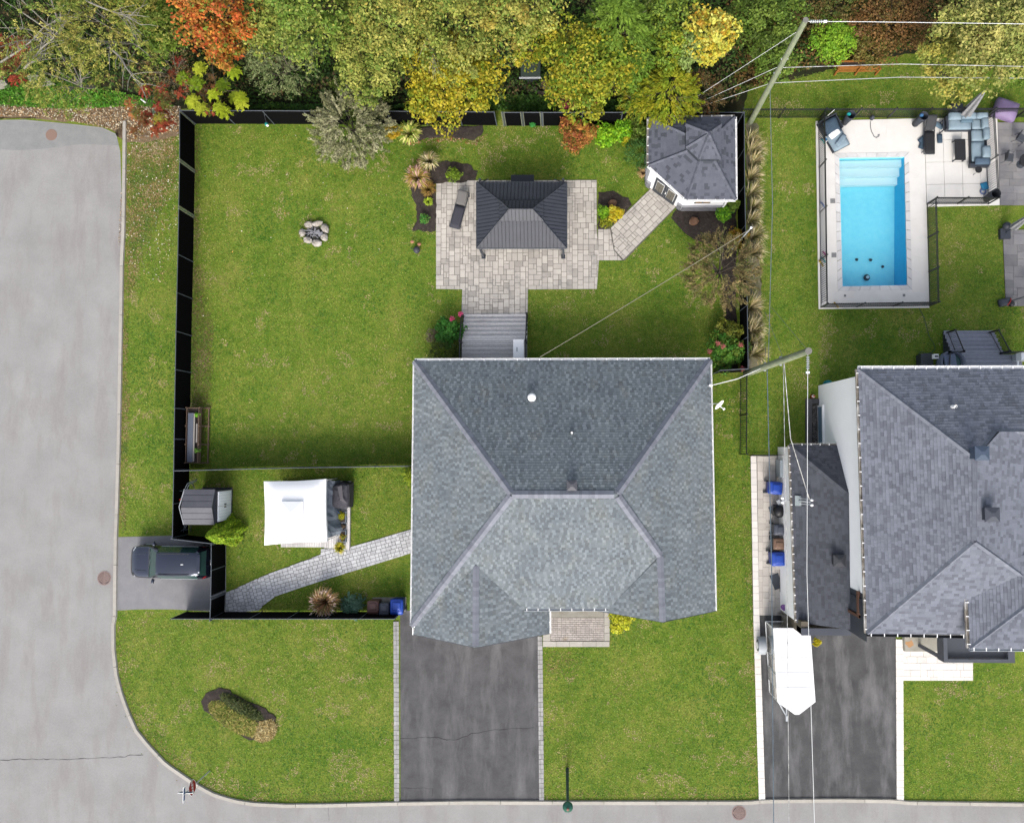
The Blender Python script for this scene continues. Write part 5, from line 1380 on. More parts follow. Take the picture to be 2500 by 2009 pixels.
part(sd_, 'under_roof', MB().add([Vector((sx0+.03, sy0+.03, 2.05)), Vector((sx1-.03, sy0+.03, 2.05)), Vector((sx1-.03, sy1-.03, 2.05)), Vector((sx0+.03, sy1-.03, 2.05)), Vector((sx0+.03, sm, zr-.06)), Vector((sx1-.03, sm, zr-.06))], [(0, 1, 5, 4), (2, 3, 4, 5), (1, 2, 5), (3, 0, 4)]), M_trim)
part(sd_, 'wall', MB().bb(sx0+.08, sx1+.02, sy0+.08, sy1-.08, 0, 2.08), M_swall)
part(sd_, 'base', MB().bb(sx0+.02, sx1+.08, sy0+.02, sy1-.02, 0, .10), M_trim)
for s in (0, 1):
    ya = sm-.02-(sm-sy0-.16)*(1-s) if s == 0 else sm+.012; yb2 = sm-.012 if s == 0 else sm+(sy1-sm-.16)
    dd = part(sd_, 'door', MB().bb(sx1+.021, sx1+.06, ya, yb2, .12, 1.78), mat('door_bluewhite', (.8, .82, .85), rough=.5))
    for k in range(5):
        y = ya+(yb2-ya)*(k+.5)/5; part(dd, 'rib', MB().bb(sx1+.06, sx1+.075, y-.02, y+.02, .16, 1.74), mat('door_rib', (.66, .7, .76), rough=.5))
    part(dd, 'handle', MB().bb(sx1+.06, sx1+.11, (yb2-.1 if s == 0 else ya+.04), (yb2-.04 if s == 0 else ya+.1), .85, 1.05), M_trim)
part(sd_, 'gable_bar', MB().path([(sx0-.02, sy0, 2.05), (sx0-.28, sm, 2.1), (sx0-.02, sy1, 2.05)], .03, 5), M_greymetal)
M_pipe = mat('pipe_grey', A('#7d8a92'), rough=.4)
def tubething(name, label, cat, paths, r=.025, m=None, group=None):
    all_ = [P(*p) for pp in paths for p in pp]; b0 = Vector((all_[0].x, all_[0].y, 0))
    t = thing(name, label, cat, tuple(b0), group)
    for pp in paths: part(t, 'tube', MB().path([P(*p) for p in pp], r, 6), m or M_pipe)
    return t
tubething('garden_cart', 'bent grey metal cart frame sticking out above the shed roof', 'cart frame', [[(452, 1192, 1.2), (458, 1180, 1.5), (482, 1170, 1.3)], [(456, 1194, 1.1), (462, 1182, 1.4), (480, 1174, 1.2)], [(470, 1180, .6), (475, 1192, .9)]])
tubething('mower_handle', 'looped tube handle with red grip between shed and fence', 'handle', [[(447, 1198, .9), (435, 1198, 1.2), (434, 1220, 1.2), (446, 1221, .9)], ])
c = P(441, 1219, 1.2); single('red_grip', MB().box(tuple(c), (.16, .06, .06), .4), mat('grip_red', A('#d8402c'), rough=.5), 'small red grip on the looped handle behind the shed', 'grip', base=tuple(c))
tubething('folded_frame', 'folded grey metal tube frame on the ground below the shed', 'metal frame', [[(430, 1302, .8), (452, 1290, 1.0), (455, 1282, 1.1)], [(447, 1302, .5), (450, 1284, 1.2)], [(432, 1296, .9), (460, 1292, .4)], [(466, 1284, .9), (466, 1298, .2)]], .022)
# ================================================================ WHITE CANOPY ON SMALL DECK
pf = thing('timber_platform', 'low weathered timber platform under the white canopy', 'platform')
q = G([(688, 1174), (852, 1172), (852, 1338), (688, 1338)], .15); X0, X1, Y0, Y1 = q[0].x, q[1].x, q[2].y, q[0].y
n = 28
for k in range(n):
    xx0 = X0+(X1-X0)*k/n; part(pf, 'board', MB().bb(xx0+.006, xx0+(X1-X0)/n-.006, Y0+(0 if k > 17 else .05), Y1, .11, .15, random.uniform(.85, 1.15)), M_wood_g)
part(pf, 'joist', MB().bb(X0+.03, X1-.03, Y0+.08, Y1-.03, 0, .109, .5), M_wood_g)
part(pf, 'edge_beam', MB().bb(X1+.002, X1+.1, Y0-.1, Y1, 0, .22), M_wood_g)
cn = thing('white_canopy', 'bright white square fabric canopy with small raised centre vent', 'canopy', tuple(P(735, 1250)))
hc = 2.3; cq = [P(644, 1175, hc), P(796, 1169, hc), P(799, 1322, hc), P(645, 1331, hc)]
M_can = mat('canopy_fabric', (.74, .74, .75), rough=.75)
b = MB(); n = 16; vs = []
for i in range(n+1):
    for j in range(n+1):
        u_, v_ = i/n, j/n
        p = cq[0].lerp(cq[1], u_).lerp(cq[3].lerp(cq[2], u_), v_)
        cx_, cy_ = sum((k.x for k in cq))/4, sum((k.y for k in cq))/4
        e = math.sin(math.pi*u_)*(1 if v_ in (0, 1) else 0)+math.sin(math.pi*v_)*(1 if u_ in (0, 1) else 0)
        p = p.lerp(Vector((cx_, cy_, p.z)), .025*e*1.2)
        r_ = 1-max(abs(2*u_-1), abs(2*v_-1))
        vs.append(p+Vector((0, 0, .55*r_+.1*(min(1, r_*4))-.0)))
b.add(vs, [(i*(n+1)+j, (i+1)*(n+1)+j, (i+1)*(n+1)+j+1, i*(n+1)+j+1) for i in range(n) for j in range(n)])
part(cn, 'roof_cloth', b, M_can, smooth=True)
cx_, cy_ = sum((k.x for k in cq))/4, sum((k.y for k in cq))/4
part(cn, 'vent_cloth', MB().add([(cx_-.62, cy_-.62, 2.86), (cx_+.62, cy_-.62, 2.86), (cx_+.62, cy_+.62, 2.86), (cx_-.62, cy_+.62, 2.86), (cx_, cy_, 3.1)], [(0, 1, 4), (1, 2, 4), (2, 3, 4), (3, 0, 4)]), M_can)
for k in range(4):
    a, b_ = cq[k], cq[(k+1) % 4]
    part(cn, 'valance', MB().add([a.lerp(b_, f)+Vector((0, 0, z))+(Vector((cx_, cy_, 0))-Vector((a.lerp(b_, f).x, a.lerp(b_, f).y, 0))).normalized()*(math.sin(math.pi*f)*.06) for z in (.0, -.2) for f in (0, .25, .5, .75, 1)], [(i, i+1, i+6, i+5) for i in range(4)]), M_can)
    p = cq[k].lerp(Vector((cx_, cy_, hc)), .04); part(cn, 'pole', MB().tube((p.x, p.y, .0), (p.x, p.y, hc), .025), M_whitemetal)
M_net = mat('net_curtain', A('#aeb9c6'), A('#8e9aab'), 3, rough=.8)
nrd = random.Random(9); b = MB(); vs = []; xn0 = cq[1].x-.25
for i in range(15):
    f = i/14; y = cq[1].y-.15+(cq[2].y-cq[1].y+.3)*f
    for j in range(6):
        z = 2.15-.38*j; vs.append((xn0+.10*j+nrd.uniform(-.07, .07)+(.25*(j/5) if i in (12, 13) else 0), y+nrd.uniform(-.03, .03), max(z, .17)))
b.add(vs, [(i*6+j, (i+1)*6+j, (i+1)*6+j+1, i*6+j+1) for i in range(14) for j in range(5)])
part(cn, 'side_curtain', b, M_net)
part(cn, 'curtain_tie', MB().tube((xn0+.1, cy_+.3, .9), (xn0+.55, cy_-.3, .5), .05), mat('navy_cloth', A('#44608c'), rough=.7))
p = P(831, 1209, 1.0); gc = thing('covered_grill', 'large barbecue under a creased dark grey cover on the timber platform', 'barbecue', (p.x, p.y, .15))
grd = random.Random(3); vs = []; fs = []
prof = [(-.62, -.42), (0, -.46), (.5, -.42), (.62, 0), (.58, .40), (0, .46), (-.6, .42), (-.66, 0)]
for z, k in ((.15, 1.08), (.6, 1.02), (.95, 1.0), (1.1, .9), (1.22, .45), (1.24, .05)):
    for (x, y) in prof: vs.append((p.x+y*1.15*k+grd.uniform(-.05, .05), p.y+x*1.15*k+grd.uniform(-.05, .05), z+grd.uniform(-.03, .03)))
for j in range(5): fs += [(j*8+i, j*8+(i+1) % 8, (j+1)*8+(i+1) % 8, (j+1)*8+i) for i in range(8)]
part(gc, 'cover', MB().add(vs, fs), mat('grill_cover', A('#6d6b74'), A('#57565f'), 3, rough=.85))
part(gc, 'cover_fold', MB().add([(p.x-.2, p.y-.45, 1.25), (p.x+.25, p.y-.15, 1.31), (p.x+.48, p.y-.5, 1.2), (p.x+.1, p.y-.25, 1.36), (p.x-.1, p.y+.5, 1.27), (p.x+.15, p.y+.6, 1.22)], [(0, 1, 3), (1, 2, 3), (3, 1, 5, 4)]), mat('cover_light', A('#8b878c'), rough=.85))
M_trough = mat('trough', A('#a9bac9'), rough=.5)
for (v_, lb) in ((1262, 'grey trough planter with yellow-green plant below the covered barbecue'), (1309, 'grey trough planter with mixed green seedlings, lower of the two')):
    p = P(838, v_, .35); t = thing('trough_planter', lb, 'planter', (p.x, p.y, .15), 'troughs on the platform edge')
    part(t, 'trough', MB().bb(p.x-.17, p.x+.17, p.y-.33, p.y+.33, .15, .42), M_trough); part(t, 'soil', MB().bb(p.x-.14, p.x+.14, p.y-.30, p.y+.30, .421, .43), M_soil)
p = P(838, 1285, .35); t = thing('flower_pot', 'round dark flower pot between the two trough planters', 'pot', (p.x, p.y, .15)); part(t, 'pot', MB().lathe((p.x, p.y, .15), [(.14, 0), (.19, .25), (.17, .27), (.15, .2)], 16), M_trim, smooth=True); part(t, 'soil', MB().lathe((p.x, p.y, .34), [(.15, 0), (.02, .02)], 14), M_soil)
# ================================================================ RAISED PLANTERS
op = thing('raised_planter', 'raised wooden planter table with dark covers on the grass by the fence', 'planter')
q = G([(455, 995), (486, 995), (486, 1130), (455, 1130)], .8); X0, X1, Y0, Y1 = q[0].x, q[1].x, q[2].y, q[0].y
part(op, 'soil', MB().bb(X0+.04, X1-.04, Y0+.04, Y1-.04, .5, .70), M_soil)
for a in (MB().bb(X0, X0+.04, Y0, Y1, .45, .8), MB().bb(X1-.04, X1, Y0, Y1, .45, .8), MB().bb(X0+.04, X1-.04, Y0, Y0+.04, .45, .8), MB().bb(X0+.04, X1-.04, Y1-.04, Y1, .45, .8)): part(op, 'board', a, M_wood_b)
part(op, 'lower_shelf_rail', MB().bb(X1+.24, X1+.30, Y0, Y1, .1, .16), M_wood_b)
for k in range(4):
    y = Y0+(Y1-Y0)*k/3
    part(op, 'leg', MB().bb(X0-.05, X0+.0-.001, y-.04, y+.04, 0, .82), M_wood_b); part(op, 'leg', MB().bb(X1+.001, X1+.05, y-.04, y+.04, 0, .82), M_wood_b)
    part(op, 'crossbar', MB().bb(X1+.051, X1+.34, y-.04, y+.04, .08, .14), M_wood_b)
part(op, 'cover_panel', MB().bb(X0+.14, X0+.46, Y0+.05, Y1-.32, .82, .86), mat('cover_blue_grey', A('#7e8798'), rough=.6))
part(op, 'edge_strip', MB().bb(X0+.48, X0+.56, Y0+.08, Y1-.35, .82, .87), mat('pale_strip', A('#c9c2bc'), rough=.7)); part(op, 'edge_strip', MB().bb(X0+.62, X0+.70, Y0+1.2, Y1-.95, .80, .84), mat('pale_strip2', A('#bdb6b0'), rough=.7))
cp_ = thing('cedar_planter', 'long orange cedar planter trough on legs at the wood edge', 'planter')
q = G([(2046, 148), (2152, 147), (2152, 163), (2046, 164)], .8); X0, X1, Y0, Y1 = q[0].x, q[1].x, q[2].y, q[0].y
part(cp_, 'soil', MB().bb(X0+.05, X1-.05, Y0+.05, Y1-.05, .4, .66), M_soil)
for a in (MB().bb(X0, X0+.05, Y0, Y1, .35, .8), MB().bb(X1-.05, X1, Y0, Y1, .35, .8), MB().bb(X0+.05, X1-.05, Y0, Y0+.05, .45, .8), MB().bb(X0+.05, X1-.05, Y1-.05, Y1, .35, .8), MB().bb(X0, X1, Y0-.06, Y0-.001, .3, .42)): part(cp_, 'board', a, M_wood_o)
for k in range(3):
    for (yy, nm) in ((Y0-.10, 'leg'), (Y1+.02, 'leg')):
        x = X0+.05+(X1-X0-.1)*k/2; part(cp_, nm, MB().bb(x-.05, x+.05, yy-.04, yy+.04, 0, .78), M_wood_o)
# ================================================================ BINS
def make_bin(name, label, u, v, w, d, h, mbody, mlid, rz=0, lid_notch=False, grp='wheeled bins by the front fence'):
    c = P(u, v, h*.9); t = thing(name, label, 'bin', (c.x, c.y, .0), grp, rz)
    def bx(z, k): return [(-w/2*k, -d/2*k, z), (w/2*k, -d/2*k, z), (w/2*k, d/2*k, z), (-w/2*k, d/2*k, z)]
    vs = bx(.06, .78)+bx(h*.9, .95)
    part(t, 'body', MB().add(vs, [(3, 2, 1, 0), (4, 5, 6, 7), (0, 1, 5, 4), (1, 2, 6, 5), (2, 3, 7, 6), (3, 0, 4, 7)]), mbody, local=True)
    ld = part(t, 'lid', MB().pad((0, -.01, h*.93), (w*1.02, d*1.02, .16), 0), mlid, local=True, smooth=True)
    part(ld, 'lid_panel', MB().pad((0, .04, h*.99+.035), (w*.66, d*.55, .05), 0), mlid, local=True, smooth=True)
    part(t, 'handle', MB().tube((-w*.4, -d*.56, h*.88), (w*.4, -d*.56, h*.88), .02).tube((-w*.4, -d*.46, h*.88), (-w*.4, -d*.56, h*.88), .018).tube((w*.4, -d*.46, h*.88), (w*.4, -d*.56, h*.88), .018), mbody, local=True)
    for s in (-1, 1): part(t, 'wheel', MB().tube((s*w*.42, -d*.42, .12), (s*w*.52, -d*.42, .12), .12, n=14), M_trim, local=True)
    return t
M_bb = mat('bin_blue', A('#2f62e0'), rough=.4, spec=.4); M_bbd = mat('bin_blue_dark', A('#2440a8'), rough=.45, spec=.4)
M_br = mat('bin_brown', A('#8a6660'), rough=.45); M_gy = mat('bin_grey', A('#6b7180'), rough=.45); M_bk = mat('bin_black', A('#2c2e33'), rough=.45); M_tan = mat('bin_tan', A('#a5836e'), rough=.5)
c = P(946, 1472); struct('bin_pad', MB().prism([(q.x, q.y) for q in G([(910, 1458), (992, 1457), (992, 1492), (910, 1492)])], 0, .04), M_conc)
make_bin('wheeled_bin', 'brown wheeled bin, leftmost beside the front fence', 911, 1481, .66, .72, 1.05, M_br, M_br)
make_bin('wheeled_bin', 'slate-grey wheeled bin between the brown and blue bins at the front fence', 938, 1486, .58, .68, .98, M_gy, M_gy)
make_bin('wheeled_bin', 'blue wheeled bin at the corner of the bungalow', 969, 1480, .74, .86, 1.12, M_bbd, M_bb)
g2_ = 'wheeled bins in a row on the neighbour side walk'
make_bin('wheeled_bin', 'blue wheeled bin topmost in the row along the side walk', 1893, 1191, .72, .78, 1.1, M_bbd, M_bb, R(-95), grp=g2_)
make_bin('wheeled_bin', 'grey wheeled bin in the middle of the side walk row', 1904, 1293, .62, .68, 1.0, M_trim, M_gy, R(-92), grp=g2_)
make_bin('wheeled_bin', 'tan brown wheeled bin directly above the lowest blue bin', 1902, 1328, .66, .66, 1.0, M_trim, M_tan, R(178), grp=g2_)
make_bin('wheeled_bin', 'blue wheeled bin lowest in the row along the side walk', 1900, 1364, .78, .80, 1.1, M_bbd, M_bb, R(-88), grp=g2_)
c = P(1900, 1247, .6); t = thing('kettle_barbecue', 'black covered barbecue between the blue and grey bins', 'barbecue', (c.x, c.y, 0)); part(t, 'lid', MB().ell((c.x, c.y, .75), (.36, .38, .32)), M_bk, smooth=True); part(t, 'stand', MB().lathe((c.x, c.y, .04), [(.35, 0), (.25, .5), (.3, .7)], 10), M_trim); part(t, 'shelf', MB().box((c.x-.42, c.y+.15, .7), (.3, .25, .04), .3), M_trim); part(t, 'tool', MB().box((c.x-.02, c.y+.5, .8), (.18, .3, .05), .4), M_greymetal)
c = P(1895, 1419, .04); single('doormat', MB().box((c.x, c.y, .075), (.52, .88, .02), R(20)), M_trim, 'black rectangular doormat lying askew on the side walk', 'doormat', base=(c.x, c.y, .06))
c = P(1906, 1477, .3); t = thing('purple_pail', 'purple pail with lid on the low wall corner', 'pail', (c.x, c.y, .7)); part(t, 'pail', MB().lathe((c.x, c.y, .7), [(.13, 0), (.17, .28), (.15, .28)], 16), mat('purple', A('#b07bd0'), rough=.4), smooth=True); part(t, 'lid', MB().lathe((c.x, c.y, .95), [(.16, 0), (.02, .03)], 16), mat('purple2', A('#9a62bd'), rough=.4))
c = P(1987, 967, .3); t = thing('traffic_cone', 'small orange cone at the corner of the white house wall', 'cone', (c.x, c.y, 0)); part(t, 'cone', MB().lathe((c.x, c.y, .02), [(.14, 0), (.03, .45)], 14), mat('cone_orange', A('#ef5a2c'), rough=.5), smooth=True); part(t, 'band', MB().lathe((c.x, c.y, .24), [(.092, 0), (.068, .1)], 14), M_plastic_w)
c = P(2021, 937, .5); t = thing('kayak_seat', 'teal plastic watering tank at the white house corner', 'tank', (c.x, c.y, 0)); part(t, 'tank', MB().ell((c.x, c.y, .5), (.28, .22, .3)), mat('teal_tank', A('#12a0ac'), rough=.4), smooth=True); part(t, 'hose', MB().path([(c.x+.2, c.y, .6), (c.x+.8, c.y-.05, .3), (c.x+1.2, c.y+.02, .1)], .015), M_trim); part(t, 'crate', MB().bb(c.x+.35, c.x+1.6, c.y-.3, c.y-.05, .2, .5), mat('teal_crate', A('#4c8e86'), rough=.6))
c = P(1822, 886, 0); single('stepping_block', MB().bb(c.x-.16, c.x+.2, c.y-.2, c.y+.22, 0, .12), M_conc, 'pale concrete block at the foot of the leaning lower pole', 'block', base=(c.x, c.y, 0))
# ================================================================ FIRE PIT
fp = P(767, 571)
t = thing('fire_pit', 'ring of pale boulders with grey ash and sticks in the middle of the lawn', 'fire pit', tuple(fp))
M_boul = mat('boulder', A('#e9e0d4'), A('#c2b9ad'), 5, A('#fffaf4'), 3, .52, rough=.9, bump=.6, bsc=15)
for k, (u_, v_, rx, ry, rt) in enumerate(((754, 549, .26, .22, .2), (775, 546, .34, .19, .3), (793, 557, .25, .33, .5), (792, 580, .23, .25, 0), (774, 593, .31, .23, .1), (751, 587, .30, .22, -.4), (738, 569, .21, .25, 0))):
    p = P(u_, v_, .15); part(t, 'stone', MB().rock((p.x, p.y, .15), rx, ry, .2, k, rot=rt), M_boul)
part(t, 'ash', MB().lathe((fp.x, fp.y, .01), [(.55, 0), (.3, .06), (.02, .08)], 14), mat('ash', A('#77766c'), A('#4b4a44'), 8, rough=1, bump=1, bsc=30))
M_stick = mat('ashen_stick', A('#b5b5bd'), rough=.9)
srd = random.Random(2)
for k in range(12):
    a_ = srd.uniform(0, 3.14); cx2, cy2 = fp.x+srd.uniform(-.25, .1), fp.y+srd.uniform(-.2, .2); L_ = srd.uniform(.2, .4)
    part(t, 'stick', MB().tube((cx2-L_*math.cos(a_), cy2-L_*math.sin(a_), .1+.01*k), (cx2+L_*math.cos(a_), cy2+L_*math.sin(a_), .16+.01*k), .02, n=6), M_stick)
for (u_, v_) in ((777, 569), (785, 574)): p = P(u_, v_); part(t, 'log', MB().box((p.x, p.y, .14), (.3, .2, .12), .4), M_stick)
# boulders
M_rb = mat('red_boulder', A('#b58a6c'), A('#8f6850'), 5, A('#d0b096'), 3, .55, rough=.9, bump=.6, bsc=15)
for (u_, v_, rx, ry, rt, lb) in ((1032, 408, .26, .62, .5, 'long reddish boulder in the mulch left of the patio corner'), (1495, 496, .30, .24, .1, 'flat reddish boulder beside the yellow shrub'), (1694, 541, .33, .28, .7, 'triangular reddish boulder in the mulch below the pavilion')):
    p = P(u_, v_, .1); single('boulder', MB().rock((p.x, p.y, .12), rx, ry, .22, int(u_), rot=rt), M_rb, lb, 'boulder', 'boulders in the beds', base=(p.x, p.y, 0))
for (u_, v_, sx_, sy_, lb) in ((98, 197, 1.1, .38, 'pale concrete block at the end of the road, right of the two'), (-4, 195, .8, .6, 'pale concrete block cut off at the left picture edge')):
    p = P(u_, v_, .3); b = MB().rock((p.x, p.y, .25), sx_*.8, sy_, .35, 5); single('concrete_block', MB().prism([(p.x-sx_*.75, p.y+sy_*.9), (p.x-sx_*.35, p.y-sy_*.9), (p.x+sx_*.8, p.y-sy_*.55), (p.x+sx_*.35, p.y+sy_*.5)], 0, .5), M_conc, lb, 'concrete block', 'road-end blocks', base=(p.x, p.y, 0))
# lawn ornaments
p = P(1017, 610, .3); t = thing('lawn_ornament', 'dark metal bird ornament with orange discs on the lawn beside the patio', 'ornament', (p.x, p.y, 0))
part(t, 'body', MB().ell((p.x, p.y, .25), (.2, .22, .2)), mat('gunmetal', A('#5c5d66'), rough=.5), smooth=True); part(t, 'stem', MB().tube((p.x-.4, p.y+.15, .05), (p.x, p.y, .3), .02), M_trim)
for (du, dv) in ((6, -14), (-11, -20)): q = P(1017+du, 610+dv, .3); part(t, 'disc', MB().ell((q.x, q.y, .25), (.12, .10, .04)), mat('disc_orange', A('#e0a07a'), rough=.6))
p = P(651, 304, 1.0); t = thing('hanging_feeder', 'small teal and white feeder hanging in front of the back fence', 'feeder', tuple(p)); part(t, 'body', MB().ell(tuple(p), (.11, .13, .13)), mat('feeder_teal', A('#22b9b0'), rough=.4), smooth=True); part(t, 'cap', MB().ell((p.x+.07, p.y-.09, p.z+.04), (.08, .07, .07)), M_plastic_w); part(t, 'wire', MB().path([tuple(p), P(646, 285, 1.7), P(644, 272, 1.9)], .012), M_trim)
p = P(366, 281, 2.0); single('red_ball', MB().ell(tuple(p), (.15, .15, .15)), mat('bright_red', A('#e8202a'), rough=.4), 'bright red ball among the sumac leaves at the road end', 'ball', smooth=True, base=tuple(p))
p = P(377, 272, 1.8); single('pale_ribbon', MB().rock(tuple(p), .13, .18, .08, 4), mat('pale_mint', A('#bfe3b8'), rough=.6), 'pale green ribbon beside the red ball', 'ribbon', base=tuple(p))
p = P(350, 247, 1.8); single('white_ribbon', MB().path([(p.x-.15, p.y+.1, p.z), (p.x, p.y, p.z+.05), (p.x+.15, p.y-.12, p.z)], .045), M_plastic_w, 'small white and pink ribbon above the red ball', 'ribbon', base=tuple(p))
p = P(1296, 164, 1.0); t = thing('wood_bin', 'dark green shed box under the trees behind the gate', 'box', (p.x, p.y, 0)); part(t, 'body', MB().bb(p.x-.55, p.x+.52, p.y-.5, p.y+.5, 0, .95), M_trim); part(t, 'roof', MB().bb(p.x-.6, p.x+.57, p.y-.55, p.y+.52, .95, 1.02), mat('dark_green', A('#46544a'), rough=.6)); part(t, 'sill', MB().bb(p.x-.7, p.x+.6, p.y-.62, p.y-.56, .8, .9), M_greymetal)
t = thing('stone_steps', 'rough brown stone pile below the dark box in the undergrowth', 'stones', tuple(P(1308, 210)))
for k in range(14):
    p = P(1285+random.uniform(0, 50), 188+k*3.2, .1); part(t, 'stone', MB().rock((p.x, p.y, .12), random.uniform(.14, .3), random.uniform(.12, .22), .12, k), mat('brown_stone', A('#9a8a80'), A('#75645c'), 6, rough=.95, bump=.5, bsc=15) if k == 0 else MATS['brown_stone'])
# ================================================================ UTILITY POLES AND WIRES
M_pole = mat('treated_pole', A('#9fae8e'), A('#c2c9a6'), 2.5, A('#7f8f78'), 1.5, .56, rough=.85, bump=.4, bsc=30, str3=(1, 1, .3))
def upole(label, b_, t_, r0, r1):
    t = thing('utility_pole', label, 'utility pole', tuple(b_))
    part(t, 'shaft', MB().tube(b_, t_, r0, r1, 18), M_pole, smooth=False)
    part(t, 'cap', MB().tube(t_, t_+Vector((0, 0, .03)), r1*1.02, r1*1.02, 16), mat('pole_end', A('#a5a29a'), rough=.9) if 'pole_end' not in MATS else MATS['pole_end'])
    return t
B1_, T1_ = P(1831, 300, 0), P(1967, 50, 10.2)
B2_, T2_ = P(1822, 912, 0), P(1974, 857, 11.0)
u1 = upole('greenish wooden utility pole leaning up beside the picket fence at the top', B1_, T1_, .17, .13)
u2 = upole('greenish wooden utility pole between the houses, lower of the two', B2_, T2_, .20, .15)
def on(b_, t_, f): return b_.lerp(t_, f)
for f in (.55, .68): p = on(B1_, T1_, f); part(u1, 'bolt', MB().box(tuple(p), (.36, .06, .06)), M_greymetal)
for f in (.36, .62): p = on(B2_, T2_, f); part(u2, 'clamp', MB().box(tuple(p), (.1, .48, .1)), M_greymetal)
M_wire = mat('bright_wire', (.55, .56, .56), rough=.5); M_wired = mat('dark_wire', (.12, .15, .17), rough=.5); M_wiret = mat('tan_wire', A('#b4ad97'), rough=.6)
def wire(label, pts, r=.018, m=None, sag=0, name='overhead_wire', ins=False, cat='wire'):
    g = [P(*p) if not isinstance(p, Vector) else p for p in pts]
    full = []
    for i in range(len(g)-1):
        n = 10
        for k in range(n): f = k/n; q = g[i].lerp(g[i+1], f); full.append(q-Vector((0, 0, sag*4*f*(1-f))))
    full.append(g[-1])
    t = thing(name, label, cat, tuple(g[0])); part(t, 'cable', MB().path(full, r, 5), m or M_wire)
    if ins:
        d = (g[1]-g[0]).normalized()
        for k in range(6): q = g[0]+d*(.25+.1*k); part(t, 'insulator', MB().tube(q, q+d*.04, .07, n=10), M_greymetal)
        q = g[0]+d*.95; part(t, 'clamp', MB().box(tuple(q), (.16, .1, .08)), M_wire)
    return t
wire('top white wire running right from the tip of the upper pole', [T1_-Vector((0, 0, .1)), (2120, 54, 10), (2560, 60, 10)], .014, ins=True)
wire('middle wire running right from the upper pole', [on(B1_, T1_, .60), (2200, 157, 6.8), (2560, 164, 6.8)], .018, mat('twisted_wire', (.5, .5, .48), (.10, .10, .10), 3, rough=.6))
wire('lower thin wire running right from the upper pole', [on(B1_, T1_, .45), (2200, 189, 5.2), (2560, 192, 5.2)], .018, mat('grey_wire', (.3, .3, .3), rough=.6))
for (f, u_, v_, lb) in ((.93, 1653, 268, 'uppermost guy wire from the upper pole with yellow guard'), (.62, 1672, 267, 'middle guy wire from the upper pole with yellow guard'), (.45, 1682, 270, 'lowest guy wire from the upper pole with yellow guard')):
    a = on(B1_, T1_, f); e = P(u_, v_, .3); t = thing('guy_wire', lb, 'guy wire', tuple(a), 'guy wires of the upper pole'); part(t, 'cable', MB().tube(a, e, .011, n=5), M_wire)
    d = (a-e).normalized(); part(t, 'guard', MB().tube(e, e+d*.9, .05, n=8), mat('guard_yellow', A('#e6dc95'), rough=.6) if 'guard_yellow' not in MATS else MATS['guard_yellow'])
wire('long vertical wire dropping from the upper pole to the lower pole', [on(B1_, T1_, .42), (1886, 500, 4.6), on(B2_, T2_, .42)], .018, M_wired)
wire('left bluish cable running down the picture from the lower pole', [on(B2_, T2_, .40), (1884, 1400, 4.6), (1889, 2060, 5.0)], .024, mat('blue_cable', A('#8fa3b2'), A('#6b7d8a'), 4, rough=.6))
wire('middle wire running down the picture from the lower pole', [on(B2_, T2_, .66), (1921, 1400, 7), (1927, 2060, 7.2)], .016, MATS['twisted_wire'])
wire('right white wire running down the picture from the tip of the lower pole', [T2_-Vector((0, 0, .1)), (1970, 1400, 10.6), (1990, 2060, 10.6)], .014, ins=True)
wire('white twisted service wire from the lower pole to the garage wing mast', [on(B2_, T2_, .67), (1930, 1070, 6.2), PP(1964, 1216, gw_)+Vector((0, 0, .8))], .022, MATS['twisted_wire'], name='service_wire')
wire('service wire curving from the lower pole to the eave of the bungalow', [on(B2_, T2_, .33), (1800, 925, 4.2), (1737, 941, 3.4)], .024, mat('white_twist', (.6, .6, .58), rough=.6), name='service_wire')
wire('thin stay wire from the lower pole tip up across the lawn', [T2_, (1883, 750, 3.0)], .010, M_wired)
wire('thin stay wire from the middle of the lower pole across the lawn', [on(B2_, T2_, .67), (1868, 762, 2.5)], .010, M_wired)
wire('short pair of drop cables on the left side of the lower pole', [on(B2_, T2_, .36), (1870, 835, .3)], .014, M_wired)
sp_ = thing('small_lamp_pole', 'slim grey pole leaning over the fence above the big shrub', 'pole', tuple(P(1788, 608, .2)))
part(sp_, 'shaft', MB().tube(P(1788, 608, .1), P(1834, 556, 4.6), .05, .035), M_greymetal); q = P(1834, 556, 4.65); part(sp_, 'cap', MB().ell(tuple(q), (.07, .07, .05)), M_plastic_w)
wire('long pale wire from the slim pole across the lawn to the bungalow roof edge', [(1828, 562, 4.5), (1318, 872, 3.0)], .02, M_wiret, sag=.3)
# meter mast at bungalow right eave
c = P(1730, 942, 3.2); t = thing('mast_head', 'small service mast head on the right eave of the bungalow', 'mast', tuple(c)); part(t, 'mast', MB().tube((c.x, c.y, 2.4), (c.x, c.y, 3.5), .04), M_greymetal); part(t, 'head', MB().ell((c.x+.05, c.y, 3.5), (.1, .08, .08)), M_plastic_w)
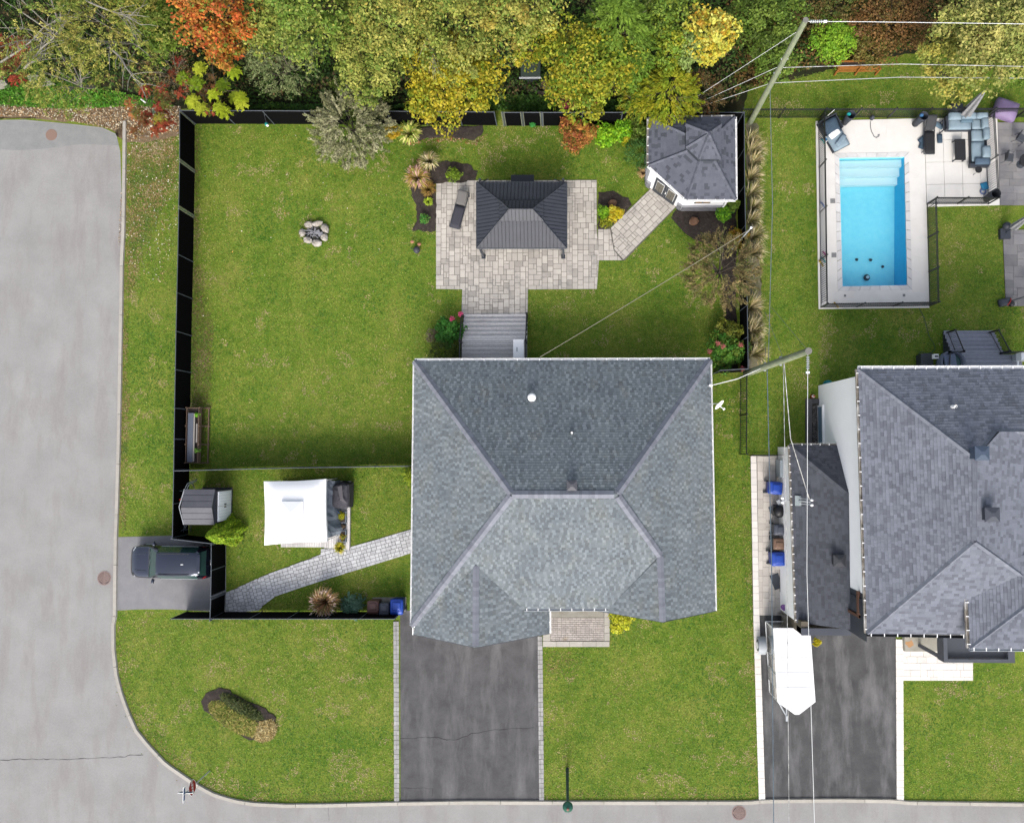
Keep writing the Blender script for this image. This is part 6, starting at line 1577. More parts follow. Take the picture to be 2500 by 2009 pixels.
# ================================================================ STREET LAMP, SIGNS, GRATES
M_lampg = mat('lamp_green', A('#17795f'), rough=.35, spec=.5); M_lpole = mat('lamp_pole_green', A('#3c5c66'), rough=.45)
b_, t_ = P(1385, 1877), P(1388, 1975, 4.4)
sl_ = thing('street_lamp', 'dark green street lamp post with domed head above the kerb', 'street lamp', tuple(b_))
part(sl_, 'post', MB().tube((b_.x, b_.y, 0), (b_.x, b_.y, 4.3), .10, .065, 12), M_lpole)
c = P(1388, 1983, 4.6); hx, hy = b_.x+.0, b_.y-.0
part(sl_, 'arm', MB().tube((b_.x, b_.y, 4.3), (hx, hy, 4.5), .05), M_lampg)
part(sl_, 'head', MB().lathe((hx, hy, 4.35), [(.06, -.1), (.2, .0), (.27, .12), (.27, .2), (.2, .3), (.08, .38), (.02, .40)], 20), M_lampg, smooth=True)
part(sl_, 'photocell', MB().lathe((hx, hy, 4.74), [(.07, 0), (.07, .09), (.05, .1), (.01, .1)], 14), mat('photocell', A('#b0786a'), rough=.5))
b_ = P(512, 1881); sg = thing('sign_post', 'street corner post carrying an octagonal stop sign and two blue street name plates', 'sign post', tuple(b_))
hs_ = 3.0
t_ = P(449, 1933, hs_)
part(sg, 'post', MB().tube((b_.x, b_.y, 0), (b_.x, b_.y, 3.0), .035), M_greymetal)
M_red = mat('sign_red', A('#d11f3a'), rough=.4); M_sw = mat('sign_white', (.75, .75, .75), rough=.4); M_sb = mat('sign_blue', A('#4a6dab'), rough=.4)
bx_, by_ = b_.x, b_.y
# octagon faces roughly west: vertical plane turned so the camera above sees it edge-on and slender
ang = R(6); nx, ny = math.cos(ang), math.sin(ang); tx, ty = -ny, nx; zc = 2.15; tl = .12
def oct_(r, off):
    return [Vector((bx_+nx*(off+.06+tl*0)+tx*r*math.cos(R(22.5+45*k))+nx*r*math.sin(R(22.5+45*k))*0, by_+ny*(off+.06)+ty*r*math.cos(R(22.5+45*k)), zc+r*math.sin(R(22.5+45*k)))) for k in range(8)]
for r, off, m, nm in ((.43, 0, M_sw, 'stop_plate'), (.395, .006, M_red, 'stop_face')):
    f = oct_(r, off); g_ = oct_(r, off-.005); part(sg, nm, MB().add(f+g_, [list(range(8)), list(range(8, 16))[::-1]]+[(k, (k+1) % 8, 8+(k+1) % 8, 8+k) for k in range(8)]), m)
def text(par, s, size, m, o_, xdir, zdir, name='lettering'):
    cu_ = bpy.data.curves.new(name, 'FONT'); cu_.body = s; cu_.size = size; cu_.align_x = 'CENTER'; cu_.align_y = 'CENTER'; cu_.extrude = .002
    to = bpy.data.objects.new('tmp', cu_); COL.objects.link(to)
    dg = bpy.context.evaluated_depsgraph_get(); me = bpy.data.meshes.new_from_object(to.evaluated_get(dg)); me.name = name
    bpy.data.objects.remove(to); off = OFF[par.name]
    yd = zdir; n_ = xdir.cross(yd)
    for v in me.vertices: p = o_+xdir*v.co.x+yd*v.co.y+n_*v.co.z-off; v.co = p
    me.materials.clear(); me.materials.append(m)
    o = bpy.data.objects.new(name, me); COL.objects.link(o); o.parent = par; return o
text(sg, 'ARR\u00caT', .26, M_sw, Vector((bx_+nx*.075, by_+ny*.075, zc)), Vector((-ny, nx, 0))*1.0, Vector((0, 0, 1)))
for (dx_, dy_, z, L_) in ((0, 1, 2.95, .85), (1, 0, 2.72, .85)):
    d = Vector((dx_, dy_, 0)); s_ = Vector((dy_, -dx_, 0))
    cc = Vector((bx_, by_, z))
    pl = part(sg, 'street_name_plate', MB().box(tuple(cc), (L_ if dx_ else .02, L_ if dy_ else .02, .2)), M_sw)
    part(sg, 'street_name_face', MB().box(tuple(cc+s_*.012*(-1 if dy_ else 1)*1 - d*.0), ((L_-.2) if dx_ else .006, (L_-.2) if dy_ else .006, .15)), M_sb)
    part(sg, 'street_name_face', MB().box(tuple(cc-s_*.012*(-1 if dy_ else 1)*1), ((L_-.2) if dx_ else .006, (L_-.2) if dy_ else .006, .15)), M_sb)
M_iron = mat('rusty_iron', A('#c9b0aa'), A('#b3968e'), 12, rough=.8); M_slot = mat('slot_dark', (.07, .06, .058), rough=1)
def grate(u, v, rot, lb):
    c = P(u, v); t = thing('drain_grate', lb, 'drain grate', (c.x, c.y, .012), 'drain grates in the road', rot)
    part(t, 'ring', MB().lathe((0, 0, 0), [(.40, 0), (.42, .012), (.36, .014), (.36, .002)], 32, cap=False), M_iron, local=True)
    part(t, 'pit', MB().lathe((0, 0, .001), [(.36, 0), (.01, .001)], 28), M_slot, local=True)
    part(t, 'bar', MB().bb(-.36, .36, -.02, .02, .002, .014), M_iron, local=True)
    for s in (-1, 1):
        for k in range(-6, 7):
            x = k*.065; y0 = .02; L_ = .5; pts = []
            ex, ey = x, s*.02; d = Vector((.6, s*.8, 0)); q = Vector((ex, ey, 0)); e = q
            while (e+d*.02).length < .35 and (e-q).length < .5: e = e+d*.02
            if (e-q).length > .05: part(t, 'bar', MB().box(((q.x+e.x)/2, (q.y+e.y)/2, .008), ((e-q).length, .036, .012), math.atan2(d.y, d.x)), M_iron, local=True)
grate(255, 1411, R(90), 'round herringbone drain grate in the left road near the side driveway')
grate(1804, 1983, 0, 'round herringbone drain grate in the road at the bottom edge')
mh = P(126, 330); single('manhole_patch', MB().lathe((mh.x, mh.y, .02), [(.36, 0), (.34, .004), (.01, .005)], 18), mat('rust_patch', A('#b9998a'), rough=.9), 'rusty round cover in the pale asphalt at the end of the left road', 'manhole cover', base=(mh.x, mh.y, .02))
# ================================================================ CAR
def make_car(c, rz):
    t = thing('parked_suv', 'glossy black station-wagon-like SUV parked on the side driveway, nose towards the road', 'car', c, None, rz)
    M_paint = mat('black_paint', (.018, .024, .045), rough=.06, spec=.9, coat=1.0, metal=.75)
    M_cg = mat('car_glass', (.02, .05, .045), rough=.05, spec=.9)
    ST = [(0, .58, .62, .68, .50), (.06, .74, .72, .80, .62), (.22, .86, .84, .92, .72), (.6, .93, .93, 1.0, .76), (1.15, .95, .98, 1.08, .80), (1.32, .955, 1.0, 1.12, .82), (1.98, .955, 1.04, 1.60, .60), (2.2, .955, 1.05, 1.66, .625), (3.0, .96, 1.06, 1.70, .635), (3.8, .955, 1.07, 1.67, .62), (4.25, .95, 1.07, 1.60, .60), (4.42, .93, 1.06, 1.52, .60), (4.66, .90, 1.02, 1.10, .70), (4.78, .84, .9, .96, .70), (4.84, .72, .7, .74, .6)]
    rows = []
    for x, w, bz, tz, tw in ST:
        half = [(w*.93, .25), (w*.995, .45), (w, .68 if bz > .7 else bz-.05), (w*.975, bz), (tw+.04, tz-.035), (tw*.75, tz), (0, tz+.015)]
        rows.append([(x-2.42, y, z) for y, z in half]+[(x-2.42, -y, z) for y, z in half[-2::-1]])
    n = len(rows[0]); grp = {'body': [], 'windscreen': [], 'side_window': [], 'rear_window': [], 'roof': []}
    for i in range(len(rows)-1):
        for j in range(n-1):
            f = [rows[i][j], rows[i+1][j], rows[i+1][j+1], rows[i][j+1]]
            jj = min(j, n-2-j); k = 'body'
            if i == 5 and jj >= 4: k = 'windscreen'
            elif i == 11 and jj >= 4: k = 'rear_window'
            elif 6 <= i <= 9 and jj == 3: k = 'side_window'+'_abc'[1 if i < 8 else (2 if i == 8 else 3)]+('l' if j < n/2 else 'r')
            grp.setdefault(k, []).append(f)
    # end caps
    for r_, fl in ((rows[0], 1), (rows[-1], 0)):
        grp['body'].append(r_ if fl else r_[::-1])
    for k, fs in grp.items():
        if not fs: continue
        b = MB()
        for f in fs: b.add(f[::-1], [list(range(len(f)))])
        o = part(t, 'side_window' if k.startswith('side') else k, b, M_paint if k in ('body', 'roof') else M_cg, local=True)
        import bmesh
        bm_ = bmesh.new(); bm_.from_mesh(o.data); bmesh.ops.remove_doubles(bm_, verts=bm_.verts, dist=.0005); bmesh.ops.recalc_face_normals(bm_, faces=bm_.faces)
        if k != 'body':
            for f_ in bm_.faces:
                if f_.normal.z < 0: f_.normal_flip()
        bm_.to_mesh(o.data); bm_.free()
        o.data.polygons.foreach_set('use_smooth', [True]*len(o.data.polygons))
    part(t, 'underbody', MB().bb(-2.2, 2.25, -.86, .86, .22, .26), M_trim, local=True)
    part(t, 'cowl', MB().add([(-1.15, -.80, 1.115), (-1.06, -.82, 1.17), (-1.06, .82, 1.17), (-1.15, .80, 1.115)], [(0, 3, 2, 1)]), M_trim, local=True)
    for s in (-1, 1):
        for x in (-1.5, 1.45):
            w = part(t, 'wheel', MB().tube((x, s*.74, .35), (x, s*.955, .35), .35, n=22), M_trim, local=True)
            part(w, 'rim', MB().tube((x, s*.955, .35), (x, s*.965, .35), .23, n=16), M_greymetal, local=True)
        m_ = part(t, 'mirror', MB().pad((-.85, s*1.08, 1.12), (.16, .26, .17), .2*s), M_paint, local=True, smooth=True)
        part(m_, 'mirror_arm', MB().tube((-.88, s*.93, 1.06), (-.86, s*1.02, 1.1), .03), M_trim, local=True)
        part(t, 'headlight', MB().add([(-2.33, s*.55, .80), (-2.22, s*.80, .84), (-1.98, s*.86, .93), (-2.15, s*.62, .935)], [(0, 1, 2, 3) if s < 0 else (3, 2, 1, 0)]), mat('headlight', (.5, .52, .55), rough=.1), local=True)
        part(t, 'taillight', MB().add([(2.30, s*.80, .98), (2.18, s*.90, .98), (2.0, s*.915, 1.08), (2.2, s*.76, 1.13)], [(0, 1, 2, 3) if s > 0 else (3, 2, 1, 0)]), mat('taillight', A('#b03038'), rough=.2), local=True)
        part(t, 'roof_rail', MB().path([(-.35, s*.60, 1.68), (-.2, s*.60, 1.715), (1.35, s*.59, 1.705), (1.5, s*.585, 1.66)], .018), M_blackmetal, local=True)
        part(t, 'window_trim', MB().path([(-.42, s*.935, 1.05), (.6, s*.94, 1.075), (1.75, s*.935, 1.085)], .012), M_greymetal, local=True)
        for x in (.05, .95): part(t, 'door_handle', MB().box((x, s*.965, .9), (.2, .03, .035)), M_paint, local=True)
        for y in (.25,): part(t, 'wiper', MB().tube((-1.08, s*y-.1, 1.19), (-.98, s*y+.4, 1.28), .012), M_trim, local=True)
    part(t, 'antenna', MB().pad((1.15, 0, 1.74), (.14, .05, .09), 0), M_whitemetal, local=True)
    part(t, 'licence_plate', MB().box((2.42, 0, .82), (.02, .3, .16)), M_whitemetal, local=True)
    part(t, 'spoiler', MB().pad((2.0, 0, 1.55), (.2, 1.15, .05), 0), M_paint, local=True, smooth=True)
    part(t, 'hood_line', MB().path([(-2.1, -.45, .985), (-1.3, -.5, 1.115)], .008).path([(-2.1, .45, .985), (-1.3, .5, 1.115)], .008), M_trim, local=True)
    return t
c = P(417, 1371, .8); make_car((c.x, c.y, .012), R(-.5))
# ================================================================ TRAILER
tl_ = thing('cargo_trailer', 'white-roofed pointed cargo trailer with polished sides in the neighbour driveway', 'trailer')
M_alu = mat('polished_aluminium', (.62, .62, .60), (.5, .5, .49), 2, rough=.18, metal=.85)
ht2 = 2.05
rp2 = [P(1888, 1533, ht2), P(1978, 1533, ht2), P(1991, 1713, ht2), P(1951, 1744, ht2), P(1942, 1744, ht2), P(1899, 1714, ht2)]
part(tl_, 'roof', MB().prism([(q.x, q.y) for q in rp2], ht2-.05, ht2), mat('trailer_roof', (.66, .66, .67), (.58, .58, .59), 1.2, rough=.4, grain=.05))
cx2, cy2 = sum(q.x for q in rp2)/6, sum(q.y for q in rp2)/6
wq = [Vector((q.x+(cx2-q.x)*.02, q.y+(cy2-q.y)*.01, 0)) for q in rp2]
part(tl_, 'body', MB().prism([(q.x, q.y) for q in wq], .35, ht2-.051), M_alu)
for f_ in (.2, .4, .6, .8): q0 = rp2[0].lerp(rp2[5], f_); q1 = rp2[1].lerp(rp2[2], f_); part(tl_, 'roof_seam', MB().tube((q0.x+.03, q0.y, ht2), (q1.x-.03, q1.y, ht2), .012, n=5), M_greymetal)
part(tl_, 'chassis', MB().prism([(q.x, q.y) for q in wq], .28, .349), M_trim)
M_tw = mat('trailer_white', (.7, .7, .7), rough=.4)
def edge(a, b__, z, r=.03): part(tl_, 'edge_trim', MB().tube((a.x, a.y, z), (b__.x, b__.y, z), r, n=6), M_tw)
for i in range(6): edge(wq[i], wq[(i+1) % 6], .37); edge(wq[i], wq[(i+1) % 6], ht2-.06, .035)
for i in (0, 1, 2, 5): part(tl_, 'corner_post', MB().tube((wq[i].x, wq[i].y, .35), (wq[i].x, wq[i].y, ht2-.05), .03, n=6), M_tw)
for f in (.42, .62): q = wq[0].lerp(wq[5], f); part(tl_, 'side_rib', MB().tube((q.x-.01, q.y, .38), (q.x+.0, q.y, ht2-.06), .02, n=5), M_tw)
q = wq[0].lerp(wq[5], .72); part(tl_, 'side_door', MB().box((q.x-.03, q.y, 1.15), (.04, .75, 1.5), math.atan2((wq[5]-wq[0]).y, (wq[5]-wq[0]).x)+R(90)), mat('door_alu', (.5, .5, .5), rough=.25, metal=.7))
fx_ = P(1864, 1577, .5)
wd = part(tl_, 'wheel', MB().tube((fx_.x-.30, fx_.y, .33), (fx_.x-.06, fx_.y, .33), .33, n=22), M_trim); part(wd, 'rim', MB().tube((fx_.x-.32, fx_.y, .33), (fx_.x-.301, fx_.y, .33), .2, n=16), M_plastic_w)
b = MB(); vs = []; n = 10
for k in range(n+1):
    a = math.pi*k/n
    for x in (-.34, .12): vs.append((fx_.x+x, fx_.y+.52*math.cos(a), .33+.46*math.sin(a)))
b.add(vs, [(2*k, 2*k+1, 2*k+3, 2*k+2) for k in range(n)]); part(tl_, 'fender', b, mat('fender_white', A('#dfe6ee'), rough=.4), smooth=True)
q = P(1920, 1748, .4); part(tl_, 'hitch', MB().path([(wq[5].x+.3, wq[5].y-.2, .4), (q.x, q.y, .42)], .04).path([(wq[4].x, wq[4].y+.1, .4), (q.x, q.y, .42)], .04).box((q.x, q.y-.1, .45), (.12, .3, .1)), M_greymetal)
for x in (-1, 1): pass
# ================================================================ VEGETATION
M_bark = mat('bark', A('#8f8474'), A('#6b6155'), 6, rough=.95, bump=.5, bsc=30)
M_birch = mat('pale_bark', A('#cfcabd'), A('#a9a293'), 6, rough=.9)
M_stem = mat('green_stem', A('#5d6b33'), rough=.9)
def npobj(name, V, col, par=None, loc=None, m=None):
    o = bpy.data.objects.new(name, npmesh(name, V, None, col, m or LM)); COL.objects.link(o)
    if par: o.parent = par
    if loc is not None: o.location = loc
    return o
def limbs(base, top, R_, Hh, r, n=7, m=None, seed=0):
    rd = random.Random(seed); b = MB(); ctr = Vector((top.x, top.y, top.z))
    fork = base.lerp(Vector((top.x, top.y, top.z-Hh*.6)), 1)
    mid = base.lerp(fork, .5)+Vector((rd.uniform(-.1, .1), rd.uniform(-.1, .1), 0))
    b.path([base, mid, fork], r, 8, r2=r*.65)
    for k in range(n):
        a = k*math.tau/n+rd.uniform(-.3, .3); e = top+Vector((math.cos(a)*R_*rd.uniform(.5, .85), math.sin(a)*R_*rd.uniform(.5, .85), rd.uniform(-.1, .5)*Hh))
        s = mid.lerp(fork, rd.uniform(.4, 1)); q = s.lerp(e, .5)+Vector((0, 0, .2*Hh))
        b.path([s, q, e], r*.4, 5, r2=r*.08)
        for j in range(2):
            e2 = q.lerp(e, .5)+Vector((rd.uniform(-.4, .4)*R_, rd.uniform(-.4, .4)*R_, rd.uniform(0, .3)*Hh)); b.tube(q, e2, r*.15, r*.05, 4)
    return b
TN = [0]
def tree(label, u, v, rpx, h, cols, style='broad', n=7000, leaf=.17, w=None, name='broadleaf_tree', cat='tree', clumps=34, hh=None, bark=None, tr=.12, nl=7, group=None, parts=('trunk', 'crown')):
    zc = h*.72; c = P(u, v, zc); R_ = rpx/41*(44-zc)/44; hh = hh or h*.26
    t = thing(name, label, cat, (c.x, c.y, 0), group)
    TN[0] += 1
    s_ = P(u, v, 0); base = Vector((c.x+(s_.x-c.x)*.6, c.y+(s_.y-c.y)*.75, 0)); base.x, base.y = c.x*.3+base.x*.7, base.y
    part(t, parts[0], limbs(base, c, R_, hh, tr, nl, seed=TN[0]), bark or M_bark)
    V, col = crown(R_, hh, n, cols, style, leaf, w, clumps)
    npobj(parts[1], V, col, t, (0, 0, zc))
    return t
OL = ['#84943c', '#a0a44a', '#6b8a34', '#b4b258', '#7a8c3c']
GR = ['#5f7c2a', '#708e32', '#4f6822', '#869c3e']
YG = ['#8f9c2a', '#a9a52c', '#6f8a24', '#c4b037', '#577a20']
YE = ['#c9b526', '#b3a622', '#8f9a1f', '#dcc646', '#6f8418']
SG = ['#a9aa80', '#b6b58c', '#97996c', '#84875c', '#c0bc98']
OR = ['#d0602c', '#b9502c', '#d98238', '#a8783a', '#7f8a2e', '#6b7a2a', '#c9963a']
RD = ['#b04a36', '#963c2e', '#c8604a', '#7b5a34', '#5f7030']
BR = ['#7d6640', '#6b5a36', '#8e7a4a', '#5a6330', '#94603a']
DG = ['#4f6420', '#5c7226', '#44561c', '#6b7c2c']
LG = ['#7c9c34', '#68882a', '#8fae42', '#5c7a26']
# understorey: one mass of shrub leaves and weeds
def field(name, poly_px, n, cols, leaf, h0, h1, label, cat, w=None, fq=.9, ex=None):
    g = G(poly_px); xs = [p.x for p in g]; ys = [p.y for p in g]; N_ = int(n*1.9)
    X = rng.uniform(min(xs), max(xs), N_); Y = rng.uniform(min(ys), max(ys), N_)
    pl = [(p.x, p.y) for p in g]; k = np.array([inside(a, b_, pl) for a, b_ in zip(X, Y)]); X, Y = X[k][:n], Y[k][:n]; n = len(X)
    f = np.sin(X*fq+3*np.sin(Y*.7))*np.cos(Y*fq*1.3+2*np.sin(X*.5)); f2 = np.sin(X*2.9+1)*np.cos(Y*3.3+np.sin(X*2))
    Z = (h0+(h1-h0)*np.clip(.5+.35*f+.25*f2, 0, 1))*rng.uniform(.55, 1, n)
    c = np.array([A(x) for x in cols])*1.8; K_ = len(cols)
    idx = np.clip(((f*.5+.5)*K_+rng.normal(0, .9, n)), 0, K_-1).astype(int)
    col = c[idx]*(1+rng.normal(0, .22, (n, 1)).clip(-.5, .6))
    V, col = leaves(np.stack([X, Y, Z], 1), rng.normal(0, .5, (n, 3))+np.array([0, 0, 1]), leaf*rng.uniform(.6, 1.4, n), col)
    o = npobj(name, V, col); tag(o, label, cat); o['kind'] = 'stuff'; return o
field('undergrowth', [(440, 258), (300, 228), (-200, 215), (-200, -200), (1750, -200), (1790, 215), (1800, 262)], 60000, ['#3a5a1c', '#4d7026', '#2f4a1a', '#5c6b30', '#6b5a3a', '#47662a'], .19, .15, 1.5, 'dark green weeds and shrubs filling the ground under the trees', 'undergrowth')
field('undergrowth', [(1750, -200), (2700, -200), (2700, 60), (2260, 120), (2100, 150), (1960, 178), (1880, 210), (1826, 222), (1790, 250)], 42000, ['#6b5a30', '#7d6236', '#5a6228', '#4c6a24', '#8a6a3c', '#3f5a20'], .18, .1, 1.3, 'mixed brown and green weeds beyond the picket fence at the upper right', 'undergrowth')
field('ground_cover', [(-200, 205), (150, 200), (330, 235), (430, 262), (300, 262), (180, 268), (60, 262), (-200, 264)], 9000, ['#5f9a2a', '#4f8a24', '#7aa838', '#8a8a50'], .15, .03, .28, 'bright green weeds along the edge of the leaf litter at the road end', 'weeds')
field('creeper', [(600, 262), (800, 262), (1080, 268), (1240, 240), (1700, 262), (1700, 276), (600, 272)], 9000, ['#46702a', '#38581c', '#5a802c'], .2, .2, .9, 'dark green creeper leaves directly behind the back fence', 'creeper')
# the trees, left to right
tree('pale yellow-olive birch with bare white branches at the top left corner', 95, 60, 200, 9, OL+['#b8ae5c', '#c4ba6c'], 'feather', 11000, .15, name='birch_tree', bark=M_birch, tr=.14, nl=12)
tree('yellow-olive birch right of the corner birch, above the road end', 290, 75, 150, 8, OL+['#b0a654', '#c0b45c'], 'feather', 8000, .15, name='birch_tree', bark=M_birch, tr=.11, nl=11)
tree('red-leaved sumac at the left edge below the corner birch', 15, 135, 75, 4, RD, 'compound', 2600, .22, name='sumac', clumps=30, tr=.07)
tree('olive willow hanging over the concrete block at the road end', 170, 190, 110, 6, OL+['#8fa040'], 'feather', 5200, .14, name='willow_tree', bark=M_birch, nl=10)
tree('dark green maple between the birch and the orange maple', 395, 70, 85, 6, GR+['#7a9430'], 'broad', 4200, .19)
tree('bright orange-red maple at the top left', 520, 22, 115, 9, OR+['#e0703a', '#7a8f34'], 'broad', 5600, .2, name='maple_tree')
tree('orange maple bough leaning below the bright maple crown', 555, 110, 62, 6.5, OR, 'broad', 3200, .19, name='maple_tree', clumps=20)
tree('sumac with red leaves over the road end litter', 355, 270, 78, 3.2, RD+['#9a9a3a', '#b87a48'], 'compound', 1500, .24, name='sumac', clumps=17, tr=.05)
tree('sumac with long yellow-green leaves over the fence corner', 520, 218, 92, 3.6, ['#a8b82a', '#8fa426', '#bcc43c', '#7a9a24'], 'compound', 3000, .26, name='sumac', clumps=15, tr=.05)
tree('reddish sumac behind the yellow-green one', 455, 215, 82, 2.8, RD+BR[:3], 'compound', 1500, .22, name='sumac', clumps=16, tr=.05)
tree('grey-brown bare shrub behind the back fence near the corner', 420, 175, 75, 3.5, BR+['#7b7a5a', '#8a8468'], 'feather', 1500, .12, name='bare_shrub', nl=12)
tree('grey-green willow shrub behind the fence, left of the overhanging one', 690, 150, 95, 5.5, ['#7d8c58', '#8f9a66', '#6b7c4a', '#99a070'], 'feather', 7000, .13, name='willow_tree', nl=10)
tree('large olive-green poplar at the top, right of the orange maple', 770, 40, 125, 10, OL+GR[:2], 'broad', 9500, .17, name='poplar_tree')
tree('olive poplar with yellow tips at the top centre-left', 960, 30, 120, 11, OL+['#b5a64e'], 'broad', 9500, .17, name='poplar_tree')
tree('grey-olive tree between the willow shrub and the yellow linden', 905, 165, 95, 8, OL, 'broad', 6500, .16, name='poplar_tree')
tree('dark shrub in the gap behind the overhanging silver shrub', 880, 240, 80, 3.5, DG+['#5c6b38'], 'feather', 4200, .13, name='dark_shrub')
tree('big yellow-green linden reaching over the back fence', 1100, 195, 125, 7.5, YG+YE[:2], 'broad', 12000, .18, w=[3, 3, 2, 3, 1, 2, 2], name='linden_tree', clumps=46)
tree('tall olive tree above the yellow-green linden', 1120, 85, 115, 10, OL+['#a8a04a'], 'broad', 8500, .16, name='poplar_tree')
tree('olive tree with ochre tips at the top centre', 1260, 30, 110, 10, OL+['#b39a44'], 'broad', 8000, .17, name='poplar_tree')
tree('yellow-green tree right of the stone pile', 1430, 165, 128, 7.5, YG, 'broad', 11000, .18, name='linden_tree', clumps=46)
tree('feathery light green cedar at the top centre', 1510, 55, 100, 9, LG, 'needle', 9000, .24, name='cedar_tree', clumps=40)
tree('smaller light green cedar below the top cedar', 1540, 135, 62, 6, LG+['#6f9a34'], 'needle', 4200, .22, name='cedar_tree')
tree('yellow-tinged cedar above the garden pavilion', 1635, 215, 85, 5, ['#8f9c22', '#a5a826', '#7a9426', '#b0a82a'], 'needle', 6500, .2, name='cedar_tree')
tree('green shrub hugging the fence left of the yellow cedar', 1560, 235, 52, 3.2, YG+LG[:2], 'needle', 2800, .17, name='cedar_tree')
tree('bright yellow maple with orange tips left of the upper utility pole', 1730, 90, 68, 7, ['#e8cf3c', '#f0dc6a', '#e0a032', '#c9c044', '#9fae4c'], 'broad', 4200, .2, name='maple_tree', clumps=26)
tree('pale green poplar below the bright yellow maple', 1680, 125, 45, 6, ['#9aae62', '#84a04e', '#aebc74'], 'broad', 2200, .17, name='poplar_tree')
tree('dark green bush cluster at the top right of the yellow maple', 1870, 50, 95, 4.5, DG+GR, 'broad', 7500, .17, name='leafy_bush', cat='bush')
tree('green elm between the yellow maple and the upper pole', 1620, 40, 75, 6.5, GR+YG[:1], 'broad', 5000, .18, name='elm_tree')
tree('brown thin shrub by the guy wire guards', 1710, 235, 62, 2.6, BR+['#6b6a4c'], 'feather', 3000, .12, name='bare_shrub')
tree('bright lime-green bush left of the cedar planter', 2040, 100, 62, 2.4, ['#8fb82a', '#7aa826', '#a5c43c', '#6b9a28'], 'broad', 4600, .15, name='leafy_bush', cat='bush')
tree('rusty brown thicket at the top behind the wires', 2180, 45, 105, 2.8, ['#8a6238', '#7a5a34', '#94703f', '#66602c'], 'broad', 6500, .15, name='brown_bush', cat='bush')
tree('brown and green thicket right of the upper pole', 2030, 20, 80, 2.4, ['#7a6236', '#6b5c30', '#5f6a2c', '#4c6224'], 'broad', 4200, .15, name='brown_bush', cat='bush')
tree('large pale olive-yellow tree at the top right corner', 2425, 85, 135, 8, ['#9fa352', '#b5b066', '#8a964a', '#c2b86a', '#7b8a3e'], 'broad', 10000, .18, name='poplar_tree', clumps=48)
tree('lower olive-yellow bough of the corner tree over the rear lawn', 2330, 160, 92, 6, ['#9aa04a', '#aeb05c', '#84923e', '#bdae50'], 'broad', 5200, .17, name='poplar_tree', clumps=30)
tree('green bush at the right picture edge behind the rear lawn', 2490, 165, 45, 2.5, GR+LG[:2], 'broad', 2000, .17, name='leafy_bush', cat='bush')
tree('orange-tinged small shrub at the foot of the upper pole', 1880, 130, 26, 1.6, ['#c98a3a', '#a87a34', '#7a8a2c'], 'broad', 700, .14, name='leafy_bush', cat='bush', clumps=10)
tree('olive filler poplar between the orange maple and the top centre trees', 660, 70, 80, 7, OL, 'broad', 5200, .17, name='poplar_tree')
tree('yellow-green lime tree filling the gap above the dark box', 1300, 110, 62, 6.5, YG, 'broad', 3600, .17, name='linden_tree')
tree('olive poplar at the top edge between two birches and dark maple', 330, 10, 80, 7, OL+['#b8a84a'], 'broad', 4600, .17, name='poplar_tree')
tree('light green maple at the top edge above the yellow cedar', 1640, 120, 55, 6, LG+YG[:2], 'broad', 3200, .17, name='maple_tree')
tree('green thicket between the upper pole and the dark bush', 1890, 150, 60, 2.4, GR, 'broad', 3200, .15, name='leafy_bush', cat='bush')
tree('brown-green thicket above the cedar planter', 2130, 110, 60, 2.2, ['#7a6a34', '#6a7230', '#8a7a3c'], 'broad', 3000, .15, name='brown_bush', cat='bush')
# bare white branches of the birches
wb = random.Random(5)
for k, (u, v, du, dv, lb) in enumerate(((0, 150, 150, -110, 'long bare white branch reaching up from the left edge'), (195, 0, 155, 60, 'long bare white branch crossing the yellow birch'), (60, 170, 85, -95, 'forked bare white branch above the concrete block'), (270, 120, 80, 90, 'bare white twig bundle above the red sumac'), (1045, 80, 20, 75, 'bare grey-white forked branch inside the yellow-green canopy'))):
    t = thing('bare_branch', lb, 'branch', tuple(P(u, v, 7.2)), 'bare pale branches in the tree canopy'); b = MB()
    pts = [P(u+du*f+wb.uniform(-6, 6), v+dv*f+wb.uniform(-6, 6), 7.2+.5*f) for f in (0, .25, .5, .75, 1)]
    b.path(pts, .055, 6, r2=.02); part(t, 'limb', b, M_birch)
    for j in range(16):
        i = wb.randrange(0, 4); s = pts[i].lerp(pts[i+1], wb.random()); a = math.atan2(-dv, du)+wb.uniform(-.9, .9); L_ = wb.uniform(.5, 1.7)
        e = s+Vector((math.cos(a)*L_, math.sin(a)*L_, wb.uniform(-.3, .3))); part(t, 'twig', MB().path([s, s.lerp(e, .5)+Vector((0, 0, .1)), e], .018, 4, r2=.006), M_birch)
# shrubs of the yard
tree('large silver-grey feathery shrub hanging over the back fence into the yard', 858, 312, 108, 3.6, SG, 'feather', 24000, .15, name='silver_shrub', cat='shrub', nl=12)
tree('big brown-olive shrub straddling the right yard fence', 1762, 660, 100, 3.4, ['#8a8050', '#9a8a5a', '#7a6a48', '#6b7440', '#a08c60'], 'feather', 13000, .13, name='brown_shrub', cat='shrub', nl=14)
tree('conical yellow-green dwarf cedar beside the shed', 545, 1300, 42, 1.5, ['#7fa31e', '#93b32a', '#6b921c', '#a0b834'], 'needle', 100, .12, name='dwarf_cedar') if False else None
def shrub(label, u, v, rpx, h, cols, style='broad', n=1500, leaf=.12, name='shrub', cat='shrub', clumps=24, w=None):
    return tree(label, u, v, rpx, h, cols, style, n, leaf, w, name, cat, clumps, hh=h*.42, tr=.03, nl=5, bark=M_stem, parts=('stems', 'foliage'))
shrub('orange and red hydrangea shrub in front of the back fence', 1407, 328, 47, 1.6, ['#b5752f', '#a85a38', '#c98f45', '#8a8a34', '#94503a'], n=3600, leaf=.13)
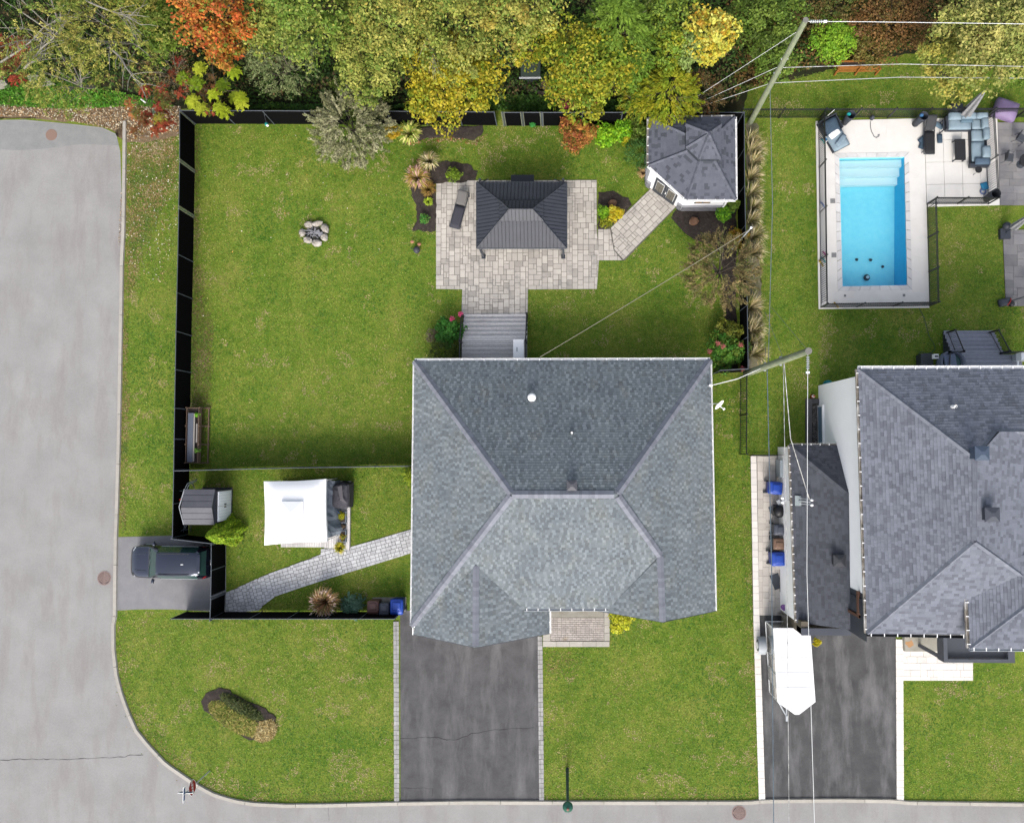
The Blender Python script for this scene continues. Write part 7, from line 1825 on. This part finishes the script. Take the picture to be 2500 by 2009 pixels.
shrub('bright lime-green leafy perennial right of the orange shrub', 1478, 328, 32, 1.0, ['#8fc41e', '#7ab21c', '#a5d02e', '#5f9a1a'], n=2400, leaf=.15)
shrub('bright lime-green perennial touching the pavilion corner', 1530, 318, 34, 1.0, ['#8fc41e', '#6fae22', '#a5d02e', '#4f8a1c'], n=2400, leaf=.15)
shrub('small yellow shrub in front of the lime perennials', 1533, 342, 19, .9, ['#c9c022', '#b0a81c', '#dccc34'], n=1300, leaf=.1)
shrub('dark green bush against the left wall of the pavilion', 1565, 320, 32, 1.3, GR+DG, n=2200, leaf=.16)
shrub('feathery dark green asparagus-like bush below the pavilion side bush', 1562, 375, 40, 1.2, ['#3f6b2c', '#4c7a36', '#5f8a44'], 'feather', 3200, .1)
shrub('golden yellow shrub in the small bed beside the patio', 1502, 522, 20, .9, ['#e0c21c', '#ccae1a', '#ecd848'], n=1800, leaf=.1)
shrub('lime-green shrub left of the golden yellow one', 1474, 517, 17, .8, ['#7fae1e', '#93bf2a', '#5f921c'], n=1200, leaf=.1)
shrub('olive creeping shrub below the golden yellow one', 1480, 540, 18, .5, ['#8f9a22', '#7a8a1e', '#a5a02a'], n=1100, leaf=.09)
shrub('lime-green perennial beside the pavilion right front corner', 1768, 520, 20, .8, ['#8fc42a', '#6fa824', '#3f7a22'], n=1100, leaf=.14)
shrub('green bush between pavilion and fence', 1790, 500, 16, 1.0, GR, n=900, leaf=.14)
shrub('yellow-orange shrub under the slim leaning pole', 1800, 580, 26, 1.1, ['#c4a42a', '#a88a2c', '#b5762e', '#8a8a2c'], 'broad', 1700, .1)
shrub('hydrangea bush with pink heads at the corner of fence and bungalow', 1772, 858, 50, 1.3, ['#4f8a2a', '#3f7424', '#6b9a34', '#7a8a30'], n=3800, leaf=.15)
shrub('olive-leaved bush above the pink hydrangea', 1778, 812, 36, 1.1, ['#6b7a2a', '#5a6a24', '#84862f'], n=2000, leaf=.13)
shrub('green hydrangea left of the deck stairs with two pink blooms', 1097, 810, 36, 1.2, ['#3f7a2a', '#4f8c34', '#356b24'], n=3200, leaf=.15)
shrub('dark twiggy bush between hydrangea and bungalow roof', 1085, 858, 40, 1.0, DG+['#4a4a34', '#5c6b3c'], 'feather', 3200, .11)
shrub('faded grey-pink bush left of the hydrangea', 1058, 820, 19, .7, ['#9a8a74', '#84745f', '#6b6b48'], n=900, leaf=.09)
shrub('small yellow shrub at the right end of the entrance pad', 1514, 1512, 30, .9, ['#d9d62a', '#c4c422', '#e8e44e', '#9fb02a'], n=1900, leaf=.14)
shrub('small yellow plant beside the trailer roof', 1994, 1567, 10, .7, ['#e0d01e', '#c9b81c'], n=500, leaf=.1)
shrub('blue-green hosta beside the pink grasses', 858, 1480, 23, .6, ['#5a7f64', '#466b52', '#7fa58a', '#93b59a'], 'compound', 700, .26, clumps=9)
shrub('yellow plant in the upper trough planter', 833, 1258, 11, .55, ['#c9cc2a', '#dcd83c', '#a5a824'], n=500, leaf=.1)
shrub('leafy seedlings in the lower trough planter', 838, 1310, 9, .5, ['#4f9a3a', '#a58a3c', '#c9a52a'], n=350, leaf=.09)
shrub('bronze succulent in the dark flower pot', 838, 1285, 6, .5, ['#6b5c4a', '#7a6a54'], n=200, leaf=.08)
shrub('small green perennial at the lower end of the mulch bed', 1036, 535, 13, .45, ['#3f8a34', '#4f9a3c', '#84a84a'], n=700, leaf=.08)
shrub('low lime shrub behind the patio corner', 1108, 428, 20, .6, ['#7a9a24', '#8fa82e', '#5f7a22'], n=1100, leaf=.09)
shrub('yellow-orange bush tucked under the silver shrub', 958, 322, 22, 1.0, ['#c9a51e', '#b08a22', '#d8bc3a'], n=1200, leaf=.1)
shrub('seedling in the raised wooden planter', 483, 1100, 7, .95, ['#6b9a3a', '#7aa844'], n=220, leaf=.09)
shrub('bright seedling near the top of the raised wooden planter', 484, 1013, 6, .95, ['#84c42e', '#6fae28'], n=200, leaf=.08)
shrub('dark green creeping plant beneath the bins end of the yard fence', 1300, 305, 7, .5, ['#3f9a4a', '#4fae50'], n=260, leaf=.09)
shrub('red berry shrub behind the back fence', 1385, 262, 20, 1.6, ['#8a2f3c', '#a03a48', '#6b2a34'], n=900, leaf=.12)
shrub('second red berry shrub right of the first behind the fence', 1440, 258, 18, 1.6, ['#8a2f3c', '#94404a', '#5f3a34'], n=700, leaf=.12)
shrub('yellow-green leaf tuft at the left eave of the bungalow', 1002, 1160, 14, .5, ['#9fb42a', '#84a026'], 'compound', 260, .2, clumps=4)
# blooms
def bloom(u, v, h, cols, lb, grp):
    p = P(u, v, h); V, col = crown(.16, .12, 260, cols, 'broad', .05, clumps=9)
    o = npobj('hydrangea_bloom', V, col); o.location = p; tag(o, lb, 'flower', grp); return o
for u, v, lb in ((1103, 778, 'pink bloom in the middle of the hydrangea left of the deck stairs'), (1124, 767, 'magenta bloom at the top left post of the deck stairs')): bloom(u, v, 1.35, ['#e0437a', '#d83a70', '#ef6f9a'], lb, 'pink blooms by the deck')
for u, v, lb in ((1732, 858, 'dusty pink head, lower left of the corner hydrangea'), (1752, 838, 'dusty pink head near the upper left of the corner hydrangea'), (1808, 842, 'dusty pink head at the fence, upper right of the corner hydrangea'), (1812, 900, 'dusty pink head at the lower right of the corner hydrangea'), (1765, 845, 'dusty pink head at the top of the corner hydrangea')): bloom(u, v, 1.5, ['#c96a68', '#b85a5a', '#d88a80'], lb, 'dusty pink hydrangea heads')
# grasses: arching blades
def grass(label, u, v, rpx, h, cols, n=260, plume=None, name='ornamental_grass', flat=.9, bw=.022, group=None, dirb=None):
    c = P(u, v, 0); R_ = rpx/41; t = thing(name, label, 'grass', (c.x, c.y, 0), group)
    a = rng.uniform(0, math.tau, n) if dirb is None else rng.normal(dirb, .8, n); L_ = R_*rng.uniform(.55, 1.1, n); hh = h*rng.uniform(.6, 1.1, n)
    colr = pal(cols, n, None, .2); Vs = []; Cs = []
    F_ = [(0, 0), (.25, .65), (.6, 1.), (1., flat)]
    r0 = rng.uniform(0, .12, n)*R_*2; ox = np.cos(a+1)*r0; oy = np.sin(a+1)*r0; wd = bw*rng.uniform(.7, 1.3, n)
    for s in range(3):
        w0 = wd*(1 if s < 2 else .9); w1 = wd*(1 if s < 2 else .15)
        x0, z0 = F_[s]; x1, z1 = F_[s+1]
        px, py = -np.sin(a), np.cos(a)
        A0 = np.stack([ox+np.cos(a)*L_*x0, oy+np.sin(a)*L_*x0, hh*z0], 1); A1 = np.stack([ox+np.cos(a)*L_*x1, oy+np.sin(a)*L_*x1, hh*z1], 1)
        pv_ = np.stack([px, py, np.zeros(n)], 1)
        Vs.append(np.stack([A0-pv_*w0[:, None], A0+pv_*w0[:, None], A1+pv_*w1[:, None], A1-pv_*w1[:, None]], 1)); Cs.append(colr*(.8+.15*s))
    V = np.concatenate(Vs).reshape(-1, 3); C_ = np.concatenate(Cs)
    npobj('blades', V, C_, t)
    if plume:
        m_ = n//4; a2 = rng.uniform(0, math.tau, m_) if dirb is None else rng.normal(dirb, .7, m_)
        cen = np.stack([np.cos(a2)*R_*.8, np.sin(a2)*R_*.8, h*rng.uniform(.9, 1.2, m_)], 1)*rng.uniform(.6, 1.1, (m_, 1)); tn = np.stack([np.cos(a2), np.sin(a2), np.zeros(m_)+.2], 1)
        V, col = leaves(cen, rng.normal(0, .3, (m_, 3))+np.array([0, 0, 1]), .2*rng.uniform(.7, 1.3, m_), pal(plume, m_), .28, tn); npobj('plumes', V, col, t)
    return t
TAN = ['#d8c596', '#bcaa74', '#98985a', '#e4d6b0', '#76803c']
grass('tawny ornamental grass with pink plumes next to the hosta', 802, 1464, 36, 1.1, ['#b58a5c', '#c9a070', '#8a8a4a', '#a5785a', '#d8bc94'], 560, ['#e6cfc4', '#d8b8ac'], bw=.013)
grass('tan fountain grass clump left of the patio corner', 1022, 440, 30, .7, ['#c9a85f', '#b8924c', '#d8b0a0', '#9a9a44'], 360, ['#d0a8a4', '#c99a94'])
grass('upright tan grass above the mulch bed boulder', 1052, 402, 26, .9, TAN, 240)
grass('rusty low grass in the mulch bed', 1047, 465, 20, .4, ['#8a6a34', '#7a5a2c', '#94803c'], 220)
grass('small lime grass tuft in the mulch bed', 1047, 495, 12, .3, ['#a5b834', '#8fa82c'], 90, bw=.03)
grass('variegated yellow lily clump below the back fence', 1003, 332, 30, .7, ['#c9c46a', '#a8b04a', '#7f9a3c', '#dcd68a'], 260, bw=.035)
grass('yellow-green grass at the foot of the lower trough planter', 834, 1335, 15, .45, ['#b5a82c', '#8f9a2c', '#c9bc3c'], 160)
grass('pinkish dry grass tuft beside the dark asparagus bush', 1568, 425, 16, .4, ['#b59468', '#9a8a4c', '#c4a880'], 150)
lbs = ['topmost', 'second from the top', 'third from the top', 'fourth from the top', 'fifth from the top', 'sixth from the top', 'seventh from the top', 'eighth from the top', 'ninth from the top', 'tenth from the top', 'eleventh from the top', 'twelfth from the top', 'thirteenth from the top', 'lowest']
for k, v in enumerate((345, 378, 412, 448, 482, 515, 548, 590, 630, 760, 800, 822, 850, 875)):
    grass('tan feather grass clump along the outer side of the yard fence, '+lbs[k], 1830+random.uniform(-4, 6), v+random.uniform(-9, 9), random.uniform(24, 38), random.uniform(.8, 1.2), TAN, 130, None, bw=.013, group='feather grasses outside the yard fence', dirb=R(12))
# island bed in the corner lawn
tt = thing('island_grass', 'low golden grass mound with dead straw end on the corner lawn', 'grass', tuple(P(580, 1745)))
def mound(nm, u, v, ru, rv, rot, n, cols, h, L_=.3):
    c = P(u, v); a = rng.uniform(0, math.tau, n); r = np.sqrt(rng.uniform(0, 1, n)); x = np.cos(a)*r*ru/41; y = np.sin(a)*r*rv/41
    X = x*math.cos(rot)-y*math.sin(rot)+c.x; Y = x*math.sin(rot)+y*math.cos(rot)+c.y; Z = h*(1-r**3)*rng.uniform(.6, 1, n)+.06
    aa = rng.uniform(0, math.tau, n); tn = np.stack([np.cos(aa), np.sin(aa), rng.uniform(-.2, .8, n)], 1)
    V, col = leaves(np.stack([X, Y, Z], 1)-np.array(OFF[tt.name])[None, :], rng.normal(0, .5, (n, 3))+np.array([0, 0, 1]), L_*rng.uniform(.6, 1.3, n), pal(cols, n, None, .25), .14, tn)
    o = npobj(nm, V, col, tt)
mound('dead_straw', 648, 1782, 30, 24, .5, 1500, ['#c9b47a', '#b59c64', '#d4c490', '#94804c'], .14)
mound('gold_grass', 575, 1752, 72, 27, -.5, 3600, ['#8a8a3c', '#a09a4c', '#7a8434', '#b0a05c', '#6f8430'], .2)
mound('painted_shade_grass', 592, 1724, 60, 16, -.5, 1500, ['#4c5a2c', '#3f4c24', '#5f6434'], .26)  # the mound's shadow at its upper right, put into darker blade colours
# dwarf cedar by the shed: an upright cone
b0, t0 = P(566, 1294, 0), P(505, 1311, 3.1)
dc = thing('dwarf_cedar', 'upright yellow-green cone-shaped cedar beside the shed', 'tree', tuple(b0))
part(dc, 'trunk', MB().tube(b0, Vector((b0.x, b0.y, 2.9)), .06, .02), M_bark)
n = 12000; f = rng.uniform(0, 1, n)**1.3; a = rng.uniform(0, math.tau, n); rad = .82*(1-f)**.75*(1+.12*np.sin(a*5+f*9)+.1*np.sin(a*9))*rng.uniform(.75, 1.05, n)
cen = np.stack([np.cos(a)*rad, np.sin(a)*rad, .1+f*3.0], 1); dr = np.stack([np.cos(a), np.sin(a), .9+0*a], 1)
V, col = leaves(cen, dr*.6+rng.normal(0, .4, (n, 3)), .13*rng.uniform(.6, 1.3, n), pal(['#8fb31e', '#a5c22c', '#76a01a', '#b8c83c', '#6b921c'], n), .45, dr+rng.normal(0, .4, (n, 3)))
npobj('foliage', V, col, dc)
# fallen leaves, lawn tufts
def scatter(name, poly_px, n, cols, size, label, cat, z=.03, holes=(), dens=None):
    g = G(poly_px); pl = [(p.x, p.y) for p in g]; hl = [[(p.x, p.y) for p in G(h_)] for h_ in holes]
    xs = [p[0] for p in pl]; ys = [p[1] for p in pl]; X = rng.uniform(min(xs), max(xs), n); Y = rng.uniform(min(ys), max(ys), n)
    k = np.array([inside(a, b_, pl) and not any(inside(a, b_, h_) for h_ in hl) for a, b_ in zip(X, Y)]); X, Y = X[k], Y[k]; n = len(X)
    V, col = leaves(np.stack([X, Y, np.full(n, z)+rng.uniform(0, .02, n)], 1), rng.normal(0, .35, (n, 3))+np.array([0, 0, 1]), size*rng.uniform(.5, 1.4, n), pal(cols, n, None, .3), .6)
    o = npobj(name, V, col); tag(o, label, cat); o['kind'] = 'stuff'
LV = ['#c9b08a', '#b0906a', '#94724c', '#d8c8a8', '#7a5c3c', '#e0d8c4']
scatter('fallen_leaves', [(-60, 255), (180, 255), (300, 245), (440, 262), (440, 320), (312, 345), (300, 300), (286, 320), (170, 296), (60, 284), (-60, 286)], 9000, LV, .11, 'dense brown fallen leaves between the road end and the trees', 'fallen leaves', .04)
scatter('fallen_leaves', [(308, 345), (440, 320), (440, 520), (400, 700), (308, 640)], 1300, LV+['#f0ece0'], .08, 'scattered fallen leaves on the verge between kerb and fence', 'fallen leaves', .02)
scatter('fallen_leaves', [(478, 306), (700, 306), (1500, 400), (1000, 620), (700, 700), (478, 800)], 600, LV+['#f0ece0', '#e8a04a'], .07, 'sparse pale fallen leaves on the back lawn', 'fallen leaves', .02, holes=[[(1000, 380), (1460, 380), (1460, 770), (1000, 770)]])
scatter('fallen_leaves', [(296, 470), (303, 470), (302, 520), (293, 600), (290, 600)], 260, LV, .07, 'fallen leaves gathered in the gutter of the left road', 'fallen leaves', .02)
EDG = ['#8a6a4a', '#a5855f', '#c9a880', '#b8704a']
scatter('fallen_leaves', [(985, 348), (1085, 332), (1130, 338), (1160, 346), (1185, 325), (1192, 330), (1165, 356), (1100, 345), (1030, 350), (990, 362)], 700, EDG, .1, 'orange-brown leaves edging the mulch bed under the back fence', 'fallen leaves', .03)
# ---- lawn tufts: short blades over the mown grass, so that edges and surface have relief
def tufts(name, regions, dens, label, cols=None, soft=0., zz=0.):
    Xs = []; Ys = []
    for px, holes in regions:
        g = G(px); pl = [(p.x, p.y) for p in g]; hl = [[(p.x, p.y) for p in G(h_)] for h_ in holes]
        xs = [p[0] for p in pl]; ys = [p[1] for p in pl]; n = int((max(xs)-min(xs))*(max(ys)-min(ys))*dens)
        X = rng.uniform(min(xs), max(xs), n); Y = rng.uniform(min(ys), max(ys), n)
        k = np.ones(n, bool); Xo, Yo = X.copy(), Y.copy(); X = X+rng.normal(0, soft, n); Y = Y+rng.normal(0, soft, n)
        def ins(X, Y, poly):
            c = np.zeros(len(X), bool); m = len(poly)
            for i in range(m):
                x1, y1 = poly[i]; x2, y2 = poly[i-1]
                cond = ((y1 > Y) != (y2 > Y)) & (X < (x2-x1)*(Y-y1)/((y2-y1) if y2 != y1 else 1e-9)+x1); c ^= cond
            return c
        k &= ins(X, Y, pl)
        for h_ in hl: k &= ~ins(X, Y, h_)
        Xs.append(Xo[k]); Ys.append(Yo[k])
    X = np.concatenate(Xs); Y = np.concatenate(Ys); n = len(X)
    a = rng.uniform(0, math.tau, n); L_ = rng.uniform(.04, .10, n); w = rng.uniform(.015, .035, n)
    dx, dy = np.cos(a), np.sin(a)
    B0 = np.stack([X-dy*w, Y+dx*w, np.full(n, zz)], 1); B1 = np.stack([X+dy*w, Y-dx*w, np.full(n, zz)], 1); T = np.stack([X+dx*L_, Y+dy*L_, zz+rng.uniform(.02, .05, n)], 1)
    V = np.stack([B0, B1, T], 1).reshape(-1, 3)
    def vn(sc, sd):                                      # smooth value noise on a lattice
        r = np.random.default_rng(sd).random((128, 128)); x = X/sc+40; y = Y/sc+40
        xi, yi = np.floor(x).astype(int), np.floor(y).astype(int); fx, fy = x-xi, y-yi; fx = fx*fx*(3-2*fx); fy = fy*fy*(3-2*fy)
        g_ = lambda a, b: r[a % 128, b % 128]
        return ((g_(xi, yi)*(1-fx)+g_(xi+1, yi)*fx)*(1-fy)+(g_(xi, yi+1)*(1-fx)+g_(xi+1, yi+1)*fx)*fy)*2-1
    f = vn(4.5, 1)*.6+vn(2.2, 2)*.4; f2 = vn(1.0, 3)*.6+vn(.5, 4)*.4; f3 = vn(1.3, 5)*.45+vn(.62, 6)*.35+vn(.3, 7)*.3
    c = np.array([A(x) for x in ('#4c8420', '#66962a', '#82a636', '#9cb146', '#bdb863', '#d2bd8c')])*1.36
    idx = np.clip(2.4+f*1.6+f2*1.7+rng.normal(0, .75, n), 0, 5).astype(int)
    idx = np.where((f3 > .37) & (rng.random(n) < .72), 5, idx)
    if cols: c = np.array([A(x) for x in cols])*1.3; idx = np.clip((f3*.9+.5)*len(cols)+rng.normal(0, 1, n), 0, len(cols)-1).astype(int)
    o = bpy.data.objects.new(name, npmesh(name, V, None, c[idx]*(1+rng.normal(0, .2, (n, 1)).clip(-.5, .6)), LM, 3)); COL.objects.link(o)
    tag(o, label, 'grass'); o['kind'] = 'stuff'
house_px = [(1010, 882), (1734, 880), (1744, 1490), (1340, 1490), (1340, 1545), (1005, 1545)]
tufts('grass_blades', [([(478, 306), (1797, 309), (1806, 905), (1742, 909), (1740, 1490), (1806, 1112), (1830, 1112), (1838, 1502), (1860, 1955), (1328, 1955), (1326, 1580), (1490, 1578), (1490, 1490), (1740, 1490), (1740, 880), (1010, 880), (1010, 1134), (463, 1144), (466, 820)],
    [[(1063, 440), (1459, 440), (1459, 708), (1290, 708), (1290, 880), (1126, 880), (1126, 708), (1063, 708)], [(1455, 560), (1599, 450), (1657, 500), (1525, 636), (1455, 636)], [(1012, 563), (1006, 400), (1160, 395), (1165, 441), (1065, 443)], [(1640, 525), (1800, 480), (1804, 905), (1750, 905), (1765, 690)], [(1461, 468), (1540, 480), (1487, 559), (1461, 558)]]),
  ([(463, 1150), (1005, 1140), (1005, 1285), (850, 1330), (700, 1378), (560, 1438), (552, 1322), (463, 1305)], [[(690, 1176), (852, 1176), (852, 1336), (690, 1336)], [(450, 1190), (560, 1190), (560, 1285), (450, 1285)]]),
  ([(640, 1488), (680, 1456), (815, 1412), (1005, 1355), (1005, 1488)], [[(908, 1456), (994, 1456), (994, 1492), (908, 1492)]]),
  ([(290, 1492), (975, 1496), (962, 1520), (962, 1958), (640, 1962), (560, 1946), (480, 1908), (400, 1845), (330, 1760), (292, 1640), (288, 1540)], [[(493, 1700), (560, 1680), (672, 1752), (640, 1806), (590, 1792)]]),
  ([(318, 345), (470, 345), (458, 1303), (297, 1306), (304, 900)], []),
  ([(1862, 292), (1990, 300), (1996, 758), (2272, 754), (2266, 508), (2445, 506), (2452, 750), (2540, 752), (2540, 880), (2300, 895), (2000, 930), (1985, 965), (1960, 975), (1925, 1100), (1808, 1108), (1742, 1480), (1742, 915), (1826, 915), (1865, 880)], []),
  ([(1835, 212), (2100, 155), (2540, 100), (2540, 285), (1835, 286)], []),
  ([(2206, 1662), (2376, 1662), (2378, 1622), (2540, 1622), (2540, 1960), (2208, 1956)], [])], 190, 'short mown grass blades covering the lawns')

DRYC = ['#7a9440', '#a3a058', '#bfa66c', '#cdb07a', '#b89464', '#d6bf94']
tufts('dry_grass', [([(309, 365), (425, 335), (432, 420), (388, 520), (362, 580), (338, 640), (322, 740), (308, 720)], []),
  ([(299, 930), (318, 950), (314, 1060), (302, 1160), (306, 1290), (294, 1300), (293, 1120)], []), ([(303, 740), (315, 760), (310, 940), (297, 940)], [])], 420, 'tan dried-out grass along the kerb of the side street verge', DRYC, .22, .012)
tufts('dry_grass', [([(470, 640), (490, 650), (502, 760), (522, 800), (514, 960), (502, 1060), (480, 1100), (468, 1000), (471, 800)], []), ([(474, 310), (486, 320), (486, 600), (474, 640)], [])], 330, 'brown thin grass along the inside of the left fence', ['#7f8a40', '#94884f', '#a08660', '#8a7450', '#b09a74'], .2, .012)
tufts('dry_grass', [([(300, 1500), (282, 1540), (284, 1640), (300, 1700), (340, 1790), (420, 1865), (500, 1918), (600, 1950), (700, 1956), (960, 1950), (960, 1935), (700, 1940), (600, 1932), (510, 1900), (430, 1845), (355, 1765), (312, 1690), (298, 1600)], []),
  ([(1330, 1955), (1855, 1950), (1855, 1932), (1700, 1938), (1330, 1934)], []), ([(1330, 1590), (1390, 1590), (1420, 1625), (1380, 1650), (1332, 1660)], []), ([(1810, 1140), (1826, 1140), (1848, 1940), (1838, 1940)], [])], 120, 'sparse dry grass tips beside the kerb and driveway edges of the front lawns', DRYC, .25, .012)
